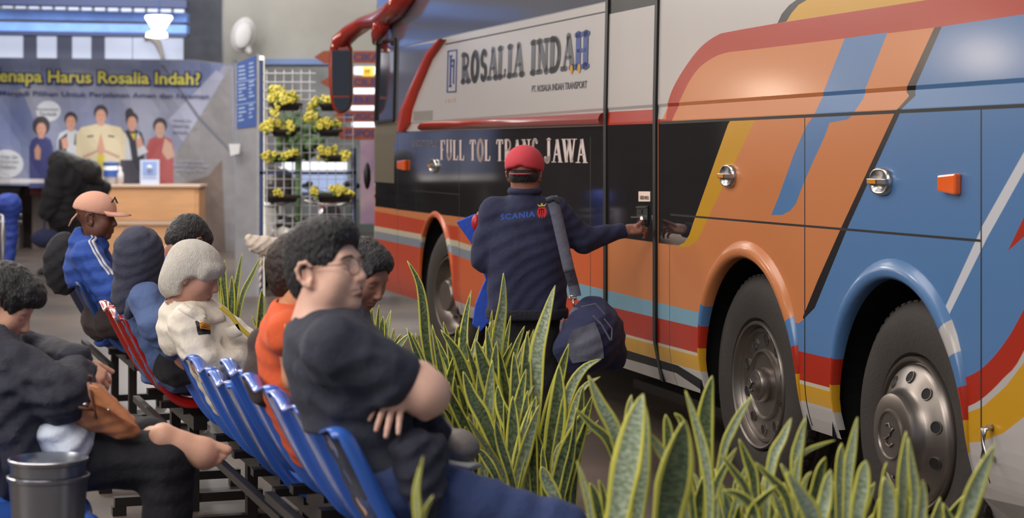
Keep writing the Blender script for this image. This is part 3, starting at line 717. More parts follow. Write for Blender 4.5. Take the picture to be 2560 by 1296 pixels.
g = glyph_text('FULL TOL TRANS JAWA', th=.16, serif=.26, asp=.5, rnd=False, st=.035, gap=.09)
put_letters('route_letter', g, onbus(1101, 1470, 1.546, 1.714, 1.537, 1.698), [m_lt], bus, g[2])
put_text('class_lettering', text_mesh('EXECUTIVE PLUS', .01), onbus(1032, 1096, 1.66, 1.71, 1.655, 1.705), [mat('letter_faint', (110, 108, 112), .4)], bus)
# small fittings
m_amb = mat('amber_lens', (225, 90, 15), .15, coat=1, emit=.12); m_gold = mat('lock_amber', (190, 120, 20), .3)
def oval(u, v, wu, hv, mt, parent, name, h=.02):
    L, z = LZ(u, v); s = (u+72)/BA; rL = wu/2/s*(F/s)/((u+72)/1)/1.0 if False else abs(uL(u-wu/2)-uL(u+wu/2))/2; rz = hv/2/s
    b = MB(); n = 28; prof = [(1, 0), (1, h*.5), (.93, h), (.8, h*1.1), (.74, h*.75), (0, h*.8)]; vv = []
    for r, hh in prof:
        for k in range(n):
            t = 2*math.pi*k/n; c = (abs(math.cos(t))**.8)*(1 if math.cos(t) > 0 else -1); q = (abs(math.sin(t))**.8)*(1 if math.sin(t) > 0 else -1)
            vv.append(BW(L+rL*r*c, z+rz*r*q, hh, False))
    b.add(vv, [(i*n+k, i*n+(k+1) % n, (i+1)*n+(k+1) % n, (i+1)*n+k) for i in range(len(prof)-1) for k in range(n)])
    return b.build(name, mt, parent, smooth=True), L, z, rL, rz
for u, v, wu, hv in ((1824, 440, 34, 58), (2207, 454, 50, 70), (1086, 415, 16, 36)):
    o, L, z, rL, rz = oval(u, v, wu, hv, [m_chr], bus, 'flap_lock')
    b = MB(); b.prism([BW(L-rL*.95, z-rz*.22, .012, False), BW(L+rL*.9, z-rz*.22, .012, False), BW(L+rL*.9, z+rz*.2, .012, False), BW(L-rL*.95, z+rz*.2, .012, False)], BN*.022)
    k = b.build('lock_handle', [m_chr], None, bevel=.003); k.parent = o
    b = MB(); b.prism([BW(L-rL*.1, z-rz*.16, .035, False), BW(L+rL*.7, z-rz*.16, .035, False), BW(L+rL*.7, z+rz*.14, .035, False), BW(L-rL*.1, z+rz*.14, .035, False)], BN*.003)
    k = b.build('amber_reflector', [m_gold], None); k.parent = o
    tag(o, 'chrome oval lock with amber insert')
for u, v, wu, hv in ((2383, 460, 48, 54), (1009, 413, 18, 26)):
    L, z = LZ(u, v); s = (u+72)/BA; rL = abs(uL(u-wu/2)-uL(u+wu/2))/2; rz = hv/2/s
    b = MB(); b.prism([BW(L-rL*.85, z-rz, 0, False), BW(L+rL, z-rz*.72, 0, False), BW(L+rL, z+rz*.78, 0, False), BW(L-rL*.9, z+rz, 0, False)], BN*.03)
    k = b.build('side_marker_light', [m_amb], bus, bevel=.008); tag(k, 'orange side marker lamp')
L, z = LZ(1611, 491); b = MB(); b.prism([BW(uL(1598), LZ(1598, 504)[1], .003), BW(uL(1627), LZ(1627, 504)[1], .003), BW(uL(1627), LZ(1627, 479)[1], .003), BW(uL(1598), LZ(1598, 479)[1], .003)], BN*.001)
st = b.build('door_sticker', [mat('sticker_cream', (225, 200, 185), .6)], bus)
put_text('sticker_lines', text_mesh('GESER PINTU', .03), onbus(1602, 1624, 1.355, 1.375, 1.355, 1.375, .0055), [m_dk], bus)
b = MB()
def fb(u0, v0, u1, v1, h0, h, mi=0): b.prism([BW(uL(u0), LZ(u0, v1)[1], h0, False), BW(uL(u1), LZ(u1, v1)[1], h0, False), BW(uL(u1), LZ(u1, v0)[1], h0, False), BW(uL(u0), LZ(u0, v0)[1], h0, False)], BN*h, mi)
fb(1597, 515, 1624, 560, 0, .012); fb(1597, 517, 1622, 520, .01, .008, 1); fb(1590, 541, 1612, 545, .01, .02, 1)
c = BW(uL(1617), LZ(1617, 549)[1], .0, False); b.lathe([(.02, .0), (.02, .03), (.012, .04), (0, .04)], c, BN, 16, 1)
fb(1603, 524, 1611, 534, .012, .004, 2)
b.build('door_handle', [m_seam, m_chr, m_hole], bus)
L, z = LZ(2481, 1108); b = MB(); b.tube([BW(L, z+.055, .0, False), BW(L, z+.05, .035, False), BW(L, z-.05, .035, False), BW(L, z-.055, 0, False)], .013, 10); b.build('tow_bracket', [m_chr], bus, smooth=True)
# windscreen post frame on the front corner
b = MB()
for a, c, wd in (((942, 108), (941, 306), .012), ((987, 100), (987, 300), .012), ((942, 108), (987, 98), .012), ((941, 306), (987, 300), .012)):
    A = Vector(LZ(*a)); C = Vector(LZ(*c)); d = (C-A).normalized(); n_ = Vector((-d.y, d.x))*wd*(1.4 if abs(d.x) < abs(d.y) else 1)
    q = [A+n_, A-n_, C-n_, C+n_]; b.prism([BW(p.x, p.y, 0) for p in q], BN*.02)
b.build('window_frame', [m_seam], bus)
# mirror
ZM = 17.5; m_mred = mat('mirror_red_plastic', (150, 34, 24), .22, coat=.7)
mr = empty('mirror', W(850, 200, ZM)); mr.parent = bus; mr.matrix_parent_inverse = Matrix.Translation(bus.location).inverted()
def onm(mb, name, m, **k):
    o = mb.build(name, m, None, **k); o.parent = mr; o.matrix_parent_inverse = Matrix.Translation(mr.location).inverted(); return o
b = MB(); pts = [W(1024, -22, 15.35), W(990, 20, 15.75), W(958, 46, 16.3), W(915, 56, 17.0), W(880, 78, 17.3), W(852, 104, ZM), W(838, 130, ZM)]
b.tube(pts, [.09, .10, .11, .085, .095, .10, .08], 14, flat=.8); onm(b, 'mirror_arm', [m_mred], smooth=True)
b = MB(); b.tube([W(962, 46, 16.2), W(944, 84, 16.35), W(938, 106, 16.5)], [.09, .06, .03], 10); onm(b, 'mirror_bracket', [m_mred], smooth=True)
oc = [(824, 115), (845, 100), (872, 102), (880, 122), (881, 250), (874, 270), (862, 284), (845, 286), (832, 272), (824, 240), (820, 170)]
b = MB(); b.prism([W(u, v, ZM-.06) for u, v in oc], Vector((0, .16, 0))); o = onm(b, 'mirror_housing', [m_mred], bevel=.03)
m_mg = mat('mirror_glass', (92, 92, 98), .05, 1)
m_mgd = mat('mirror_bezel', (20, 20, 22), .3)
for q in ([(829, 125), (876, 125), (878, 238), (830, 238)], [(832, 244), (878, 243), (873, 268), (862, 277), (846, 277), (836, 264)]):
    b = MB(); b.prism([W(u, v, ZM-.075) for u, v in q], Vector((0, .012, 0))); onm(b, 'mirror_bezel', [m_mgd])
    cx = sum(p[0] for p in q)/len(q); cy = sum(p[1] for p in q)/len(q)
    b = MB(); P3 = [W(cx+(u-cx)*.9, cy+(v-cy)*.95, ZM-.082) for u, v in q]; b.prism(P3, Vector((0, .004, 0)))
    o = onm(b, 'mirror_glass', [m_mg])
# wiper-like lower mirror knob at the front edge
b = MB(); b.ball(W(918, 440, 17.6), (.035, .06, .13)); b.build('front_mirror', [m_seam], bus, smooth=True)

# warm lamps of the hall whose glow shows in the paint
for (u, v_, dist) in ((1930, 238, 13.0), (2462, 140, 11.0)):
    L, z = LZ(u, v_); p = BW(L, z, 0); t = math.atan(.022); nn = (BN*math.cos(t)+Vector((0, 0, math.sin(t)))).normalized()
    d = (p-Vector((0, 0, CH))).normalized(); r = d-2*d.dot(nn)*nn; q = p+r*dist
    lamp('lamp_and_fill_point', q, 95, (1, .80, .62), .18)
# ---------------- setting ----------------
m_floor = mat('concrete_floor', (104, 90, 80), .40, bump=.12, bscale=5, rgb2=(74, 66, 61), vscale=.9, spec=.5, detail=8)
m_conc = mat('concrete_wall', (150, 146, 138), .9, bump=.2, bscale=3, var=.14, vscale=.7)
m_pill = mat('dark_pillar_paint', (70, 72, 80), .6, var=.1); m_beamb = mat('blue_steel', (104, 142, 214), .5, var=.15, vscale=3); m_beamd = mat('dark_blue_steel', (38, 50, 88), .5)
m_whitew = mat('lit_window_white', (205, 212, 232), .5, emit=.75); m_slat = mat('louver_grey', (132, 136, 160), .7)
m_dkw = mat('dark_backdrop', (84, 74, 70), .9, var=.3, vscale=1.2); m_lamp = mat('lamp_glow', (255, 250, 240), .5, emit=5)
def fl(name, quad, m, kind='structure'):
    return tag(mk(name, quad, [(0, 1, 2, 3)], m), kind=kind)
fl('floor', [(-18, -2, 0), (22, -2, 0), (22, 46, 0), (-18, 46, 0)], m_floor)
b = MB(); b.box((-18, -2, 6.6), (22, 46, 6.75)); tag(b.build('ceiling', [mat('ceiling_grey', (185, 186, 190), .8)]), kind='structure')
b = MB(); b.box((-18.2, -2, 0), (-18, 46, 6.6)); tag(b.build('wall_left', [m_conc]), kind='structure')
b = MB(); b.box((8.5, -2, 0), (8.7, 46, 6.6)); tag(b.build('wall_right', [m_conc]), kind='structure')
# back wall (Z 34) with windows at the top left
ZB = 33.0
def zz(v, Z): return CH+(UH-v)*Z/F
def xx(u, Z): return (u-1280)*Z/F
b = MB(); b.box((-18, ZB, 0), (xx(520, ZB), ZB+.2, zz(150, ZB))); b.box((-18, ZB, zz(82, ZB)), (xx(520, ZB), ZB+.2, 6.6), 1); tag(b.build('wall_back', [m_dkw, m_conc]), kind='structure')
wi = 0
for u0, u1 in ((-180, -100), (-60, 58), (92, 142), (180, 228), (262, 328), (332, 412), (414, 466)):
    b = MB(); b.box((xx(u0, ZB), ZB+.02, zz(150, ZB)), (xx(u1, ZB), ZB+.06, zz(82, ZB))); tag(b.build('window_%d' % (wi+1), [m_whitew]), kind='structure'); wi += 1
b = MB()
for u0, u1 in ((-100, -60), (58, 92), (142, 180), (228, 262), (466, 520), (-420, -180)): b.box((xx(u0, ZB), ZB, zz(150, ZB)), (xx(u1, ZB), ZB+.1, zz(82, ZB)))
tag(b.build('trim_1', [m_slat]), kind='structure')
ZR = 30.0   # roof truss seen under the ceiling, top left
def sbeam(name, u0, v0, u1, v1, h, Z, m, d=.3, label=None):
    b = MB(); A = W(u0, v0, Z); B = W(u1, v1, Z); ax = (B-A).normalized(); up = ax.cross(Vector((0, -1, 0))).normalized()
    b.obox((A+B)/2+Vector((0, d/2, 0)), [ax, up, (0, 1, 0)], [(B-A).length/2, h*Z/F/2, d/2]); return b.build(name, [m])
tag(sbeam('steel_beam', -500, 60, 466, 76, 26, ZR, m_beamb), 'lower pale blue steel roof beam behind the white lamp', 'beam')
tag(sbeam('steel_beam', -500, 74, 466, 88, 10, ZR-.3, m_beamd), 'thin dark blue steel rail just above the bright windows', 'beam')
tag(sbeam('steel_beam', -500, 27, 466, 44, 24, ZR+.5, m_beamb), 'middle blue steel roof beam below the row of white panels', 'beam')
tag(sbeam('steel_beam', -500, -8, 466, 10, 20, ZR, m_beamd), 'top dark blue steel roof beam at the upper left corner', 'beam')
tag(sbeam('steel_beam', -500, -40, 466, -26, 40, ZR+1, m_beamb), 'uppermost blue steel roof beam over the banner', 'beam')
m_pan = mat('roof_panel_white', (200, 205, 220), .6, emit=.15)
for i in range(16):
    u = -60+i*33; v = 9+i*1.0
    b = MB(); b.box((xx(u, ZR+.9), ZR+.9, zz(v+9, ZR+.9)), (xx(u+25, ZR+.9), ZR+.95, zz(v-4, ZR+.9)))
    tag(b.build('roof_panel', [m_pan]), 'small pale roof panel in the row between the blue beams', 'panel', 'pale roof panels between the blue beams')
# lamp
b = MB(); c = W(397, 62, 27.5); lm = empty('hanging_lamp', c, 'bright white cone-shaped lamp in front of the blue beams', 'lamp')
b.lathe([(.0, .13), (.19, .13), (.2, .1), (.08, -.08), (.0, -.08)], c, (0, 0, 1), 24); b.build('lamp_shade', [m_lamp], lm, smooth=True)
b = MB(); b.tube([c+Vector((0, 0, .1)), Vector((c.x, c.y, 6.6))], .015, 6); b.build('cord', [m_beamd], lm)
b = MB(); b.lathe([(0, -.08), (.15, -.14), (.16, -.2), (.0, -.22)], c+Vector((-.03, 0, .02)), (0, 0, 1), 20); b.build('diffuser', [m_lamp], lm, smooth=True)
pl_ = bpy.data.lights.new('lamp_light', 'POINT'); pl_.energy = 160; pl_.shadow_soft_size = .15; po = bpy.data.objects.new('lamp_light', pl_); COL.objects.link(po); po.location = c+Vector((0, -.3, -.1))
b = MB(); b.tube([W(362, 100, 32.9), W(376, 94, 32.9), W(395, 108, 32.9), (W(406, 140, 32.9)), W(410, 160, 32.9)], [.07, .12, .13, .08, .05], 12, flat=.5); o = b.build('curved_cover', [mat('cover_white', (225, 215, 205), .5)], smooth=True)
tag(o, 'white curved cover standing above the banner edge', 'cover')
# pillar and concrete wall with the opening to the yard
ZC = 32.6
b = MB(); b.box((xx(466, ZC), ZC-.3, 0), (xx(562, ZC), ZC+.2, 6.6)); tag(b.build('wall_pillar', [m_pill]), kind='structure')
ZW = 31.6
b = MB(); b.box((xx(560, ZW), ZW, zz(165, ZW)), (8.5, ZW+.25, 6.6)); b.box((xx(560, ZW), ZW, 0), (xx(655, ZW), ZW+.25, zz(165, ZW))); b.box((xx(1010, ZW), ZW, 0), (8.5, ZW+.25, zz(165, ZW)))
tag(b.build('wall_front', [m_conc]), kind='structure')
b = MB(); b.box((-6, 38, 0), (3, 38.2, 4)); tag(b.build('wall_yard', [mat('yard_wall', (170, 172, 178), .9, rgb2=(110, 120, 118), vscale=.8)]), kind='structure')
b = MB(); b.box((xx(652, 31.5), 31.4, zz(162, 31.5)), (xx(835, 31.5), 31.6, zz(148, 31.5))); tag(b.build('trim_2', [mat('lintel_blue', (88, 108, 150), .5)]), kind='structure')
# daylight bars and bright panels seen through the opening
m_day = mat('daylight_panel', (240, 244, 255), .5, emit=1.3)
for nm, q, lb in (('light_panel', (706, 405, 866, 428), 'long white lit panel behind the lower flower pots'), ('light_panel', (712, 438, 866, 480), 'pale blue lit panel under the long white panel'),
               ('light_panel', (885, 162, 1005, 186), 'white lit signboard behind the top arrow sign'), ('light_panel', (878, 218, 1005, 236), 'upper white lit bar between the arrow signs'),
               ('light_panel', (878, 262, 1005, 278), 'middle white lit bar between the arrow signs'), ('light_panel', (880, 302, 1005, 318), 'lower white lit bar between the arrow signs')):
    u0, v0, u1, v1 = q; b = MB(); b.box((xx(u0, 37.9), 37.9, zz(v1, 37.9)), (xx(u1, 37.9), 38.0, zz(v0, 37.9)))
    tag(b.build(nm, [m_day if v0 != 438 else mat('pale_blue_lit', (170, 190, 235), .5, emit=.7)]), lb, 'light')
b = MB(); b.box((xx(906, 37.8), 37.8, zz(190, 37.8)), (xx(934, 37.8), 37.9, zz(168, 37.8))); tag(b.build('yellow_sign', [mat('yellow_lit', (250, 220, 70), .5, emit=.8)]), 'small glowing yellow sign with red marks on the white signboard', 'sign')
m_rm = mat('red_mark', (200, 60, 20), .5)
b = MB()
for u in (911, 919): b.box((xx(u, 37.7), 37.7, zz(186, 37.7)), (xx(u+2.5, 37.7), 37.79, zz(174, 37.7))); b.box((xx(u, 37.7), 37.7, zz(177, 37.7)), (xx(u+6, 37.7), 37.79, zz(174, 37.7)))
o = b.build('red_marks', [m_rm]); o.parent = bpy.data.objects['yellow_sign']
b = MB(); b.box((xx(900, 26), 26, zz(560, 26)), (xx(960, 26), 26.1, zz(350, 26))); tag(b.build('partition_board', [mat('purple_board', (150, 118, 168), .6, rgb2=(205, 178, 190), vscale=1.2)]), 'tall purple and pink board beside the front of the coach', 'board')
m_fr = mat('frame_blue', (48, 70, 120), .5)
rk = empty('flower_rack', (xx(770, 20), 20, 0), 'blue-framed wire grid rack in front of the opening holding the flower boxes', 'rack')
b = MB(); Z = 20.0
for u0, u1 in ((648, 657), (878, 890)): b.box((xx(u0, Z), Z, 0), (xx(u1, Z), Z+.06, zz(150 if u0 < 700 else 370, Z)))
b.box((xx(648, Z), Z, zz(436, Z)), (xx(890, Z), Z+.05, zz(429, Z))); b.build('frame', [m_fr], rk)
b = MB(); m_wire = mat('wire_white', (215, 215, 222), .5)
for i in range(11):
    u = 668+i*21.5; v0, v1 = (165, 300) if i < 6 else (300, 560)
    b.tube([(xx(u, Z), Z-.03, zz(175 if i < 6 else 290, Z)), (xx(u, Z), Z-.03, zz(600, Z))], .007 if i < 6 else .004, 5)
for i in range(18):
    v = 184+i*22.0; u1 = 790 if v < 290 else 885
    b.tube([(xx(660, Z), Z-.04, zz(v, Z)), (xx(u1, Z), Z-.04, zz(v, Z))], .007 if v < 290 else .004, 5)
b.build('wire_grid', [m_wire], rk)
m_pot = mat('pot_black', (28, 20, 18), .7); m_fly = mat('flower_yellow', (222, 208, 84), .6, var=.25, vscale=15); m_flg = mat('leaf_green_far', (120, 140, 50), .7); m_flp = mat('flower_pale', (245, 235, 130), .6)
def pot(u0, u1, v0, v1, fl_, lb, Zp=19.87):
    r = empty('flower_box', (xx((u0+u1)/2, Zp), Zp, zz(v1, Zp)), lb, 'planter', 'flower boxes on the wire rack')
    b = MB(); x0, x1, z0, z1 = xx(u0, Zp), xx(u1, Zp), zz(v1, Zp), zz(v0, Zp)
    v = [(x0+.03, Zp-.07, z0), (x1-.03, Zp-.07, z0), (x1-.03, Zp+.07, z0), (x0+.03, Zp+.07, z0), (x0, Zp-.1, z1), (x1, Zp-.1, z1), (x1, Zp+.1, z1), (x0, Zp+.1, z1)]
    b.add(v, [(0, 1, 2, 3)[::-1], (4, 5, 6, 7), (0, 1, 5, 4), (1, 2, 6, 5), (2, 3, 7, 6), (3, 0, 4, 7)]); b.box((x0-.015, Zp-.11, z1-.02), (x1+.015, Zp+.11, z1+.01)); b.build('box', [m_pot], r)
    f = MB(); rr = random.Random(int(u0*7+v0)); st = MB()
    for (fu, fv, ru, rv, n) in fl_:
        for _ in range(n):
            a = rr.random()*6.28; q = math.sqrt(rr.random()); u = fu+ru*q*math.cos(a); v_ = fv+rv*q*math.sin(a)
            c = W(u, v_, Zp+rr.uniform(-.09, .05)-.06); sz = rr.uniform(.022, .042)
            for k in range(5):
                t = k*1.2566+rr.random(); f.ball(c+Vector((math.cos(t)*sz*.7, -.01, math.sin(t)*sz*.7)), (sz*.55, sz*.3, sz*.55), 1 if rr.random() < .3 and v0 < 300 else 0, 6)
            if rr.random() < .5: st.tube([c, Vector(((c.x+(x0+x1)/2)/2, Zp-.02, (c.z+z1)/2)), ((x0+x1)/2, Zp, z1)], .005, 4)
            if rr.random() < .7: st.ball(c+Vector((rr.uniform(-.05, .05), 0, rr.uniform(-.06, .02))), (.03, .01, .018), 0, 6)
    f.build('flowers', [m_fly, m_flp], r, smooth=True)
    if st.v: st.build('foliage', [m_flg], r, smooth=True)
pot(680, 750, 260, 277, [(695, 240, 25, 22, 26), (725, 246, 22, 14, 18), (690, 275, 12, 14, 6)], 'top left flower box, overflowing with pale yellow blooms')
pot(800, 842, 262, 278, [(805, 250, 18, 8, 6), (782, 275, 12, 20, 10), (768, 292, 6, 8, 4)], 'top right flower box with a long yellow trailing stem')
pot(680, 742, 326, 342, [(690, 312, 25, 10, 9), (665, 325, 10, 12, 6), (720, 315, 22, 8, 6)], 'second-row left flower box with sparse yellow blooms')
pot(797, 850, 326, 342, [(820, 312, 25, 12, 20)], 'second-row right flower box full of yellow-green blooms')
pot(680, 743, 390, 406, [(670, 390, 10, 14, 6), (732, 385, 12, 5, 5), (700, 388, 20, 4, 4)], 'third-row left flower box with a thin yellow stem')
pot(806, 862, 390, 406, [(805, 383, 8, 12, 5), (830, 378, 12, 14, 9), (862, 388, 10, 10, 6)], 'third-row right flower box with yellow blooms at both ends')
pot(675, 745, 490, 506, [(700, 484, 25, 4, 4)], 'bottom left flower box, nearly bare with short green growth')
pot(793, 880, 488, 506, [(845, 476, 22, 12, 12), (875, 485, 12, 8, 5), (790, 478, 12, 10, 5)], 'bottom right flower box with orange-yellow blooms')
b = MB(); rr = random.Random(3)
for _ in range(130): c = W(rr.gauss(745, 26), rr.gauss(345, 24), 22+rr.random()*.5); b.ball(c, (rr.uniform(.05, .1), .04, rr.uniform(.03, .07)), 0, 6)
b.tube([W(745, 380, 22.2), W(745, 632, 22.2)], .04, 6)
tag(b.build('shrub', [mat('shrub_green', (98, 128, 88), .8, var=.3, vscale=8)], smooth=True), 'dusty green shrub seen through the wire rack', 'shrub', kind=None)
b = MB(); b.ball(W(686, 462, 22.6), (.26, .2, .23), 0, 20); b.tube([W(686, 490, 22.6), (xx(686, 22.6), 22.6, 0)], .05, 8); tag(b.build('helmet', [mat('helmet_grey', (70, 64, 62), .35, coat=.5)], smooth=True), 'dark grey round helmet on a post behind the bottom left flower box', 'helmet')
# scooters behind the rack
def scooter(u, Z, rz, cols, lb):
    r = empty('scooter', (xx(u, Z), Z, 0), lb, 'scooter', 'parked scooters behind the flower rack', rz=rz)
    def ad(mb, n, m, **k): return mb.build(n, m, r, local=True, **k)
    blk = mat('scooter_black', (20, 19, 20), .4); ch = m_chr
    for x in (-.62, .62):
        w_ = MB(); w_.lathe([(.15, -.05), (.26, -.05), (.28, 0), (.26, .05), (.15, .05), (.15, -.05)], (x, 0, .28), (0, 1, 0), 24); ad(w_, 'wheel', [blk], smooth=True)
    b = MB(); b.tube([(-.75, 0, .62), (-.5, 0, .72), (-.2, 0, .66), (0, 0, .42), (.3, 0, .38)], [.05, .14, .15, .12, .1], 12, flat=.8); ad(b, 'tail_body', [cols[0]], smooth=True)
    b = MB(); b.tube([(.25, 0, .35), (.42, 0, .6), (.48, 0, .95)], [.13, .17, .12], 12); ad(b, 'front_shield', [cols[1]], smooth=True)
    b = MB(); b.tube([(-.7, 0, .8), (-.3, 0, .8), (-.05, 0, .76)], [.09, .14, .08], 10, flat=.45); ad(b, 'seat', [blk], smooth=True)
    b = MB(); b.tube([(.4, -.32, 1.05), (.45, -.12, 1.0), (.47, 0, .98), (.45, .12, 1.0), (.4, .32, 1.05)], .018, 8); b.ball((.52, 0, .92), (.06, .08, .07), 0, 12); ad(b, 'handlebar', [ch], smooth=True)
    for s in (-1, 1):
        b = MB(); b.tube([(.42, s*.2, 1.03), (.44, s*.28, 1.2)], .008, 6); b.ball((.44, s*.29, 1.22), (.02, .06, .04), 0, 8); ad(b, 'mirror', [blk], smooth=True)
    b = MB(); b.tube([(.62, 0, .28), (.5, 0, .7)], .03, 8); b.tube([(-.3, 0, .3), (-.62, 0, .28)], .05, 8); ad(b, 'fork', [ch], smooth=True)
mrd = mat('scooter_red', (150, 28, 22), .3, coat=.6); mwh = mat('scooter_white', (200, 196, 190), .3, coat=.6); mbk = mat('scooter_dark', (40, 38, 42), .3, coat=.6)
scooter(696, 21.7, math.radians(115), (mwh, mwh), 'white scooter behind the left flower boxes'); scooter(768, 23.4, math.radians(60), (mrd, mrd), 'red scooter in the middle behind the rack')
scooter(835, 21.8, math.radians(100), (mbk, mbk), 'dark scooter at the right behind the rack'); scooter(655, 25.2, math.radians(80), (mbk, mwh), 'dark scooter with white shield deeper in the yard')
# tilted white paper-like sheet and crumpled stuff at the foot of the rack
sp = [rc(W(625, 598, 13), W(700, 606, 13), .035, .03, .03), rc(W(640, 615, 13), W(690, 640, 13), .05, .03, .03), el(W(655, 612, 13), (.11, .05, .05), None, .03), rc(W(690, 640, 13), W(705, 660, 13.1), .02, .015, .02), rc(W(655, 620, 13), W(650, 720, 13), .015, .012, .01)]
o = sdf_mesh('cloth', sp, [mat('cloth_cream', (215, 200, 185), .8, bump=.4, bscale=20)], res=.012, wr=.012, wf=60); tag(o, 'crumpled cream cloth hanging on a thin stand behind the seated men', 'cloth')
# arrow signs
sg = empty('signpost', (xx(905, 23), 23, 0), 'post with five orange arrow boards pointing left beside the coach', 'signpost')
b = MB(); b.tube([(xx(985, 23.2), 23.2, 0), (xx(985, 23.2), 23.2, zz(110, 23.2))], .05, 12); b.build('post', [mat('post_brown', (90, 50, 35), .5)], sg)
m_arr = mat('arrow_orange', (152, 70, 34), .5); m_art = mat('arrow_blue_text', (60, 56, 112), .5)
for tip, v0, v1, tx in ((785, 127, 158, 'CIKAS'), (800, 191, 220, 'CILED'), (815, 235, 264, 'BES'), (830, 276, 305, 'BUGOR'), (832, 318, 349, 'SUPOLO')):
    b = MB(); Zs = 23.0; b.prism([W(tip, (v0+v1)/2, Zs), W(tip+24, v1, Zs), W(1010, v1, Zs), W(1010, v0, Zs), W(tip+24, v0, Zs)], Vector((0, .04, 0)))
    o = b.build('arrow_board', [m_arr], sg, bevel=.004); x0 = max(tip+40, 883)
    if tip >= 830: x0 = tip+30
    k = put_text('arrow_text', text_mesh(tx, .03), lambda x, y: W(x0+(962-x0)*x, v1-6-(v1-v0-12)*y, Zs-.006), [m_art]); k.parent = o
# sign pylon
py = empty('information_board', (xx(615, 21), 21, 0), 'tall grey upright panel with blue notices beside the rack', 'board')
Zp = 21.0; b = MB(); b.add([W(588, 160, Zp), W(650, 133, Zp), (W(650, 133, Zp).x, Zp, 0), (W(588, 160, Zp).x, Zp, 0)]+[W(588, 160, Zp)+Vector((0, .12, 0)), W(650, 133, Zp)+Vector((0, .12, 0)), (W(650, 133, Zp).x, Zp+.12, 0), (W(588, 160, Zp).x, Zp+.12, 0)], [(0, 1, 2, 3)[::-1], (4, 5, 6, 7), (0, 4, 5, 1)[::-1], (1, 5, 6, 2)[::-1], (3, 2, 6, 7)[::-1], (0, 3, 7, 4)[::-1]]); b.build('panel', [mat('panel_grey', (150, 150, 156), .6, var=.08)], py)
m_bl = mat('notice_blue', (60, 92, 165), .5); m_ink = mat('notice_pale', (170, 190, 225), .5)
b = MB(); b.prism([W(592, 158, Zp-.01), W(640, 138, Zp-.01), W(640, 316, Zp-.01), W(592, 322, Zp-.01)], Vector((0, .008, 0))); nb = b.build('notice', [m_bl], py)
b = MB(); rr = random.Random(5)
for v in list(range(166, 200, 10))+list(range(212, 255, 9))+list(range(270, 310, 10)):
    L_ = rr.uniform(8, 20); b.prism([W(596, v, Zp-.014), W(596+L_, v-3, Zp-.014), W(596+L_, v+1, Zp-.014), W(596, v+4, Zp-.014)], Vector((0, .003, 0)))
    b.prism([W(622, v-8, Zp-.014), W(622+L_*.7, v-11, Zp-.014), W(622+L_*.7, v-7, Zp-.014), W(622, v-4, Zp-.014)], Vector((0, .003, 0)))
for v in (205, 262): b.prism([W(592, v, Zp-.014), W(640, v-8, Zp-.014), W(640, v-6, Zp-.014), W(592, v+2, Zp-.014)], Vector((0, .003, 0)))
o = b.build('notice_lines', [m_ink]); o.parent = nb
b = MB(); b.box((xx(650, Zp), Zp-.02, 0), (xx(658, Zp), Zp+.1, zz(140, Zp))); o = b.build('light_tube', [mat('tube_glow', (255, 245, 225), .5, emit=1.6)], py)
b = MB(); b.prism([W(572, 360, Zp-.1), W(600, 360, Zp-.1), W(598, 384, Zp-.1), W(576, 390, Zp-.1)], Vector((0, .01, 0))); b.build('paper_slip', [mat('paper', (225, 225, 228), .8)], py)
# white oval dish high on the wall
dr = empty('wall_dish', W(608, 88, 31), 'white oval dish-shaped fixture mounted high on the concrete wall', 'fixture')
M_ = frame(-80, 0, -14)
o = sdf_mesh('dish', [el(W(608, 88, 31), (.205, .10, .31), M_, .01), el(W(607, 87, 30.85), (.15, .065, .24), M_, .02), rc(W(618, 122, 30.95), W(624, 130, 30.95), .065, .05, .02)], [mat('dish_white', (176, 172, 170), .5)], res=.02, parent=dr)
b = MB(); b.tube([W(612, 95, 31), (W(612, 95, 31).x, 31.62, W(612, 95, 31).z)], .02, 8); b.build('bracket', [m_pan], dr)
# ---------------- banner ----------------
ZN = 31.0
m_bn = mat('banner_blue_print', (116, 120, 146), .6, rgb2=(140, 138, 148), vscale=.5, bump=.2, bscale=2); m_bng = mat('banner_reverse_grey', (128, 124, 124), .7, bump=.3, bscale=3, var=.06)
m_bns = mat('banner_sky', (92, 102, 140), .6, rgb2=(122, 128, 154), vscale=.8); m_bbr = mat('banner_brown', (108, 92, 84), .7, var=.2, vscale=2)
skin_p = mat('print_skin', (190, 140, 118), .7); navy_p = mat('print_navy', (58, 60, 108), .7); cream_p = mat('print_cream', (200, 184, 152), .7); hair_p = mat('print_hair', (52, 44, 50), .7)
black_p = mat('print_black', (58, 54, 64), .7); red_p = mat('print_red', (152, 72, 70), .7); white_p = mat('print_white', (186, 186, 190), .7); yel_p = mat('print_yellow', (190, 170, 60), .7); dkb_p = mat('print_dark_blue', (40, 44, 88), .7); grey_p = mat('print_lilac', (150, 150, 168), .7); tan_p = mat('print_tan', (176, 140, 120), .7)
bm = []
def Q(m, pts): bm.append((pts, m))
def ell(cx, cy, rx, ry, n=18): return [(cx+rx*math.cos(2*math.pi*i/n), cy+ry*math.sin(2*math.pi*i/n)) for i in range(n)]
Q(m_bn, [(-420, 140), (380, 150), (480, 152), (585, 165), (592, 640), (420, 640), (400, 470), (-420, 455)])
Q(m_bns, [(-420, 140), (480, 152), (560, 162), (500, 250), (200, 170), (0, 240), (-420, 240)]); Q(m_bns, [(-420, 240), (60, 240), (100, 330), (60, 420), (-420, 440)])
Q(grey_p, [(470, 250), (540, 175), (560, 190), (460, 360), (420, 300)])
Q(m_bng, [(578, 164), (592, 640), (430, 640), (425, 470), (440, 380), (500, 290)]); Q(m_bbr, [(425, 470), (470, 455), (520, 440), (555, 400), (565, 640), (425, 640)]); 
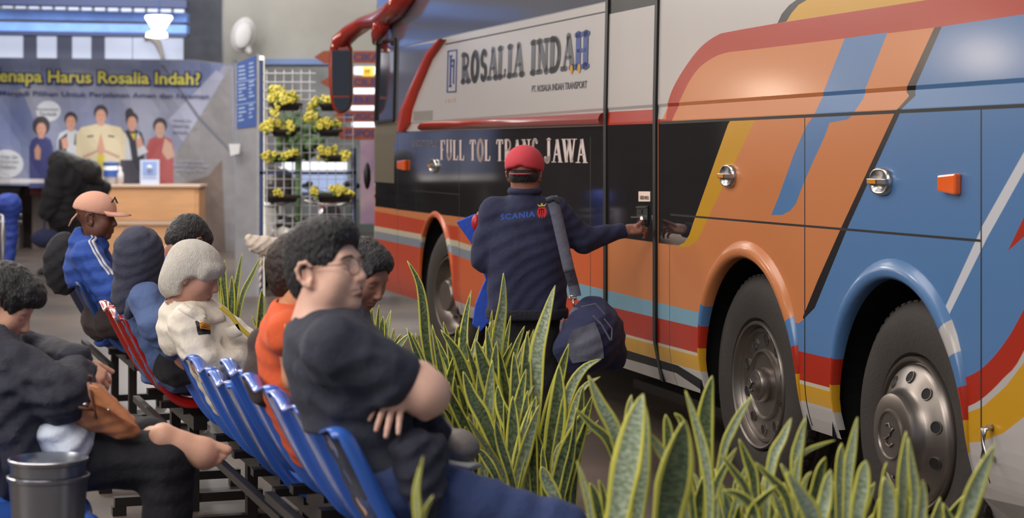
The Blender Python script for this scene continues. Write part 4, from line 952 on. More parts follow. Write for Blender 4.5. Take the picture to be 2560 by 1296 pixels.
Q(mat('banner_fold', (98, 96, 108), .7), [(402, 164), (408, 161), (499, 291), (579, 378), (578, 385), (494, 298)])
for cx, cy, rx, ry in ((121, 278, 31, 26), (15, 410, 44, 36)): Q(white_p, ell(cx, cy, rx, ry))
def figure(cx, top, hw, sh, cloth, hr, extra=None, bun=False):
    if bun: Q(hair_p, ell(cx-6, top+4, hw*.7, hw*1.0))
    Q(cloth, [(cx-sh, 470), (cx-sh, top+hw*4.2), (cx-sh*.8, top+hw*3.1), (cx-hw*.5, top+hw*2.6), (cx+hw*.5, top+hw*2.6), (cx+sh*.8, top+hw*3.1), (cx+sh, top+hw*4.2), (cx+sh, 470)])
    if extra: extra()
    Q(skin_p if cx < 370 else tan_p, [(cx-hw*.4, top+hw*2), (cx+hw*.4, top+hw*2), (cx+hw*.4, top+hw*2.9), (cx-hw*.4, top+hw*2.9)])
    Q(hair_p, ell(cx, top+hw*1.05, hw*hr, hw*1.12*hr)); Q(skin_p if cx < 370 else tan_p, ell(cx, top+hw*1.55, hw*.72, hw*.98))
    Q(hair_p, [(cx-hw*.66, top+hw*.95), (cx-hw*.3, top+hw*.62), (cx+hw*.3, top+hw*.62), (cx+hw*.66, top+hw*.95), (cx+hw*.4, top+hw*.45), (cx-hw*.4, top+hw*.45)])
    for q in (-.3, .3): Q(hair_p, ell(cx+hw*q, top+hw*1.4, hw*.10, hw*.06, 8))
    Q(red_p, [(cx-hw*.2, top+hw*2.0), (cx+hw*.2, top+hw*2.0), (cx, top+hw*2.12)])
figure(400, 296, 17, 34, red_p, 1.05, lambda: Q(tan_p, [(412, 345), (430, 360), (436, 392), (418, 400), (405, 380)]))
figure(330, 282, 16, 30, black_p, 1.0, lambda: (Q(white_p, [(300, 360), (312, 330), (322, 350), (330, 400), (310, 400)]), Q(white_p, [(356, 360), (345, 330), (340, 350), (345, 392), (370, 380)]), Q(yel_p, [(326, 334), (340, 334), (336, 352)]), Q(skin_p, [(340, 350), (352, 340), (358, 365), (344, 372)])), True)
figure(177, 280, 17, 34, white_p, .98, lambda: (Q(black_p, [(146, 350), (168, 332), (166, 390), (145, 400)]), Q(black_p, [(188, 334), (203, 345), (200, 370), (185, 362)]), Q(skin_p, [(153, 348), (168, 342), (172, 368), (158, 374)])))
figure(103, 297, 17, 30, navy_p, 1.3, lambda: Q(skin_p, [(86, 374), (94, 360), (102, 374), (100, 400), (88, 398)]))
figure(252, 263, 18, 62, cream_p, 1.0, lambda: (Q(skin_p, [(242, 372), (252, 330), (262, 372), (258, 386), (246, 386)]), Q(yel_p, [(244, 386), (260, 386), (262, 420), (252, 428), (242, 420)]), Q(tan_p, [(205, 390), (250, 372), (246, 380), (208, 398)]), Q(tan_p, [(300, 390), (255, 372), (258, 380), (298, 398)]), Q(black_p, [(218, 340), (234, 338), (234, 342), (218, 344)]), Q(black_p, [(270, 338), (286, 340), (286, 344), (270, 342)])))
Q(black_p, [(300, 400), (360, 400), (390, 470), (300, 470)])
m_bsh = mat('banner_white_strip', (196, 190, 190), .7); Q(m_bsh, [(-420, 440), (110, 448), (110, 458), (-420, 458)])
v, fc, ids = paint([(p, i) for i, (p, _) in enumerate(bm)], [], [((u, 100), (u, 700)) for u in range(-400, 600, 25)]+[((-420, y), (600, y)) for y in range(160, 640, 40)])
def bwave(u, v_): return .05*math.sin(u*.021+v_*.006)+.035*math.sin(u*.05-v_*.02)+.10*math.exp(-((u-490-(v_-160)*-.35)/40)**2)
used = sorted(set(k for q in fc for k in q)); mp_ = {k: i for i, k in enumerate(used)}
ms = []; mi = []
for i in ids:
    if bm[i][1] not in ms: ms.append(bm[i][1])
    mi.append(ms.index(bm[i][1]))
ban = empty('banner', (xx(200, ZN), ZN, 0), 'large printed blue banner with yellow title and uniformed staff hung along the back', 'banner')
bo = mk('banner_sheet', [W(v[k][0], v[k][1], ZN+bwave(v[k][0], v[k][1])) for k in used], [tuple(mp_[k] for k in q) for q in fc], ms, ban, mi)
def onban(x0, x1, yb0, yb1, h0, h1, off=.03):
    def f(x, y):
        u = x0+(x1-x0)*x; vb = yb0+(yb1-yb0)*x; h = h0+(h1-h0)*x; v_ = vb-h*y; return W(u, v_, ZN+bwave(u, v_)-off)
    return f
m_tit = mat('title_yellow', (196, 186, 70), .6)
for dx, dy, m, o_, bd in ((4, 5, dkb_p, .02, .05), (0, 1, dkb_p, .03, .11), (0, 0, m_tit, .04, .02)):
    e = 5 if bd == .11 else 0
    (put_letters if bd == .02 else put_text)('title_letter' if bd == .02 else 'title_outline', text_mesh('Kenapa Harus Rosalia Indah?', bd), onban(-30+dx-e, 500+dx+e, 214+dy+e, 222+dy+e, 42+2*e, 40+2*e, o_), [m], ban)
put_text('subtitle_text', text_mesh('Yang Menjadi Pilihan Untuk Perjalanan Aman dan Nyaman', .01), onban(-60, 522, 242, 251, 17, 16), [dkb_p], ban)
for x0, x1, y, t in ((92, 146, 277, 'Kenyamanan'), (98, 142, 288, 'Terbaik'), (434, 478, 306, 'Nyaman dan'), (432, 474, 320, 'terpercaya'), (432, 470, 334, 'untuk'), (450, 510, 406, 'Armada Terbaru'), (434, 520, 418, 'Berkualitas Tinggi'), (440, 510, 430, 'Harga Pas'), (0, 44, 395, 'Aman dan'), (0, 46, 408, 'Nyaman'), (0, 40, 420, 'Selalu')):
    put_text('small_text', text_mesh(t, 0), onban(x0, x1, y, y+1, 8, 8), [grey_p if x0 > 400 and y > 400 else black_p], ban)
b = MB()
for u in (-400, 470, 586): b.tube([W(u, 150, ZN+.2), (xx(u, ZN), ZN+.2, 0)], .03, 8)
b.tube([W(-420, 142, ZN+.15), W(480, 152, ZN+.15), W(586, 164, ZN+.15)], .02, 6); b.build('banner_poles', [mat('pole_grey', (120, 120, 125), .5)], ban)
# things under the banner
for u, v_, w_, h_, lb in ((100, 478, 52, 20, 'dark red crate stacked high below the banner'), (120, 532, 40, 22, 'dark red crate nearer the floor below the banner'), (15, 470, 70, 16, 'dark low crate at the far left under the banner')):
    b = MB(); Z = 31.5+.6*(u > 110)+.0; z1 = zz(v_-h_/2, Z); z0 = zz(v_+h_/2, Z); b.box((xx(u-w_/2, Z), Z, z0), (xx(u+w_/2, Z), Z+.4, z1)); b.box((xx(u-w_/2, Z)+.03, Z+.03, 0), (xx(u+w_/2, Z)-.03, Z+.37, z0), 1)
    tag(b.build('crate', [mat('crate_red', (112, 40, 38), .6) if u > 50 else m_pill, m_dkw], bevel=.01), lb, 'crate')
# desk
dk = empty('counter_desk', (xx(385, 29), 29, 0), 'light wooden counter desk with pale top in front of the banner', 'desk')
Zd = 28.5; m_wd = mat('desk_wood', (216, 160, 112), .5, var=.06, vscale=2, stretch=(1, 1, 6)); m_wt = mat('desk_top_pale', (214, 184, 160), .4)
x0, x1 = xx(268, Zd), xx(497, Zd); zt = zz(462, Zd)
b = MB(); b.box((x0, Zd, 0), (x1, Zd+.6, zt-.04)); b.box((x0+.02, Zd-.012, zz(552, Zd)), (x1-.05, Zd, zt-.05)); b.build('cabinet', [m_wd], dk, bevel=.006)
b = MB(); b.box((x0-.03, Zd-.04, zt-.04), (x1+.03, Zd+.65, zt)); b.build('desk_top', [m_wt], dk, bevel=.006)
b = MB(); b.box((x0+.02, Zd-.02, zz(562, Zd)), (x1-.02, Zd, zz(553, Zd))); b.build('rail_strip', [m_wt], dk)
b = MB(); Z = Zd+.15; b.box((xx(350, Z), Z, zt), (xx(398, Z), Z+.03, zz(400, Z))); o = b.build('sign_card', [mat('card_white', (190, 200, 222), .5)], bevel=.004); tag(o, 'white upright card holder with blue print on the counter', 'sign')
b = MB(); b.box((xx(356, Z), Z-.004, zz(440, Z)), (xx(392, Z), Z, zz(404, Z)), 0)
b.box((xx(356, Z), Z-.004, zz(447, Z)), (xx(392, Z), Z, zz(444, Z)), 0); k = b.build('card_print', [mat('card_blue', (140, 160, 208), .5)]); k.parent = o
b = MB(); b.lathe([(.035, 0), (.04, .02), (.012, .06)], W(374, 420, Z-.01), (0, -1, 0), 16); k = b.build('card_emblem', [mat('card_pale', (205, 212, 228), .5)]); k.parent = o
cp = empty('cup', W(278, 462, Z), 'white tub with a blue lid on the counter', 'tub')
b = MB(); b.lathe([(0, 0), (.10, 0), (.115, .3), (0, .3)], (W(278, 462, Z).x, Z, zt), (0, 0, 1), 24); b.build('tub', [mat('tub_white', (205, 210, 220), .4)], cp, smooth=True)
b = MB(); b.lathe([(0, .3), (.125, .3), (.125, .34), (0, .35)], (W(278, 462, Z).x, Z, zt), (0, 0, 1), 24); b.build('lid', [m_bl], cp, smooth=True)
b = MB(); b.lathe([(.118, .12), (.118, .22)], (W(278, 462, Z).x, Z, zt), (0, 0, 1), 24); b.build('label_band', [m_bl], cp, smooth=True)
b = MB(); c = (W(303, 462, Z).x, Z-.06, zt); b.lathe([(0, 0), (.045, 0), (.05, .16), (.02, .22), (.02, .27), (0, .27)], c, (0, 0, 1), 16); tag(b.build('bottle', [mat('bottle_white', (210, 205, 205), .4)], smooth=True), 'small white bottle beside the blue-lidded tub', 'bottle')
# trolley and blue bundle at the far left
Z = 19; tr = empty('trolley', (xx(20, Z), Z, 0), 'metal rail trolley at the far left edge', 'trolley')
b = MB()
for v_ in (540, 557): b.tube([W(-60, v_, Z), W(54, v_, Z)], .022, 8)
for u in (-60, 8): b.tube([W(u, 535, Z), (xx(u, Z), Z, 0)], .025, 8)
b.tube([(xx(-60, Z), Z, .08), (xx(50, Z), Z, .08)], .03, 8); b.build('rails', [mat('rail_steel', (120, 120, 130), .35, .7)], tr, smooth=True)
o = sdf_mesh('sack', [el(W(28, 515, Z-.25), (.11, .1, .13), None, .05), el(W(10, 508, Z-.25), (.09, .09, .09), None, .05), rc(W(30, 535, Z-.25), W(30, 590, Z-.25), .065, .06, .04), rc(W(30, 590, Z-.25), (W(30, 590, Z).x, Z-.25, .05), .06, .05)], [mat('sack_blue', (34, 62, 150), .7, bump=.3, bscale=18)], res=.02, wr=.012, wf=30); tag(o, 'bright blue bundle hanging in front of the rail at the far left', 'bundle')
# drain grate under the coach edge
gr = empty('drain_grate', W(1640, 385+1.6*F/11.6, 11.6), 'dark ribbed metal plate on the ground under the coach', 'grate')
b = MB(); A = Vector((.84, 12.9, .0)); B = Vector((1.35, 11.1, 0)); d = (B-A).normalized(); n_ = Vector((-d.y, d.x, 0))*-1
if n_.x < 0: n_ = -n_
for i in range(14):
    p = A+n_*(.035*i); b.obox(p+(B-A)/2+Vector((0, 0, .03)), [d, n_, (0, 0, 1)], [(B-A).length/2, .009, .03])
b.obox(A+(B-A)/2+n_*.24+Vector((0, 0, .006)), [d, n_, (0, 0, 1)], [(B-A).length/2, .25, .006]); b.build('bars', [mat('grate_steel', (92, 86, 84), .4, .6)], gr)
# ---------------- benches ----------------
RD = Vector((-.318, .948, 0)).normalized(); RFW = Vector((RD.y, -RD.x, 0))   # along the row (away), facing direction
PROF = [(.435, -.045), (.43, -.01), (.40, .01), (.30, .002), (.16, -.018), (.09, -.012), (.045, .02), (.005, .075), (-.045, .16), (-.09, .25), (-.125, .325), (-.145, .36), (-.165, .37), (-.185, .362)]
def shell_mesh(wd=.215):
    xs = [-1, -.97, -.9, -.75, -.4, 0, .4, .75, .9, .97, 1]; zo = [-.022, -.004, .008, .004, -.008, -.014, -.008, .004, .008, -.004, -.022]
    v = []; n = len(xs)
    for j, (y, z) in enumerate(PROF):
        a = PROF[max(j-1, 0)]; c = PROF[min(j+1, len(PROF)-1)]; t = Vector((c[0]-a[0], c[1]-a[1])).normalized(); nn = Vector((-t.y, t.x))*-1
        back = j >= 6; k = 1.0 if j < 12 else .5
        wj = wd*(1-.10*max(0, j-9)/4 if back else 1-.05*(j < 3))
        for x, o in zip(xs, zo):
            yy = y+nn.x*o*1.3*k; z2 = z+nn.y*o*1.3*k
            if j >= 10: z2 -= .022*math.exp(-(x/.35)**2)*(j-9)/4*1.2
            if j <= 1 and abs(x) > .8: yy -= .02
            v.append((x*wj, yy, z2))
    f = [(j*n+i, j*n+i+1, (j+1)*n+i+1, (j+1)*n+i) for j in range(len(PROF)-1) for i in range(n-1)]
    return v, f
SV, SF = shell_mesh()
m_cb = mat('chair_blue', (62, 110, 205), .22, coat=.4); m_cb2 = mat('chair_dark_blue', (40, 66, 118), .3, coat=.3); m_cr = mat('chair_red', (165, 28, 20), .2, coat=.5); m_cdk = mat('chair_navy', (36, 40, 66), .35)
m_fs = mat('bench_black_steel', (24, 18, 16), .45)
BASE = Vector((-.845+.02, 5.98, 0))   # near back corner of a seat on the row line
def rowp(Zv, off=0):   # point on the row line (near ear) for depth Zv
    return Vector((-.845-.322*(Zv-5.98)+off, Zv, 0))
def bench(name, zs, zseat, cols, lb, off=0, pitch=.45, wd=.215, legs=True):
    p0 = rowp(zs[-1], off); root = empty(name, (p0.x, p0.y, 0), lb, 'bench')
    for Zv, c in zip(zs, cols):
        p = rowp(Zv, off)+RD*wd+RFW*.17; M = Matrix(((-RD.x, RFW.x, 0, p.x), (-RD.y, RFW.y, 0, p.y), (0, 0, 1, zseat), (0, 0, 0, 1)))
        o = mk('seat_shell', [M @ Vector(q) for q in [(x*wd/.215, y, z) for x, y, z in SV]], SF, [c], root, smooth=True)
        s = o.modifiers.new('so', 'SOLIDIFY'); s.thickness = .012; s.offset = -1; ss = o.modifiers.new('su', 'SUBSURF'); ss.levels = 1; ss.render_levels = 2
        b = MB(); q = p+RFW*.16; b.obox(q+Vector((0, 0, zseat-.045)), [RFW, RD, (0, 0, 1)], [.14, .03, .014]); b.obox(q+Vector((0, 0, zseat-.07)), [RFW, RD, (0, 0, 1)], [.05, .09, .012]); b.build('seat_bracket', [m_fs], root)
    a = rowp(zs[-1], off)+RFW*.33; e = rowp(zs[0], off)+RD*2*wd+RFW*.33; L_ = (e-a).length
    b = MB(); b.obox((a+e)/2+Vector((0, 0, zseat-.105)), [RD, RFW, (0, 0, 1)], [L_/2+.02, .03, .03]); b.obox((a+e)/2-RFW*.16+Vector((0, 0, zseat-.105)), [RD, RFW, (0, 0, 1)], [L_/2+.02, .015, .015]); b.build('beam', [m_fs], root)
    for t in ((.18, .82) if L_ > .7 else (.5,)):
        c = a+(e-a)*t
        b = MB(); b.obox(c+Vector((0, 0, (zseat-.13)/2)), [RD, RFW, (0, 0, 1)], [.03, .022, (zseat-.13)/2]); b.build('leg', [m_fs], root)
        b = MB(); b.obox(c-RFW*.02+Vector((0, 0, .06)), [RFW, RD, (0, 0, 1)], [.33, .025, .02]); b.obox(c+RFW*.29+Vector((0, 0, .02)), [RFW, RD, (0, 0, 1)], [.03, .03, .02]); b.obox(c-RFW*.33+Vector((0, 0, .02)), [RFW, RD, (0, 0, 1)], [.03, .03, .02]); b.build('foot_bar', [m_fs], root)
bench('waiting_bench', [5.98, 5.56, 5.13, 4.70], .53, [m_cb]*4, 'nearest blue plastic waiting bench, with the man in a dark T-shirt', off=.0)
bench('waiting_bench', [7.74, 7.30, 6.88, 6.46], .435, [m_cb]*4, 'lower blue waiting bench under the white-haired man', off=.035)
bench('waiting_bench', [8.62, 8.17], .52, [m_cr]*2, 'pair of joined red plastic seats on a black frame', off=-.14)
bench('waiting_bench', [11.6, 11.12, 10.6], .50, [m_cdk, m_cdk, m_cb2], 'far dark blue waiting bench under the man in the pink cap', off=-.11)
# bench at the lower left corner, partly out of the picture
def bench2():
    root = empty('waiting_bench', (-1.9, 6.1, 0), 'blue waiting bench at the lower left corner behind the metal pails', 'bench')
    for k in range(2):
        p = Vector((-1.74, 5.84, 0))-RD*(-.47*k+.0)+RFW*.0
        M = Matrix(((-RD.x, RFW.x, 0, p.x), (-RD.y, RFW.y, 0, p.y), (0, 0, 1, .47), (0, 0, 0, 1)))
        o = mk('seat_shell', [M @ Vector(q) for q in SV], SF, [m_cb], root, smooth=True); s = o.modifiers.new('so', 'SOLIDIFY'); s.thickness = .012; s.offset = -1; ss = o.modifiers.new('su', 'SUBSURF'); ss.levels = 1
    b = MB(); c = Vector((-1.80, 6.05, 0))+RFW*.16
    b.obox(c+Vector((0, 0, .37)), [RD, RFW, (0, 0, 1)], [.5, .03, .03]); b.build('beam', [m_fs], root)
    for t in (-.35, .35):
        b = MB(); b.obox(c+RD*t+Vector((0, 0, .17)), [RD, RFW, (0, 0, 1)], [.03, .022, .17]); b.build('leg', [m_fs], root)
        b = MB(); b.obox(c+RD*t+Vector((0, 0, .03)), [RFW, RD, (0, 0, 1)], [.3, .025, .02]); b.build('foot_bar', [m_fs], root)
bench2()
# pails
m_pail = mat('galvanised_steel', (165, 166, 172), .28, .95, bump=.08, bscale=14); m_rst = mat('pail_rust', (140, 96, 90), .5, .5)
ZP = 5.45; sP = F/ZP; cx = xx(121, ZP)
def pail(r, z0, z1, lb, rust=False, nm='pail', cxx=cx):
    root = empty(nm, (cxx, ZP, z0), lb, 'pail', 'nested metal pails')
    b = MB(); b.lathe([(0, .004), (r*.74, .004), (r*.8, 0), (r*.98, z1-z0-.01), (r*1.03, z1-z0-.006), (r*1.04, z1-z0+.004), (r*1.0, z1-z0+.006), (r*.955, z1-z0-.01), (r*.78, .012), (0, .012)], (cxx, ZP, z0), (0, 0, 1), 48); o = b.build('pail_body', [m_pail], root, autosmooth=True)
    return root
sc_ = ZP/F
zr1 = zz(1150, ZP); zr2 = zz(1192, ZP); zb = .36
p2 = pail(98*sc_, zb, zr2, 'lower galvanised pail with a rusty patch and wire handle'); pail(95*sc_, zb+.06, zr1, 'upper galvanised pail nested in the pail below it', nm='pail')
b = MB(); b.tube([(cx-.11+.22*i/20, ZP-.098*math.sin(math.pi*i/20)-.008, zr2+.002-.012*math.sin(math.pi*i/20)) for i in range(21)], .0035, 6); b.build('handle', [m_chr], p2, smooth=True)
b = MB(); rp = []
for i in range(9):
    a = math.radians(200+i*8.5); z0_ = zb+.02; z1_ = zb+.05+.13*math.sin(math.pi*(i+1)/10)*(.7+.3*((i*37) % 5)/4)
    def rr_(z): return 98*sc_*(.8+.18*(z-zb)/(zr2-zb))+.0015
    rp.append(((cx+rr_(z0_)*math.cos(a), ZP+rr_(z0_)*math.sin(a), z0_), (cx+rr_(z1_)*math.cos(a), ZP+rr_(z1_)*math.sin(a), z1_)))
b.add([q for r_ in rp for q in r_], [(2*i, 2*i+2, 2*i+3, 2*i+1) for i in range(8)]); b.build('rust_patch', [m_rst], p2)
b = MB(); b.box((cx-.13, ZP-.13, .33), (cx+.13, ZP+.13, zb))
for sx in (-1, 1):
    for sy in (-1, 1): b.box((cx+sx*.11-.015, ZP+sy*.11-.015, 0), (cx+sx*.11+.015, ZP+sy*.11+.015, .33))
b.box((cx-.12, ZP-.125, .14), (cx+.12, ZP-.105, .17)); tag(b.build('stool', [m_fs], bevel=.004), 'low black stool carrying the metal pails', 'stool')
# ---------------- snake plants ----------------
m_ly = mat('leaf_margin_yellow', (212, 208, 88), .4, var=.1, vscale=10, coat=.15); m_lg2 = mat('leaf_banded_green', (62, 82, 48), .38, coat=.2)
m_lp = mat('leaf_banded_pale', (150, 168, 132), .38, coat=.2)
for m, c1, c2 in ((m_lg2, (58, 74, 48), (112, 126, 88)), (m_lp, (120, 138, 104), (186, 194, 172))):
    nt = m.node_tree; N = nt.nodes; L = nt.links; at = N.new('ShaderNodeAttribute'); at.attribute_name = 'leafuv'
    sx = N.new('ShaderNodeSeparateXYZ'); L.new(at.outputs['Vector'], sx.inputs[0])
    no = N.new('ShaderNodeTexNoise'); no.inputs['Scale'].default_value = 3.0; no.inputs['Detail'].default_value = 6
    mpn = N.new('ShaderNodeMapping'); mpn.inputs['Scale'].default_value = (1.2, 15, 1); L.new(at.outputs['Vector'], mpn.inputs[0]); L.new(mpn.outputs[0], no.inputs['Vector'])
    r = N.new('ShaderNodeValToRGB'); r.color_ramp.elements[0].position = .40; r.color_ramp.elements[1].position = .66
    r.color_ramp.elements[0].color = (*lin(c1), 1); r.color_ramp.elements[1].color = (*lin(c2), 1); L.new(no.outputs['Fac'], r.inputs[0]); L.new(r.outputs[0], N['Principled BSDF'].inputs['Base Color'])
def leaf(path, wid, parent, pale=False, twist=0.0, face=None, seed=0, margin=.30, cut=False):
    # path: world points base -> tip ; wid: full width in metres
    rr = random.Random(seed); n = 16; P3 = [Vector(p) for p in path]; pts = []
    K = len(P3)-1
    def cr(t):
        x = t*K; i = min(int(x), K-1); f = x-i; p0 = P3[max(i-1, 0)]; p1 = P3[i]; p2 = P3[i+1]; p3 = P3[min(i+2, K)]
        return .5*((2*p1)+(p2-p0)*f+(2*p0-5*p1+4*p2-p3)*f*f+(3*p1-p0-3*p2+p3)*f**3)
    fn = Vector(face) if face else Vector((rr.uniform(-.5, .5), -1, rr.uniform(-.1, .3)))
    xs = [-1, -(1-margin), -.35, 0, .35, (1-margin), 1]; v = []; uv = []
    for i in range(n+1):
        t = i/n; p = cr(t); d = (cr(min(t+.02, 1))-cr(max(t-.02, 0))).normalized()
        q = Matrix.Rotation(twist*(t-.4), 3, d) @ fn; s = d.cross(q).normalized(); nn = s.cross(d)
        if cut: ww = .75+.25*t
        else: ww = min(1, .42+1.05*t) if t < .55 else 1-((t-.55)/.45)**1.9
        ww = max(ww, .02)*wid/2; cup = .30
        for x in xs: v.append(p+s*x*ww+nn*(x*x*cup*ww)+nn*(math.sin(t*19+seed)*.02*abs(x)*ww)); uv.append((x*.5, t*(cr(1)-cr(0)).length*1.6+seed*.37, 0))
    k = len(xs); m0 = len(v); f = []; mi = []
    for i in range(n):
        for j in range(k-1): f.append((i*k+j, i*k+j+1, (i+1)*k+j+1, (i+1)*k+j)); mi.append(0 if j in (0, k-2) else 1)
    o = mk('leaf', v, f, [m_ly, m_lp if pale else m_lg2], parent, mi, smooth=True)
    a = o.data.attributes.new('leafuv', 'FLOAT_VECTOR', 'POINT'); a.data.foreach_set('vector', [c for q in uv for c in q])
    s = o.modifiers.new('so', 'SOLIDIFY'); s.thickness = .0035; s.offset = 0
    return o
PL = {}
m_plant = mat('planter_white', (205, 208, 216), .6, bump=.15, bscale=60, var=.08, vscale=60); m_soil = mat('soil', (50, 38, 30), .95, bump=.6, bscale=40)
m_plant2 = mat('planter_concrete', (112, 100, 90), .8, bump=.2, bscale=30)
def planter(c, L_, W_, H_, lb, pm=None):
    root = empty('planter', (c[0], c[1], 0), lb, 'planter'); b = MB(); d = Vector((-.32, .947, 0)).normalized(); n_ = Vector((d.y, -d.x, 0)); c = Vector((c[0], c[1], 0))
    b.obox(c+Vector((0, 0, .02)), [d, n_, (0, 0, 1)], [L_/2-.03, W_/2-.03, .02])
    for s in (-1, 1):
        b.obox(c+n_*s*(W_/2-.02)+Vector((0, 0, H_/2)), [d, n_, (0, 0, 1)], [L_/2, .02, H_/2]); b.obox(c+d*s*(L_/2-.02)+Vector((0, 0, H_/2)), [d, n_, (0, 0, 1)], [.02, W_/2, H_/2])
    b.build('trough', [pm or m_plant], root, bevel=.008)
    b = MB(); b.obox(c+Vector((0, 0, H_-.05)), [d, n_, (0, 0, 1)], [L_/2-.035, W_/2-.035, .01]); b.build('soil', [m_soil], root)
    return root
def plant(c, z0, lb): return empty('snake_plant', (c.x, c.y, z0), lb, 'plant')
def pline(Z, off=0): return Vector((-.05-.335*(Z-7.1)+off, Z, 0))
def tl(tip, mids, base, Z, wpx, parent, Zb=None, sd=0, **k):
    # leaf traced in the photograph at depth Z; base given as pixel at depth Zb
    Zb = Zb or Z; pts = [base]+mids[::-1]+[tip]; n = len(pts)-1
    path = [W(p[0], p[1], Zb+(Z-Zb)*i/n) for i, p in enumerate(pts)]
    zb = path[0].z; soil = .27
    if zb > soil+.03:   # carry the leaf down to the soil
        path = [Vector((path[0].x*.7+parent.location.x*.3, path[0].y*.7+parent.location.y*.3, soil))]+path
    return leaf(path, wpx*Z/F*1.05, parent, seed=sd, **k)
planter(pline(7.1), 1.5, .42, .30, 'white speckled planter trough under the middle snake plants')
planter(pline(4.95, .02)+Vector((-.08, 0, 0)), 1.7, .55, .30, 'white planter trough in the right foreground under the snake plants')
planter(pline(9.3, -.02), 1.2, .38, .30, 'small concrete planter trough between the seated man and the front wheel', m_plant2)
planter(pline(11.6, -.05), 1.2, .38, .30, 'concrete planter trough behind the white-haired man', m_plant2)
A = {}
for i, (Zp_, lb) in enumerate(((6.65, 'snake plant at the near end of the middle clump'), (6.95, 'snake plant in the centre of the middle clump, with the tallest upright leaf'), (7.3, 'snake plant at the back of the middle clump behind the resting elbow'), (7.6, 'snake plant at the far left of the middle clump with one long curling leaf'))):
    A[i] = plant(pline(Zp_), .26, lb)
G = [  # tip, mids, base, Z, width, plant, pale
 ((1018, 652), [(1046, 705), (1058, 770), (1064, 850), (1082, 950)], (1130, 1120), 7.55, 26, 3, 0), ((1178, 726), [(1160, 840), (1168, 950)], (1185, 1110), 7.5, 32, 3, 0),
 ((1259, 683), [(1256, 760), (1243, 850), (1232, 980)], (1225, 1150), 7.2, 34, 1, 1), ((1388, 713), [(1366, 792), (1345, 880), (1340, 990)], (1325, 1170), 6.9, 40, 1, 1),
 ((1277, 789), [(1262, 880), (1255, 960)], (1250, 1100), 7.3, 22, 2, 0), ((1102, 825), [(1140, 880), (1163, 940), (1185, 1020)], (1210, 1150), 7.2, 36, 2, 0),
 ((1188, 848), [(1210, 920), (1235, 1000)], (1260, 1140), 6.9, 46, 1, 0), ((1312, 815), [(1290, 870), (1270, 950)], (1262, 1100), 7.2, 20, 2, 0), ((1334, 823), [(1315, 900), (1298, 980)], (1285, 1120), 7.1, 20, 2, 0),
 ((1398, 911), [(1396, 980), (1390, 1060), (1378, 1140)], (1366, 1225), 6.6, 50, 0, 0), ((1504, 898), [(1462, 920), (1428, 970), (1405, 1050)], (1380, 1190), 6.6, 26, 0, 1), ((1502, 942), [(1455, 975), (1425, 1060)], (1396, 1205), 6.55, 18, 0, 1),
 ((1479, 1004), [(1445, 1065), (1408, 1145)], (1385, 1235), 6.5, 34, 0, 0), ((1497, 1050), [(1470, 1082), (1430, 1096), (1392, 1130)], (1380, 1220), 6.55, 15, 0, 1), ((1244, 964), [(1252, 1010), (1272, 1060)], (1310, 1170), 6.7, 38, 1, 0),
 ((1158, 929), [(1180, 995), (1212, 1055)], (1262, 1190), 6.7, 40, 1, 0), ((1028, 832), [(1045, 870), (1064, 920), (1090, 980)], (1140, 1120), 7.4, 18, 3, 0), ((1026, 835), [(1010, 850), (990, 880), (985, 930)], (1060, 1110), 7.5, 18, 3, 1),
 ((1315, 923), [(1300, 1000), (1290, 1080)], (1300, 1190), 6.7, 34, 1, 0), ((1355, 1167), [(1365, 1200)], (1396, 1275), 6.3, 34, 0, 1), ((1441, 1020), [(1430, 1120), (1415, 1190)], (1400, 1262), 6.35, 24, 0, 0), ((1340, 990), [(1330, 1070)], (1335, 1200), 6.6, 30, 0, 0),
 ((1237, 1050), [(1250, 1110)], (1280, 1210), 6.4, 26, 0, 0), ((1190, 1120), [(1215, 1150)], (1245, 1210), 6.4, 24, 0, 0), ((1108, 805), [(1120, 850), (1130, 920)], (1150, 1080), 7.6, 14, 3, 0), ((1230, 775), [(1225, 850), (1215, 920)], (1215, 1080), 7.5, 18, 3, 0),
]
for i, (t, m, b_, Z, w_, p, pale) in enumerate(G): tl(t, m, b_, Z, w_, A[p], sd=i, pale=bool(pale), twist=random.uniform(-.5, .5))
rr = random.Random(11)
for i in range(84):
    p = rr.choice([0, 1, 2, 3, 1, 2]); c = A[p].location; bx = c.x+rr.uniform(-.13, .13); by = c.y+rr.uniform(-.15, .15); h = rr.uniform(.32, .68) if p else rr.uniform(.28, .55)
    lean = Vector((rr.gauss(.0, .11), rr.gauss(0, .12), 0)); b0 = Vector((bx, by, .27)); leaf([b0, b0+lean*.2+Vector((0, 0, h*.35)), b0+lean*.6+Vector((0, 0, h*.7)), b0+lean+Vector((0, 0, h))], rr.uniform(.03, .062), A[p], seed=100+i, pale=rr.random() < .25, twist=rr.uniform(-1, 1))
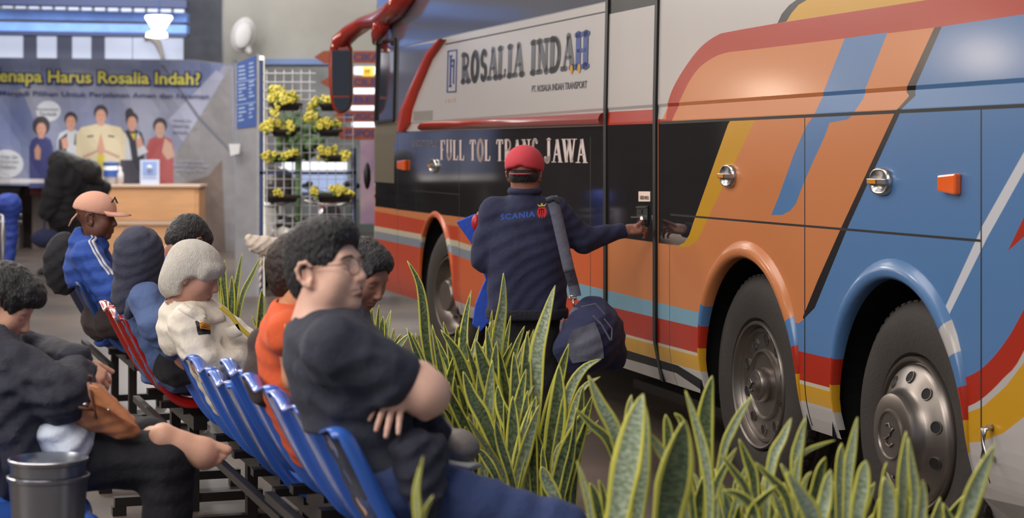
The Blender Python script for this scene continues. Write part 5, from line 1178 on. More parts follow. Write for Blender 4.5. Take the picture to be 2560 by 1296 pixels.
# right foreground clump
B = {}
for i, (Zp_, off, lb) in enumerate(((4.75, -.28, 'snake plant with the widest blurred pale leaves in the right foreground'), (5.0, .0, 'snake plant of the right clump whose leaf tip crosses the middle wheel'), (4.8, .12, 'snake plant of the right clump between the two wheels'), (4.55, .25, 'snake plant in front of the big right wheel'), (4.4, .42, 'snake plant at the far right with one long blade over the white skirt'))):
    B[i] = plant(pline(Zp_, off), .26, lb)
H = [
 ((1608, 985), [(1592, 1050), (1572, 1150), (1552, 1260)], (1530, 1430), 4.55, 78, 0, 1), ((1613, 1012), [(1612, 1080), (1606, 1180), (1596, 1280)], (1580, 1430), 4.6, 44, 0, 1), ((1712, 1052), [(1700, 1120), (1684, 1200), (1668, 1290)], (1650, 1440), 4.35, 92, 1, 0),
 ((1713, 976), [(1738, 1050), (1762, 1140), (1775, 1240)], (1775, 1430), 4.7, 28, 1, 1), ((1781, 940), [(1768, 1005), (1764, 1080)], (1775, 1300), 5.0, 40, 1, 0), ((1881, 990), [(1856, 1026), (1830, 1075), (1808, 1135)], (1790, 1300), 4.9, 22, 1, 1),
 ((1979, 1045), [(1958, 1095), (1933, 1150)], (1915, 1300), 4.8, 28, 1, 1), ((1664, 1037), [(1672, 1100)], (1680, 1300), 4.9, 28, 0, 0), ((1686, 1034), [(1712, 1080)], (1735, 1300), 4.9, 20, 1, 0), ((1579, 988), [(1570, 1060)], (1560, 1300), 5.0, 22, 0, 1),
 ((1614, 1075), [(1650, 1125), (1690, 1190)], (1720, 1330), 4.6, 30, 0, 1), ((1802, 1138), [(1835, 1180), (1868, 1230)], (1890, 1330), 4.7, 20, 1, 0), ((1848, 1098), [(1868, 1150), (1884, 1200)], (1890, 1330), 4.8, 26, 1, 0), ((1842, 1120), [(1812, 1170), (1787, 1230)], (1770, 1340), 4.8, 20, 1, 0),
 ((1888, 1157), [(1930, 1200), (1968, 1250)], (1990, 1380), 4.6, 24, 2, 0), ((1808, 1227), [(1850, 1240), (1885, 1280)], (1900, 1400), 4.4, 26, 1, 0), ((1942, 1215), [(1905, 1250), (1876, 1290)], (1860, 1400), 4.4, 26, 1, 0), ((1952, 1160), [(1980, 1210), (2010, 1265)], (2030, 1400), 4.5, 32, 2, 1),
 ((2144, 1043), [(2132, 1110), (2122, 1180)], (2115, 1350), 4.6, 26, 2, 1), ((2105, 1109), [(2100, 1170)], (2100, 1350), 4.7, 28, 2, 1), ((2088, 1102), [(2055, 1112), (2015, 1130), (1990, 1170)], (1985, 1350), 4.7, 11, 2, 1), ((2014, 1045), [(2000, 1100), (1990, 1170)], (1995, 1350), 4.7, 28, 2, 1),
 ((2064, 1144), [(2045, 1200)], (2025, 1360), 4.6, 34, 2, 0), ((2165, 1152), [(2157, 1210)], (2145, 1380), 4.4, 40, 3, 1), ((2077, 1175), [(2065, 1240)], (2050, 1380), 4.4, 36, 2, 1), ((2266, 1079), [(2260, 1150), (2256, 1230)], (2255, 1400), 4.35, 30, 3, 1),
 ((2271, 1095), [(2280, 1170), (2287, 1240)], (2280, 1400), 4.3, 24, 3, 1), ((2487, 1112), [(2452, 1190), (2420, 1280)], (2385, 1430), 4.1, 44, 4, 1), ((2217, 1157), [(2208, 1210)], (2200, 1380), 4.5, 12, 3, 0), ((2211, 1193), [(2220, 1250)], (2220, 1400), 4.3, 48, 3, 1), ((2030, 1180), [(2010, 1215)], (1995, 1350), 4.6, 13, 2, 1),
 ((1965, 1180), [(2000, 1240), (2030, 1300)], (2050, 1420), 4.2, 52, 2, 1), ((2307, 1200), [(2308, 1260)], (2300, 1400), 4.3, 22, 3, 1), ((1471, 939), [(1500, 1010), (1540, 1090)], (1570, 1250), 5.1, 36, 0, 1), ((1438, 1022), [(1480, 1065), (1525, 1112)], (1560, 1250), 5.2, 22, 0, 0),
 ((1441, 1151), [(1460, 1210), (1478, 1290)], (1490, 1420), 4.5, 17, 0, 1), ((1474, 1208), [(1490, 1250)], (1510, 1350), 4.9, 26, 0, 0), ((1497, 1200), [(1510, 1245)], (1525, 1350), 4.9, 18, 0, 0),
]
for i, (t, m, b_, Z, w_, p, pale) in enumerate(H): tl(t, m, b_, Z, w_, B[p], sd=200+i, pale=bool(pale), twist=random.uniform(-.4, .4))
for i in range(84):
    p = rr.choice([0, 0, 1, 1, 1, 2, 2, 3, 3, 3]); c = B[p].location; b0 = Vector((c.x+rr.uniform(-.14, .16), c.y+rr.uniform(-.05, .28), .27)); h = rr.uniform(.22, .50)
    lean = Vector((rr.gauss(0, .12), rr.gauss(0, .08), 0)); leaf([b0, b0+lean*.25+Vector((0, 0, h*.35)), b0+lean*.65+Vector((0, 0, h*.7)), b0+lean+Vector((0, 0, h))], rr.uniform(.03, .06), B[p], seed=400+i, pale=rr.random() < .5, twist=rr.uniform(-1, 1))
# small far clumps
C1 = plant(pline(9.0), .26, 'small snake plant just right of the bowed dark-haired man'); 
for i, (t, m, b_, w_) in enumerate((((905, 760), [(912, 800)], (925, 900), 12), ((930, 770), [(932, 820)], (935, 900), 14), ((948, 762), [(945, 810)], (940, 900), 12), ((978, 775), [(968, 820), (962, 860)], (955, 930), 20), ((958, 790), [(955, 840)], (950, 920), 22), ((898, 785), [(905, 830)], (918, 920), 12), ((985, 820), [(980, 860)], (965, 930), 14), ((1003, 835), [(985, 870)], (972, 930), 12), ((920, 745), [(925, 800)], (930, 900), 9))):
    tl(t, m, b_, 9.0, w_, C1, sd=600+i, pale=i % 3 == 0)
C2 = plant(pline(11.6, .0), .26, 'dark snake plant right behind the white-haired man')
for i, (t, m, b_, w_) in enumerate((((606, 632), [(596, 690), (588, 750)], (585, 850), 16), ((652, 642), [(630, 690), (605, 745)], (590, 850), 14), ((562, 650), [(560, 720)], (572, 850), 20), ((540, 665), [(552, 730)], (566, 850), 14), ((580, 690), [(580, 750)], (578, 850), 22), ((655, 722), [(652, 780)], (645, 870), 20), ((690, 750), [(680, 800)], (660, 880), 14), ((630, 790), [(645, 830)], (655, 880), 10), ((700, 735), [(692, 800)], (670, 880), 12))):
    tl(t, m, b_, 11.4, w_, C2, sd=620+i)
C3 = plant(Vector((-.2, 3.75, 0)), .26, 'single blurred yellow-edged leaf pair at the bottom in front of the jeans')
leaf([Vector((-.2, 3.75, .25)), W(1043, 1400, 3.8), W(1044, 1290, 3.8), W(1042, 1220, 3.8), W(1058, 1140, 3.8)], .019, C3, pale=True, seed=1, margin=.6); leaf([Vector((-.2, 3.75, .25)), W(1050, 1400, 3.8), W(1055, 1300, 3.8), W(1083, 1240, 3.8)], .014, C3, pale=True, seed=2, margin=.6)
o = MB(); o.lathe([(0, 0), (.09, 0), (.12, .24), (.125, .25), (.11, .25), (.0, .235)], (-.2, 3.75, 0), (0, 0, 1), 24); o.build('pot', [m_plant], C3, smooth=True)
# ---------------- people ----------------
def skin(nm, c): return mat('skin_'+nm, c, .5, bump=.06, bscale=120, sss=.08)
def cloth(nm, c, **k): return mat('fabric_'+nm, c, .85, bump=k.pop('bump', .35), bscale=k.pop('bscale', 30), sheen=.04, **k)
def spine_frame(J, yaw):
    up = (J['chest']-J['waist']).normalized(); f = frame(yaw).col[1]; r = f.cross(up).normalized(); f = up.cross(r); return Matrix((r, f, up)).transposed()
def torso_prims(J, yaw, inf=0, k=.05, w=1.0, d=1.0):
    M = spine_frame(J, yaw); up2 = (J['waist']-J['pelvis']).normalized(); f = frame(yaw).col[1]; r = f.cross(up2).normalized(); M2 = Matrix((r, up2.cross(r), up2)).transposed()
    P = [el(J['chest'], (.165*w+inf, .108*d+inf, .17+inf), M, k), el(J['waist'], (.145*w+inf, .105*d+inf, .15+inf), M2, k), el(J['pelvis'], (.165*w+inf, .125*d+inf, .13+inf), M2, k)]
    P.append(rc(J['waist'], J['pelvis'], .11+inf, .12+inf, k)); P.append(rc(J['chest'], J['waist'], .11+inf, .108+inf, k))
    P.append(rc(J['shL'], J['shR'], .062+inf, .062+inf, k)); P.append(rc(J['neck'], J['chest'], .06+inf, .10+inf, k))
    return P
def person(nm, J, yaw, hyaw, hp, hroll=0, hs=1.0, skin_m=None, label='', fine=.0045, w=1.0, d=1.0, base=None, hands=(), fullhead=True, ear=True, ra=1.0, extra=(), wide=1.0, group=None, facefine=None, res=.011, cc=()):
    H = frame(hyaw, hp, hroll); hp_, T = head_prims(J['head'], H, hs, ear, wide); P = hp_
    P.append(rc(J['neck'], J['head']-H.col[2]*.055*hs-H.col[1]*.015, .062, .056, .03))
    P += torso_prims(J, yaw, -.022, w=w, d=d)
    fi = [(V3(J['head']), .15, facefine or fine)]
    for s in 'LR':
        P += limb([J['sh'+s], J['el'+s], J['wr'+s]], [(.05*ra, .040*ra), (.041*ra, .026*ra)])
        if 'kn'+s in J: P += limb([J['hip'+s], J['kn'+s], J['an'+s]], [(.078, .054), (.054, .036)])
        if 'toe'+s in J and J.get('bare'+s): pass
        elif 'toe'+s in J: P.append(rc(J['an'+s], J['toe'+s], .034, .028))
    for h in hands: P += h; fi.append(((h[0]['c']), .125, .0038))
    P += list(extra)+list(cc)
    o = sdf_mesh('person', P, [skin_m, M_nail], res=res, fine=fi, it=1)
    tag(o, label, 'person', group); return o, H, T, P
def shirt(o, J, yaw, m, inf=.012, sleeve='long', wr=.006, w=1.0, d=1.0, ra=1.0, cut=None, name='shirt', res=.009, sh=0, wf=38, extra=(), it=1, cc=(), folds=()):
    P = torso_prims(J, yaw, inf, w=w, d=d)
    for s in 'LR':
        e, wv = J['el'+s], J['wr'+s]
        if sleeve == 'long': P += limb([J['sh'+s], e, J['sh'+s]*0+e+(wv-e)*.92], [(.058*ra+inf, .05*ra+inf), (.05*ra+inf, .034*ra+inf)])
        elif sleeve == 'short': P += limb([J['sh'+s], J['sh'+s]+(e-J['sh'+s])*.60], [(.06*ra+inf, .060*ra+inf)])
    P += list(extra)
    base = list(P)
    for f_ in folds:
        q = drape(base, [W(u, v, z_) for u, v, z_ in f_[0]], (0, 1, 0), -.004, .25); P += [rc(a, b_, f_[1], f_[1]*.8, .022) for a, b_ in zip(q, q[1:])]
    P.append(rc(J['neck']+Vector((0, 0, .01)), J['neck']+(Vector(J['head'])-J['neck'])*.5, .060+inf*.3, .062, .015, sub=True))
    P += list(cc)
    P = PLs(P); P.wr = wr; P.wf = wf
    c = sdf_mesh(name, P, [m], res=res, parent=o, wr=wr, wf=wf, it=it); return c, P
def trousers(o, J, yaw, m, inf=.012, w=1.0, legs='LR', wr=.006, top=None, res=.010, to=.95, cc=(), toL=None):
    M2 = frame(yaw); P = [el(J['pelvis'], (.165*w+inf, .125+inf, .115+inf), M2, .05)]
    for s in legs:
        P += limb([J['hip'+s], J['kn'+s], J['kn'+s]+(J['an'+s]-J['kn'+s])*(toL if (toL and s == 'L') else to)], [(.088+inf, .064+inf), (.062+inf, .048+inf)], k=.035)
    P += list(cc)
    c = sdf_mesh('trousers', P, [m], res=res, parent=o, wr=wr, wf=34); return c, P
def shoes(o, J, m, sole, legs='LR'):
    for s in legs:
        a, t = J['an'+s], J['toe'+s]; d = (t-a); d.z = 0; d.normalize()
        P = [rc(a-d*.03, a+d*.10, .045, .042, .03), rc(a+d*.09, t, .042, .036, .03), rc(a+Vector((0, 0, .04)), a, .042, .045, .03), pl(Vector((a.x, a.y, a.z-.058)), (0, 0, -1))]
        b = sdf_mesh('shoe', P, [m], res=.008, parent=o)
        q = MB(); q.tube([a-d*.06+Vector((0, 0, -.05)), a+d*.05+Vector((0, 0, -.052)), t+d*.03+Vector((0, 0, -.045+(t.z-a.z)*.8))], [.04, .043, .03], 12, flat=.35); k = q.build('sole', [sole], None, smooth=True); k.parent = b; k.matrix_parent_inverse = b.matrix_parent_inverse
def hair_part(o, P, m, jit=.004, res=.006, jf=75, name='hair', it=1, wr=0, wf=38): return sdf_mesh(name, P, [m], res=res, parent=o, jit=jit, jf=jf, it=it, wr=wr, wf=wf)
def cap_prims(c, M, s, brim=True, back=False, low=.028):
    c = Vector(c); T = lambda x, y, z: c+M @ Vector((x*s, y*s, z*s))
    P = [el(T(0, -.01, .045), (.092*s, .112*s, .092*s), M, .01), pl(T(0, 0, low), M @ Vector((0, -.12, -1)))]
    return P, T
def decal(name, VF, c, ex, ey, w_, h_, prims, d, m, parent, off=.004, start=.3):
    pts = [c+ex*(x-.5)*w_+ey*(y-.5)*h_ for x, y in VF[0]]; pts = drape(prims, pts, d, off, start); return mk(name, pts, VF[1], m, parent)
def grid(nx, ny):
    return ([(i/nx, j/ny) for j in range(ny+1) for i in range(nx+1)], [(j*(nx+1)+i, j*(nx+1)+i+1, (j+1)*(nx+1)+i+1, (j+1)*(nx+1)+i) for j in range(ny) for i in range(nx)])
def ribbon(name, path, wd, prims, d, m, parent, off=.006, th=.003, side=None, n=24, start=.3):
    P3 = [Vector(p) for p in path]; pts = []; K = len(P3)-1
    for i in range(n+1):
        x = i/n*K; a = min(int(x), K-1); p = P3[a].lerp(P3[a+1], x-a); t = (P3[a+1]-P3[a]).normalized(); s = t.cross(Vector(d)).normalized()
        pts += [p-s*wd/2, p, p+s*wd/2]
    if prims is not None: pts = drape(prims, pts, d, off, start)
    f = [(i*3+j, i*3+j+1, i*3+4+j, i*3+3+j) for i in range(n) for j in (0, 1)]
    o = mk(name, pts, f, m, parent, smooth=True); so = o.modifiers.new('so', 'SOLIDIFY'); so.thickness = th; so.offset = 1; return o
def shoulders(J, yaw, half, drop=.0):
    pass
m_hb = mat('hair_black', (24, 20, 22), .45, bump=.6, bscale=150, stretch=(1, 1, .35), sheen=.1); m_hw = mat('hair_white', (226, 218, 206), .55, bump=.7, bscale=60, stretch=(6, 6, .7), var=.06, vscale=14)
m_black = cloth('black', (26, 25, 30)); m_dshoe = mat('shoe_dark', (34, 32, 34), .5); m_sole = mat('shoe_sole', (190, 188, 184), .6)
# --- A: man in the dark T-shirt and glasses (nearest)
Z = 5.0
J = dict(head=W(818, 679, Z), neck=W(788, 812, Z+.03), chest=W(858, 935, Z-.02), waist=W(905, 1075, Z-.03), pelvis=W(985, 1215, Z-.03), shR=W(838, 872, 4.82), shL=W(805, 855, 5.18), elR=W(1062, 985, 4.84), elL=W(1060, 990, 5.34),
         wrR=W(985, 955, 5.16), wrL=W(998, 938, 4.85), hipR=W(1000, 1225, 4.88), hipL=W(995, 1222, 5.10), knR=W(1395, 1335, 4.86), knL=W(1390, 1345, 5.30), anR=W(1480, 1690, 4.88), anL=W(1470, 1690, 5.32), toeR=W(1580, 1740, 4.88), toeL=W(1570, 1720, 5.32))
sk = skin('warm', (236, 188, 166)); CA = chair_cut(4.70, .53)+chair_cut(5.13, .53, .215)
hl = hand_prims(J['wrL'], (-.28, -.50, -.86), (-.05, -.86, .5), 1, curl=(2, 5, 4), spread=16, lens=(1, 1, 1, 1.05), thumb=(.5, .8))
hr = hand_prims(J['wrR'], (-.8, .45, .05), (.1, -.3, 1), -1, curl=(10, 20, 10))
o, H, T, P = person('A', J, 8, -27, -8, -2, 1.0, sk, 'seated young man with glasses in a dark navy T-shirt, arms crossed, nearest the camera', fine=.0045, facefine=.0034, w=1.12, d=1.12, ra=1.12, hands=(hl, hr), wide=1.04, cc=CA,
   extra=[rc(W(800, 812, 4.98), W(812, 735, 5.0), .066, .060, .03), rc(W(960, 945, 4.86), W(1062, 985, 4.84), .062, .050, .03), rc(W(1062, 985, 4.84), W(1010, 945, 5.08), .052, .048, .03), rc(W(1068, 985, 4.84), W(1048, 945, 4.92), .050, .045, .03)])
eyes(o, T, 1.02)
hp_ = hair_short(J['head'], H, 1.02, .012); hp_ += [el(T(0, .038, .100), (.060, .052, .038), H, .03), el(T(0, -.02, .088), (.072, .085, .056), H, .03)]
hair_part(o, hp_, m_hb, jit=.0032, res=.0045, jf=130)
sp_, SP = shirt(o, J, 8, cloth('navy_tee', (50, 52, 66), bump=.25), inf=.016, sleeve='short', w=1.04, d=1.10, ra=1.12, wr=.005, name='t_shirt', extra=[rc(W(860, 885, 4.90), W(972, 950, 4.88), .074, .076, .05), rc(W(820, 880, 4.98), W(842, 960, 4.98), .105, .10, .05)], wf=30, cc=CA, folds=[([(925, 1015, 4.8), (880, 985, 4.8), (830, 925, 4.8), (805, 885, 4.8)], .011), ([(915, 1032, 4.8), (860, 1005, 4.8), (800, 945, 4.8), (765, 890, 4.8)], .012), ([(900, 1045, 4.8), (840, 1035, 4.8), (775, 990, 4.8), (742, 930, 4.8)], .012), ([(990, 905, 4.8), (960, 890, 4.8), (920, 880, 4.8)], .008), ([(990, 975, 4.8), (960, 1000, 4.8), (930, 1010, 4.8)], .010)])
tr_, TP = trousers(o, J, 8, cloth('denim_blue', (54, 70, 116), bump=.3), inf=.016, w=1.05, cc=CA)
shoes(o, J, m_dshoe, m_sole)
b = MB(); m_gf = mat('glasses_frame', (120, 105, 90), .3, .7)
for s in (-1, 1):
    c = [T(s*.034+.025*math.cos(t), .108-.004*abs(s*.034+.025*math.cos(t))/.05, .002+.023*math.sin(t)) for t in [2*math.pi*i/24 for i in range(25)]]; b.tube(c, .0013, 6)
    b.tube([T(s*.059, .104, .008), T(s*.08, .06, .010), T(s*.084, .0, .008)], .0014, 6)
b.tube([T(-.009, .112, .006), T(0, .115, .009), T(.009, .112, .006)], .0013, 6); gl = b.build('glasses', [m_gf], o, smooth=True)
m_lens = mat('lens_glass', (255, 255, 255), .02, alpha=.12, spec=.8)
for s in (-1, 1):
    b = MB(); n = 24; c = [T(s*.034+.025*math.cos(t), .107-.004*abs(s*.034+.025*math.cos(t))/.05, .002+.023*math.sin(t)) for t in [2*math.pi*i/n for i in range(n)]]; b.add(c, [tuple(range(n))]); k = b.build('lens', [m_lens]); k.parent = gl; k.matrix_parent_inverse = gl.matrix_parent_inverse
b = MB()
for s in (-1, 1): b.tube([T(s*.016, .098, .024), T(s*.03, .099, .031), T(s*.048, .088, .028), T(s*.054, .08, .022)], [.0018, .0032, .003, .0015], 6)
b.build('eyebrows', [m_hb], o, smooth=True)
jk = [rc(W(1030, 1112, 4.84), W(1092, 1120, 4.84), .040, .035, .04), rc(W(1040, 1130, 4.80), W(1062, 1275, 4.74), .048, .036, .04), rc(W(1088, 1130, 4.80), W(1088, 1235, 4.76), .032, .024, .04), rc(W(1010, 1130, 4.82), W(1035, 1210, 4.76), .038, .036, .04), rc(W(1000, 1075, 4.95), W(1080, 1080, 4.95), .05, .05, .05)]
tag(sdf_mesh('jacket', jk, [cloth('navy_dark', (32, 32, 48))], res=.008, wr=.009, wf=62), 'dark navy jacket bunched on the lap of the man with glasses', 'jacket')
# --- F: man in the orange vest behind him
Z = 5.95
J = dict(head=W(762, 688, Z), neck=W(738, 800, Z), chest=W(752, 885, Z+.05), waist=W(770, 985, Z+.05), pelvis=W(812, 1062, Z+.08), shR=W(728, 838, 5.80), shL=W(745, 830, 6.16), elR=W(742, 945, 5.80), elL=W(850, 940, 6.2), wrR=W(850, 965, 5.86), wrL=W(930, 960, 6.15),
         hipR=W(830, 1075, 5.88), hipL=W(830, 1070, 6.10), knR=W(1010, 1060, 5.62), knL=W(1120, 1160, 6.12), anR=W(1095, 1105, 5.88), anL=W(1135, 1440, 6.12), toeR=W(1170, 1122, 5.80), toeL=W(1215, 1465, 6.12))
sko = skin('orange', (214, 152, 112))
o, H, T, P = person('F', J, 8, -5, 4, 0, 1.02, sko, 'seated man in an orange vest half hidden behind the man with glasses', w=1.0, cc=chair_cut(5.56, .53)+chair_cut(5.98, .53))
hair_part(o, hair_short(J['head'], H, 1.02, .016), mat('hair_brown', (48, 34, 28), .6, bump=.4, bscale=80), jit=.004)
m_ov = cloth('orange_vest', (222, 92, 44), bump=.2)
CF = chair_cut(5.56, .53)+chair_cut(5.98, .53); v_, VP = shirt(o, J, 8, m_ov, inf=.018, sleeve='none', name='vest', cc=CF)
ribbon('vest_piping', [W(700, 820, 5.6), W(708, 900, 5.6), W(704, 985, 5.6)], .006, VP, (0, 1, 0), mat('piping_yellow', (230, 150, 50), .6), v_)
ribbon('vest_strap', [W(690, 935, 5.6), W(712, 915, 5.6), W(740, 908, 5.6)], .016, VP, (0, 1, 0), m_black, v_)
trousers(o, J, 8, cloth('brown_dark', (52, 42, 42)), legs='LR', cc=CF); shoes(o, J, mat('shoe_grey', (122, 114, 110), .6, var=.15, vscale=30), m_sole)
bp = [rc(W(655, 860, 6.05), W(662, 960, 6.0), .05, .05, .05), rc(W(640, 930, 6.0), W(665, 985, 5.98), .04, .04, .05)]
tag(sdf_mesh('shoulder_bag', bp, [cloth('brown_grey', (66, 54, 52))], res=.01, wr=.006), 'dark brown-grey bag slung behind the orange vest', 'bag')
# --- B: white-haired man in a white uniform shirt
Z = 7.7
J = dict(head=W(486, 684, Z), neck=W(455, 768, Z+.02), chest=W(492, 845, Z+.06), waist=W(552, 900, Z+.08), pelvis=W(602, 958, Z+.1), shR=W(470, 812, 7.56), shL=W(480, 795, 7.92), elR=W(505, 912, 7.50), elL=W(560, 880, 8.02), wrR=W(600, 905, 7.60), wrL=W(620, 900, 7.86),
         hipR=W(615, 955, 7.70), hipL=W(615, 950, 7.92), knR=W(765, 925, 7.62), knL=W(775, 930, 8.0), anR=W(790, 1175, 7.62), anL=W(800, 1170, 8.0), toeR=W(870, 1190, 7.62), toeL=W(880, 1180, 8.0))
o, H, T, P = person('B', J, 12, -4, 24, 0, 1.02, skin('ruddy', (186, 138, 120)), 'white-haired man dozing in a white uniform shirt with gold-barred shoulder boards', w=1.05, d=1.1, cc=chair_cut(7.74, .435, off=.035))
eyes(o, T, 1.02)
c_ = J['head']
hb = [el(T(0, -.012, .035), (.094, .120, .100), H, .02), el(T(0, -.055, -.055), (.088, .072, .085), H, .05), el(T(.058, -.035, -.02), (.042, .062, .085), H, .03), el(T(-.058, -.035, -.02), (.042, .062, .085), H, .03), rc(T(-.045, .086, .058), T(.045, .086, .058), .014, .014, .03), rc(T(.066, .055, .05), T(.074, .05, .012), .016, .008, .03), rc(T(-.066, .055, .05), T(-.074, .05, .012), .016, .008, .03),
      el(T(0, .14, -.045), (.12, .085, .078), H, .012, sub=True), el(T(.085, .03, -.055), (.04, .042, .055), H, .015, sub=True), el(T(-.085, .03, -.055), (.04, .042, .055), H, .015, sub=True), el(T(0, .03, -.13), (.09, .08, .06), H, .02, sub=True)]
hair_part(o, hb, m_hw, jit=.0018, res=.006, jf=30)
ws, WP = shirt(o, J, 12, cloth('uniform_white', (232, 222, 206), bump=.3), inf=.016, w=1.05, d=1.15, ra=1.1, wr=.006, extra=[rc(W(500, 820, 7.76), W(590, 885, 7.76), .125, .12, .05), rc(W(590, 885, 7.76), W(640, 915, 7.78), .10, .07, .04)], cc=chair_cut(7.74, .435, off=.035)+chair_cut(7.30, .435, off=.035), folds=[([(500, 815, 7.5), (530, 850, 7.5), (560, 900, 7.5)], .010), ([(455, 830, 7.5), (470, 870, 7.5), (500, 905, 7.5)], .010), ([(520, 880, 7.5), (560, 905, 7.5), (600, 905, 7.5)], .009)])
b = ribbon('collar', [W(437, 762, 7.4), W(470, 782, 7.4), W(505, 802, 7.4), W(535, 790, 7.4)], .03, WP, (0, 1, -.1), cloth('uniform_white', (232, 222, 206)), ws, th=.006)
ep = ribbon('epaulette', [W(482, 768, 7.3), W(492, 804, 7.3)], .045, WP, (0, 1, -.35), mat('epaulette_black', (30, 26, 30), .7), ws, off=.005, th=.005)
for k in range(4): q = ribbon('gold_bar', [W(481+k*.8-3+2, 778+k*5, 7.3), W(503+k*.8, 774+k*5, 7.3)], .005, WP, (0, 1, -.35), mat('gold_braid', (225, 150, 60), .4), None, off=.011, th=.002, n=6); q.parent = ep; q.matrix_parent_inverse = ep.matrix_parent_inverse
ribbon('lanyard', [W(520, 782, 7.3), W(548, 806, 7.3), W(572, 838, 7.3), W(600, 862, 7.3), W(628, 892, 7.3)], .018, WP, (0, 1, 0), mat('lanyard_yellow', (190, 165, 50), .6), ws, off=.006)
ribbon('pocket', [W(540, 855, 7.3), W(572, 842, 7.3)], .05, WP, (0, 1, 0), cloth('uniform_white', (232, 222, 206)), ws, off=.003)
trousers(o, J, 12, cloth('trouser_dark', (50, 42, 42)), w=1.0); shoes(o, J, m_dshoe, m_sole)
# --- C: woman in a dark grey hijab and denim jacket
Z = 8.25
J = dict(head=W(347, 636, Z), neck=W(342, 715, Z+.02), chest=W(368, 790, Z+.05), waist=W(402, 845, Z+.05), pelvis=W(440, 905, Z+.06), shR=W(368, 752, 8.12), shL=W(372, 745, 8.42), elR=W(388, 815, 8.02), elL=W(420, 800, 8.48), wrR=W(436, 880, 8.06), wrL=W(470, 860, 8.36),
         hipR=W(455, 905, 8.18), hipL=W(455, 900, 8.40), knR=W(650, 905, 8.10), knL=W(645, 900, 8.42), anR=W(650, 1120, 8.1), anL=W(655, 1115, 8.42), toeR=W(700, 1130, 8.1), toeL=W(705, 1130, 8.42))
o, H, T, P = person('C', J, 15, 40, 12, 0, .98, skin('tan', (170, 120, 100)), 'seated woman in a dark grey head scarf and blue denim jacket, seen from behind', cc=chair_cut(8.17, .52, off=-.14), hands=(hand_prims(J['wrR'], (.8, 0, -.6), (0, -1, .2), 1),))
hj = [el(J['head']+Vector((0, 0, .01)), (.112, .120, .116), None, .02), el(W(343, 675, Z), (.095, .1, .08), None, .05), rc(W(338, 700, Z), W(328, 735, Z), .08, .085, .05), rc(W(312, 735, Z-.02), W(308, 775, Z-.05), .04, .02, .05), rc(W(350, 725, Z), W(375, 745, Z), .075, .06, .05), rc(W(350, 730, 8.12), W(318, 790, 8.1), .03, .02, .03)]
sdf_mesh('head_scarf', hj, [cloth('scarf_grey', (58, 60, 78), bump=.4)], res=.009, parent=o, wr=.006, wf=45)
shirt(o, J, 15, cloth('denim_faded', (78, 98, 142)), inf=.010, ra=1.15, wr=.007, name='jacket', wf=34, w=.95, d=.95, cc=chair_cut(8.17, .52, off=-.14))
CCc = chair_cut(8.17, .52, off=-.14); CCd = chair_cut(8.62, .52, off=-.14)
trousers(o, J, 15, m_black, cc=CCc); shoes(o, J, m_dshoe, m_sole)
# --- D: black-haired person in denim leaning forward
Z = 8.7
J = dict(head=W(467, 610, Z), neck=W(425, 652, Z+.02), chest=W(412, 740, Z+.05), waist=W(400, 830, Z+.05), pelvis=W(395, 880, Z+.08), shR=W(408, 690, 8.55), shL=W(420, 685, 8.9), elR=W(440, 780, 8.5), elL=W(450, 780, 8.95), wrR=W(510, 800, 8.55), wrL=W(520, 800, 8.85),
         hipR=W(410, 880, 8.62), hipL=W(410, 880, 8.85), knR=W(600, 880, 8.6), knL=W(600, 880, 8.9), anR=W(605, 1090, 8.6), anL=W(605, 1085, 8.9), toeR=W(660, 1100, 8.6), toeL=W(660, 1100, 8.9))
o, H, T, P = person('D', J, 15, 50, 48, 0, .98, skin('tan', (170, 120, 100)), 'black-haired person in a blue denim shirt bowing forward behind the white-haired man', cc=CCd)
hair_part(o, hair_short(J['head'], H, 1.0, .016), m_hb, jit=.004)
shirt(o, J, 15, cloth('denim_shirt', (74, 100, 150)), inf=.016, wr=.006, cc=CCd); trousers(o, J, 15, m_black, cc=CCd); shoes(o, J, m_dshoe, m_sole)
# --- E: man in a pink cap and blue track jacket
Z = 10.75
J = dict(head=W(240, 545, Z), neck=W(222, 602, Z+.02), chest=W(222, 672, Z+.05), waist=W(238, 745, Z+.05), pelvis=W(262, 800, Z+.08), shR=W(218, 640, 10.60), shL=W(222, 625, 10.98), elR=W(278, 735, 10.52), elL=W(300, 715, 11.0), wrR=W(335, 775, 10.62), wrL=W(345, 765, 10.9),
         hipR=W(275, 805, 10.68), hipL=W(275, 803, 10.95), knR=W(450, 805, 10.6), knL=W(455, 800, 11.0), anR=W(460, 1030, 10.6), anL=W(465, 1020, 11.0), toeR=W(510, 1045, 10.6), toeL=W(515, 1040, 11.0))
o, H, T, P = person('E', J, 12, -2, 4, 0, 1.06, skin('deep', (112, 70, 54)), 'seated man in a pink baseball cap and royal blue track jacket with white sleeve stripes', w=1.05, cc=chair_cut(10.6, .50, off=-.11))
m_cap = cloth('cap_pink', (214, 160, 138), bump=.1)
CP, CT = cap_prims(J['head'], H, 1.12); cp_ = sdf_mesh('cap', CP, [m_cap], res=.008, parent=o)
b = MB(); n = 12; vv = []
for i in range(n+1):
    a = math.pi*i/n
    for r_, zz_ in ((1, 0), (1.0, 0)):
        pass
    vv.append(CT(-.075*math.cos(a), .055+.03*math.sin(a), .040)); vv.append(CT(-.072*math.cos(a), .075+.105*math.sin(a), .030-.014*abs(math.cos(a))))
b.add(vv, [(2*i, 2*i+2, 2*i+3, 2*i+1) for i in range(n)]); k = b.build('brim', [m_cap], None, smooth=True); k.parent = cp_; k.matrix_parent_inverse = cp_.matrix_parent_inverse; so = k.modifiers.new('s', 'SOLIDIFY'); so.thickness = .004
lg = [[(0, 0), (.3, 1), (.62, 0)]]
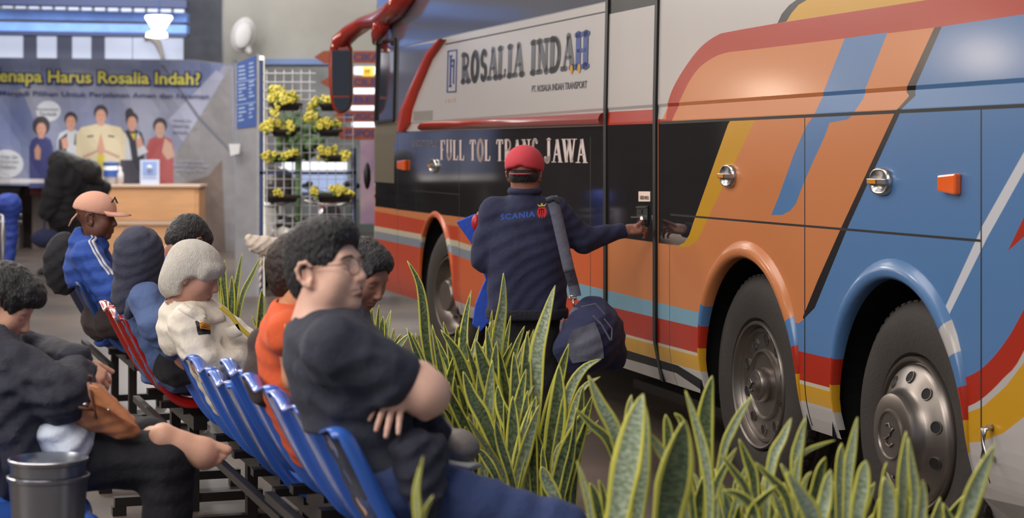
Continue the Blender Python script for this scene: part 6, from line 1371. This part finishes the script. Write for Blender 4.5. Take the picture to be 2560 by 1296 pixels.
decal('cap_logo', ([(0, .0), (.28, 0), (.5, .55), (.72, 0), (1, 0), (.55, 1), (.35, .6), (.15, .3)], [(0, 1, 7), (2, 5, 6), (2, 3, 4), (2, 4, 5), (1, 2, 6), (1, 6, 7)]), W(258, 489, 10.4), Vector((1, 0, -.15)), Vector((0, 0, 1)), .045, .04, CP, (0, 1, -.1), [m_black], cp_, off=.003)
b = MB(); b.tube([W(193, 535, Z-.06), W(180, 550, Z-.06), W(172, 566, Z-.06)], [.012, .011, .009], 8, flat=.5); k = b.build('cap_strap', [m_cap], None, smooth=True); k.parent = cp_; k.matrix_parent_inverse = cp_.matrix_parent_inverse
ej, EP = shirt(o, J, 12, cloth('royal_blue', (40, 76, 158), bump=.3), inf=.018, w=1.05, ra=1.2, wr=.008, cc=chair_cut(10.6, .50, off=-.11), name='track_jacket', folds=[([(185, 680, 10.4), (215, 720, 10.4), (260, 760, 10.4)], .012), ([(195, 640, 10.4), (215, 680, 10.4), (250, 710, 10.4)], .010), ([(190, 720, 10.4), (225, 760, 10.4), (270, 785, 10.4)], .012)], extra=[rc(W(205, 600, Z), W(245, 612, Z), .07, .06, .04)])
for dx in (-6, 2): ribbon('sleeve_stripe', [W(204+dx, 590, 10.4), W(226+dx, 628, 10.4), W(246+dx, 658, 10.4), W(272+dx, 690, 10.4)], .009, EP, (0, 1, 0), mat('stripe_white', (205, 205, 215), .7), ej, off=.005)
trousers(o, J, 12, cloth('brown_dark', (52, 42, 42))); shoes(o, J, m_dshoe, m_sole)
bk = [el(W(158, 660, 11.05), (.12, .1, .19), None, .03), rc(W(150, 615, 11.1), W(172, 610, 11.05), .05, .05, .03)]
tag(sdf_mesh('backpack', bk, [cloth('pack_black', (26, 26, 31))], res=.014, wr=.01), 'black backpack leaning behind the man in the pink cap', 'backpack')
# --- G: dark-haired head bowed behind the man with glasses
Z = 6.75
J = dict(head=W(905, 688, Z), neck=W(862, 760, Z), chest=W(850, 880, Z+.05), waist=W(850, 980, Z+.05), pelvis=W(850, 1040, Z+.08), shR=W(850, 815, 6.6), shL=W(850, 810, 6.95), elR=W(870, 930, 6.6), elL=W(880, 930, 7.0), wrR=W(930, 990, 6.65), wrL=W(940, 985, 6.9),
         hipR=W(860, 1045, 6.68), hipL=W(860, 1045, 6.9), knR=W(1040, 1050, 6.65), knL=W(1045, 1045, 6.92), anR=W(1050, 1330, 6.65), anL=W(1055, 1320, 6.92), toeR=W(1110, 1350, 6.65), toeL=W(1115, 1340, 6.92))
o, H, T, P = person('G', J, 12, -35, 30, 0, 1.0, skin('tan', (170, 120, 100)), 'dark-haired person in slate shirt looking down beyond the man with glasses')
hair_part(o, hair_short(J['head'], H, 1.0, .015), m_hb, jit=.004); shirt(o, J, 12, cloth('slate', (84, 88, 104)), inf=.016); trousers(o, J, 12, m_black); shoes(o, J, m_dshoe, m_sole)
# --- H: man in a dark jacket looking into a tan handbag, lower left
Z = 6.2
J = dict(head=W(8, 762, Z), neck=W(-38, 858, Z+.02), chest=W(-5, 985, Z+.06), waist=W(50, 1095, Z+.06), pelvis=W(95, 1160, Z+.08), shR=W(-15, 905, 6.04), shL=W(5, 885, 6.42), elR=W(158, 990, 5.98), elL=W(110, 905, 6.50), wrR=W(192, 935, 6.10), wrL=W(196, 912, 6.24),
         hipR=W(150, 1145, 6.10), hipL=W(150, 1135, 6.36), knR=W(418, 1150, 6.08), knL=W(330, 1105, 6.72), anR=W(420, 1475, 6.08), anL=W(398, 1098, 6.22), toeR=W(510, 1500, 6.05))
def foot_prims(a, d, up, tl_, s=1.0):   # a: heel centre, d: towards toes, up: big-toe side, tl_: sole normal
    a = Vector(a); d = Vector(d).normalized(); n = Vector(tl_).normalized(); u = n.cross(d)*-1
    if u.dot(Vector(up)) < 0: u = -u
    A_ = Matrix((u, d, n)).transposed()
    P = [el(a, (.034, .040, .040), A_, .03), rc(a, a+d*.12-n*.006, .038, .038, .03), rc(a+d*.07, a+d*.14, .036, .038, .03), el(a+d*.145, (.048, .045, .026), A_, .03), rc(a-n*.035-d*.01, a-n*.10-d*.01, .034, .04, .03), rc(a+d*.03-n*.03, a+d*.12-n*.02, .035, .028, .03)]
    for i, (x, y, r, l) in enumerate(((.036, .182, .0155, .026), (.012, .186, .0105, .018), (-.006, .180, .0098, .016), (-.022, .171, .0092, .013), (-.037, .158, .0088, .010))):
        b0 = a+u*x+d*y+n*.004; P.append(rc(b0-d*.02, b0+d*l, r*.95, r, .0035))
    return P
fd = Vector((.93, .05, -.36)); fp = foot_prims(W(408, 1096, 6.05), fd, (0, 0, 1), (.05, -1, .12))
h1 = hand_prims(J['wrR'], (.62, -.05, -.72), (.3, -.75, .45), -1, curl=(38, 45, 30)); h2 = hand_prims(J['wrL'], (.8, -.05, -.55), (.1, -.6, .6), 1, curl=(38, 45, 30))
J['anL'] = W(402, 1092, 6.16)
o, H, T, P = person('H', J, 10, -2, 34, 0, 1.02, skin('fair', (226, 172, 144)), 'man in dark jacket, one bare foot crossed up, opening a tan handbag', hands=(h1, h2, fp), w=1.05, ra=1.1)
eyes(o, T, 1.02)
hair_part(o, hair_short(J['head'], H, 1.02, .017)+[el(T(0, .06, .075), (.06, .05, .04), H, .03)], m_hb, jit=.006, jf=60)
jm = cloth('charcoal_jacket', (46, 46, 58), bump=.35)
hj_, HP = shirt(o, J, 10, jm, inf=.022, w=1.12, d=1.1, ra=1.35, wr=.010, name='jacket', wf=34, extra=[rc(W(30, 1000, 6.0), W(60, 1180, 5.98), .09, .06, .05), rc(W(-20, 870, 6.1), W(-10, 900, 6.4), .08, .08, .04)], folds=[([(30, 920, 6.0), (80, 930, 6.0), (140, 950, 6.0)], .012), ([(20, 960, 6.0), (80, 975, 6.0), (150, 1010, 6.0)], .012), ([(10, 1040, 6.0), (60, 1090, 6.0), (90, 1150, 6.0)], .012), ([(110, 960, 6.0), (150, 975, 6.0), (175, 1000, 6.0)], .010)])
wt = [el(W(158, 1078, 6.08), (.16, .105, .085), frame(10), .05), el(W(185, 1112, 6.07), (.15, .07, .06), frame(10), .04), rc(W(125, 1050, 6.08), W(150, 1100, 6.08), .085, .08, .05)]
sdf_mesh('t_shirt', wt, [cloth('white_tee', (214, 222, 236), bump=.3)], res=.008, parent=o, wr=.008, wf=36)
trousers(o, J, 10, m_black, inf=.026, wr=.005, toL=.62); shoes(o, J, m_dshoe, m_sole, 'R')
# handbag
Zb = 6.0; m_tan = mat('leather_tan', (198, 128, 82), .45, bump=.15, bscale=25, coat=.15, var=.08, vscale=8); m_tand = mat('leather_brown', (104, 64, 44), .5)
hb_ = empty('handbag', W(270, 1060, Zb), 'tan leather handbag with flap and buckle held open on the lap', 'handbag')
sdf_mesh('bag_body', [rc(W(222, 1010, Zb), W(335, 1082, Zb), .055, .018, .04), rc(W(200, 1020, Zb), W(300, 1078, Zb), .045, .025, .04), rc(W(236, 990, Zb), W(320, 1055, Zb), .035, .02, .04), rc(W(190, 1010, Zb), W(230, 1050, Zb), .03, .03, .03)], [m_tan], res=.006, parent=hb_, wr=.003, wf=60)
ll = [(222, 962), (246, 968), (280, 1000), (322, 1042), (345, 1070), (310, 1052), (262, 1022), (232, 1012)]
b = MB(); b.prism([W(u, v, Zb-.075) for u, v in ll], Vector((0, .012, 0))); b.build('flap', [m_tan], hb_, bevel=.004)
b = MB(); b.tube([W(222, 958, Zb-.05), W(228, 990, Zb-.09), W(236, 1020, Zb-.095), (W(240, 1048, Zb-.09))], .008, 8, flat=.5); b.tube([W(180, 1008, Zb-.06), W(200, 1020, Zb-.085), W(235, 1024, Zb-.085)], .006, 8); b.tube([W(205, 1000, Zb-.06), W(216, 960, Zb), W(226, 940, Zb)], .009, 8); b.build('strap', [m_tand], hb_, smooth=True)
b = MB(); b.ball(W(272, 1026, Zb-.085), .006, 0, 10); b.tube([W(205, 1012, Zb-.085), W(220, 1012, Zb-.088)], .007, 8); b.build('buckle', [m_chr], hb_, smooth=True)
# --- R: man in the red cap at the coach door
Z = 9.8
J = dict(head=W(1312, 436, Z), neck=W(1312, 482, Z-.01), chest=W(1314, 585, Z-.02), waist=W(1316, 690, Z-.01), pelvis=W(1320, 765, Z), shL=W(1236, 528, Z), shR=W(1388, 530, Z), elL=W(1212, 640, Z+.02), elR=W(1458, 600, Z+.03), wrL=W(1206, 575, Z+.22), wrR=W(1562, 577, Z+.08),
         hipL=W(1288, 790, Z), hipR=W(1352, 790, Z), knL=W(1285, 940, Z-.02), knR=W(1362, 940, Z+.0), anL=W(1283, 1108, Z), anR=W(1366, 1108, Z), toeL=W(1278, 1128, Z+.2), toeR=W(1372, 1128, Z+.2))
h1 = hand_prims(J['wrR'], (.96, .16, .12), (-.1, -.55, .8), 1, curl=(25, 45, 35), thumb=(.9, .3)); h1 += [rc(J['wrR']+Vector((.06, .0, .02)), W(1606, 553, Z+.14), .012, .009, .01)]
h2 = hand_prims(J['wrL'], (-.1, .3, .9), (-.6, -.7, .1), 1, curl=(40, 45, 30))
o, H, T, P = person('R', J, 84, 78, 4, 0, .98, skin('brown', (140, 92, 76)), 'man in red cap and navy jacket standing with his back turned at the coach door', hands=(h1, h2), w=1.05, extra=[rc(W(1312, 480, 9.8), W(1312, 445, 9.8), .066, .062, .02)])
hair_part(o, [el(T(0, -.03, -.01), (.078, .085, .06), H, .02), pl(T(0, 0, -.045), -H.col[2])], m_hb, jit=.003)
m_rc = cloth('cap_red', (196, 62, 74), bump=.1)
CP, CT = cap_prims(J['head'], H, 1.12, low=.012); CP.append(el(CT(0, -.125, .016), (.034, .05, .022), H, .006, sub=True)); cp_ = sdf_mesh('cap', CP, [m_rc], res=.0065, parent=o)
b = MB(); n = 12; vv = []
for i in range(n+1):
    a = math.pi*i/n; vv.append(CT(-.075*math.cos(a), .055+.03*math.sin(a), .040)); vv.append(CT(-.072*math.cos(a), .075+.09*math.sin(a), .030-.014*abs(math.cos(a))))
b.add(vv, [(2*i, 2*i+2, 2*i+3, 2*i+1) for i in range(n)]); k = b.build('brim', [m_rc], None, smooth=True); k.parent = cp_; k.matrix_parent_inverse = cp_.matrix_parent_inverse; so = k.modifiers.new('s', 'SOLIDIFY'); so.thickness = .004
b = MB(); b.tube([CT(-.05, -.102, -.004), CT(-.02, -.117, -.006), CT(.02, -.117, -.006), CT(.05, -.102, -.004)], .009, 8, flat=.4); k = b.build('cap_strap', [m_rc], None, smooth=True); k.parent = cp_; k.matrix_parent_inverse = cp_.matrix_parent_inverse
m_nav = cloth('navy_jacket', (36, 40, 70), bump=.25)
RP0 = [el(W(1314, 585, Z), (.235, .135, .19), None, .06), rc(W(1290, 640, Z), W(1290, 765, Z), .155, .15, .05), rc(W(1345, 640, Z), W(1345, 765, Z), .155, .15, .05), rc(W(1236, 530, Z), W(1388, 532, Z), .068, .068, .05), rc(W(1312, 480, Z), W(1312, 500, Z), .068, .09, .04), pl(W(1315, 792, Z), (0, 0, -1)),
       rc(J['shL'], J['elL'], .078, .068, .03), rc(J['elL'], J['wrL'], .066, .045, .03), rc(J['shR'], J['elR'], .080, .066, .03), rc(J['elR'], W(1553, 578, Z+.08), .068, .042, .03), rc(W(1212, 600, Z+.02), W(1207, 655, Z+.02), .06, .055, .03),
       rc(W(1312, 470, Z), W(1312, 455, Z), .063, .063, .01, sub=True)]
RP0 = PLs(RP0); RP0.wr = .0055; RP0.wf = 40
rj = sdf_mesh('jacket', RP0, [m_nav], res=.009, parent=o, wr=.0055, wf=40)
sdf_mesh('jacket_waistband', [rc(W(1290, 780, Z), W(1345, 780, Z), .160, .160, .03), pl(W(1315, 797, Z), (0, 0, -1)), pl(W(1315, 770, Z), (0, 0, 1))], [cloth('navy_rib', (30, 30, 44), bump=.5, bscale=90)], res=.008, parent=o)
sdf_mesh('collar', [el(W(1312, 478, Z), (.092, .088, .04), None, .01), el(W(1312, 462, Z-.01), (.072, .072, .05), None, .01, sub=True)], [m_nav], res=.006, parent=o)
m_sb = mat('embroidery_blue', (52, 98, 196), .6); m_cr2 = mat('embroidery_red', (200, 44, 48), .6); m_yl = mat('embroidery_yellow', (228, 190, 70), .6)
VF = text_mesh('SCANIA', .03, spacing=1.15)
def onback(u0, u1, va, vb, h):
    return lambda x, y: W(u0+(u1-u0)*x, va+(vb-va)*x-h*y, Z-.3)
def decal2(name, VF, fn, m, off=.004):
    pts = drape(RP0, [fn(x, y) for x, y in VF[0]], (0, 1, 0), off, .05); return mk(name, pts, VF[1], m, rj)
tv = VF
[decal2('back_letter', q, onback(1251, 1338, 552, 543, 15), [m_sb], .012) for q in islands(*VF)]
def disc_poly(pts): return (pts, [tuple(range(len(pts)))])
def strips(pl_, n=1): return pl_
gx = [([(.2, .78), (.05, .95), (.3, .85), (.5, 1.0), (.7, .85), (.95, .95), (.8, .78)], m_yl), ([(.2, .72), (.8, .72), (.98, .5), (.92, .2), (.7, .02), (.62, .2), (.5, .0), (.38, .2), (.3, .02), (.08, .2), (.02, .5)], m_cr2)]
for pts, m in gx:
    cx_ = sum(p[0] for p in pts)/len(pts); cy_ = sum(p[1] for p in pts)/len(pts)
    VFx = (pts+[(cx_, cy_)], [(i, (i+1) % len(pts), len(pts)) for i in range(len(pts))]); decal2('back_emblem', VFx, onback(1342, 1368, 549, 547, 40), [m], .012)
b = MB()
for (x0, y0, x1, y1) in ((.24, .3, .30, .62), (.44, .25, .50, .66), (.64, .3, .70, .6), (.30, .56, .64, .60)):
    VFx = ([(x0, y0), (x1, y0), (x1, y1), (x0, y1)], [(0, 1, 2, 3)]); decal2('emblem_detail', VFx, onback(1342, 1368, 549, 547, 40), [mat('embroidery_dark', (120, 26, 34), .6)], .0145)
trousers(o, J, 84, m_black, inf=.012, wr=.005); shoes(o, J, m_dshoe, m_dshoe)
# duffel bag
Zd = 9.58; db = empty('duffel_bag', W(1478, 935, Zd), 'navy and grey duffel bag on a grey shoulder strap hanging at his right side', 'bag')
m_dn = cloth('duffel_navy', (34, 40, 76), bump=.3); m_dg = cloth('duffel_grey', (98, 100, 116), bump=.3)
DP = [el(W(1470, 858, Zd), (.155, .16, .145), None, .05), el(W(1492, 815, Zd+.05), (.12, .18, .12), None, .06), rc(W(1455, 800, Zd), W(1478, 775, Zd+.06), .06, .07, .06), rc(W(1515, 830, Zd+.12), W(1530, 890, Zd+.1), .09, .08, .06), rc(W(1412, 880, Zd), W(1430, 905, Zd), .06, .06, .05)]
DP = PLs(DP); DP.wr = .007; DP.wf = 34
dbo = sdf_mesh('bag_body', DP, [m_dn], res=.008, parent=db, wr=.007, wf=34)
pts = [(1432, 826), (1470, 822), (1488, 808), (1502, 845), (1504, 875), (1511, 897), (1480, 902), (1462, 905), (1434, 912), (1420, 880), (1416, 858)]
V_, F_ = grid(14, 14)
def quadmap(x, y):
    tpx = 1432+(1488-1432)*x; tpy = 828+(808-828)*x; bx_ = 1432+(1511-1432)*x; by_ = 912+(899-912)*x; l = -14*math.sin(math.pi*y)*(1-x)+6*math.sin(math.pi*y)*x
    return W(tpx+(bx_-tpx)*(1-y)+l, tpy+(by_-tpy)*(1-y), Zd-.2)
pp = drape(DP, [quadmap(x, y) for x, y in V_], (0, 1, 0), .010, .05); mk('end_panel', pp, F_, [m_dg], dbo, smooth=True)
ribbon('piping', [W(1455, 770, Zd-.3), W(1490, 762, Zd-.3), W(1515, 790, Zd-.3)], .007, DP, (0, 1, 0), m_dg, dbo, start=.05); ribbon('piping', [W(1484, 792, Zd-.3), W(1506, 815, Zd-.3), W(1528, 855, Zd-.3)], .009, DP, (0, 1, 0), m_dg, dbo, start=.05)
ribbon('piping', [W(1512, 800, Zd-.3), W(1532, 825, Zd-.3), W(1530, 855, Zd-.3)], .007, DP, (0, 1, 0), m_dg, dbo, start=.05); ribbon('side_loop', [W(1412, 800, Zd-.3), W(1405, 815, Zd-.3), W(1404, 826, Zd-.3)], .02, DP, (0, 1, 0), m_dg, dbo, start=.05)
ribbon('shoulder_strap', [W(1380, 492, Z-.3), W(1392, 540, Z-.3), W(1408, 610, Z-.3), W(1424, 680, Z-.3)], .058, RP0, (0, 1, 0), m_dg, db, off=.012, start=.05)
a_ = drape(RP0, [W(1424, 678, Z-.3)], (0, 1, 0), .012, .05)[0]
ribbon('strap_end', [a_, W(1434, 715, Z-.17), W(1440, 742, Z-.17)], .056, None, (0, 1, 0), m_dg, db)
ribbon('shoulder_pad', [W(1366, 495, Z-.3), W(1384, 488, Z-.3), W(1402, 498, Z-.3)], .03, RP0, (0, 1, -.3), mat('pad_dark', (40, 42, 52), .7), db, off=.02, start=.05)
b = MB(); b.tube([W(1424, 741, Z-.17), W(1441, 741, Z-.17), W(1441, 748, Z-.17), W(1424, 748, Z-.17), W(1424, 741, Z-.17)], .005, 6); b.tube([W(1433, 748, Z-.17), W(1434, 762, Z-.17), W(1438, 776, Z-.17)], .006, 6); b.build('strap_buckle', [m_chr], db, smooth=True)
b = MB(); b.tube([W(1438, 776, Z-.17), W(1440, 784, Zd-.02), W(1446, 800, Zd-.02)], [.02, .035, .045], 10); b.build('strap_tab', [m_dg], db, smooth=True)
# blue folder/cloth and red pouch under the left arm
m_fb = mat('nylon_blue', (36, 78, 190), .6, bump=.15, bscale=20)
b = MB(); b.prism([W(1140, 555, Z+.16), W(1190, 534, Z+.16), W(1205, 560, Z+.16), W(1195, 600, Z+.16), W(1180, 612, Z+.16)], Vector((0, .02, 0))); b.prism([W(1222, 680, Z+.2), W(1232, 700, Z+.2), W(1228, 800, Z+.2), (W(1202, 830, Z+.2)), W(1180, 812, Z+.2), W(1188, 760, Z+.2), W(1206, 715, Z+.2)], Vector((0, .05, 0)))
b.prism([W(1190, 534, Z+.17), W(1230, 600, Z+.17), W(1232, 700, Z+.17), W(1215, 700, Z+.17), W(1180, 610, Z+.17)], Vector((0, .02, 0)))
tag(b.build('cloth', [m_fb], bevel=.006), 'bright blue folded cloth held under his left arm, hanging beside the jacket', 'cloth')
rp_ = empty('pouch', W(1190, 560, Z+.08), 'small red pouch with a chrome clip held at his left hand', 'pouch')
sdf_mesh('pouch_body', [el(W(1191, 557, Z+.1), (.026, .03, .045), None, .01)], [mat('pouch_red', (180, 34, 42), .4)], res=.005, parent=rp_)
b = MB(); c = W(1214, 520, Z+.1); b.tube([c+Vector((.016*math.cos(t), 0, .024*math.sin(t))) for t in [2*math.pi*i/16 for i in range(17)]], .006, 8); b.tube([W(1212, 530, Z+.1), W(1196, 545, Z+.1)], .006, 6); b.build('clip', [m_chr], rp_, smooth=True)
# --- I: person in black leaning to the counter, far away
Z = 25.0
J = dict(head=W(225, 432, Z), neck=W(200, 430, Z), chest=W(178, 455, Z), waist=W(162, 510, Z), pelvis=W(158, 545, Z), shL=W(150, 425, Z-.1), shR=W(200, 440, Z+.1), elL=W(132, 490, Z-.2), elR=W(225, 490, Z+.1), wrL=W(118, 535, Z-.2), wrR=W(258, 470, Z+.1),
         hipL=W(150, 560, Z), hipR=W(168, 560, Z), knL=W(138, 620, Z), knR=W(165, 625, Z), anL=W(122, 678, Z), anR=W(160, 682, Z), toeL=W(100, 682, Z-.1), toeR=W(185, 684, Z-.1))
o, H, T, P = person('I', J, 10, 20, 35, 0, 1.05, skin('tan', (170, 120, 100)), 'standing person all in black with a dark bag, leaning towards the counter far behind', fine=.012, res=.02)
hair_part(o, [el(T(0, -.02, .03), (.12, .15, .13), H, .03), rc(J['head'], W(150, 405, Z), .14, .16, .06), rc(J['head'], W(250, 455, Z), .10, .06, .05)], m_hb, jit=.015, res=.02, jf=20)
shirt(o, J, 10, m_black, inf=.07, res=.02, name='coat', ra=1.5, wr=.02, wf=14); trousers(o, J, 10, m_black, inf=.03, res=.02); shoes(o, J, m_dshoe, m_sole)
bg = [el(W(116, 597, Z-.35), (.2, .12, .13), None, .03), rc(W(112, 540, Z-.25), W(108, 585, Z-.35), .02, .02, .02)]
tag(sdf_mesh('travel_bag', bg, [m_dn], res=.02, wr=.01), 'dark navy travel bag hanging from the hand of the person in black', 'bag')
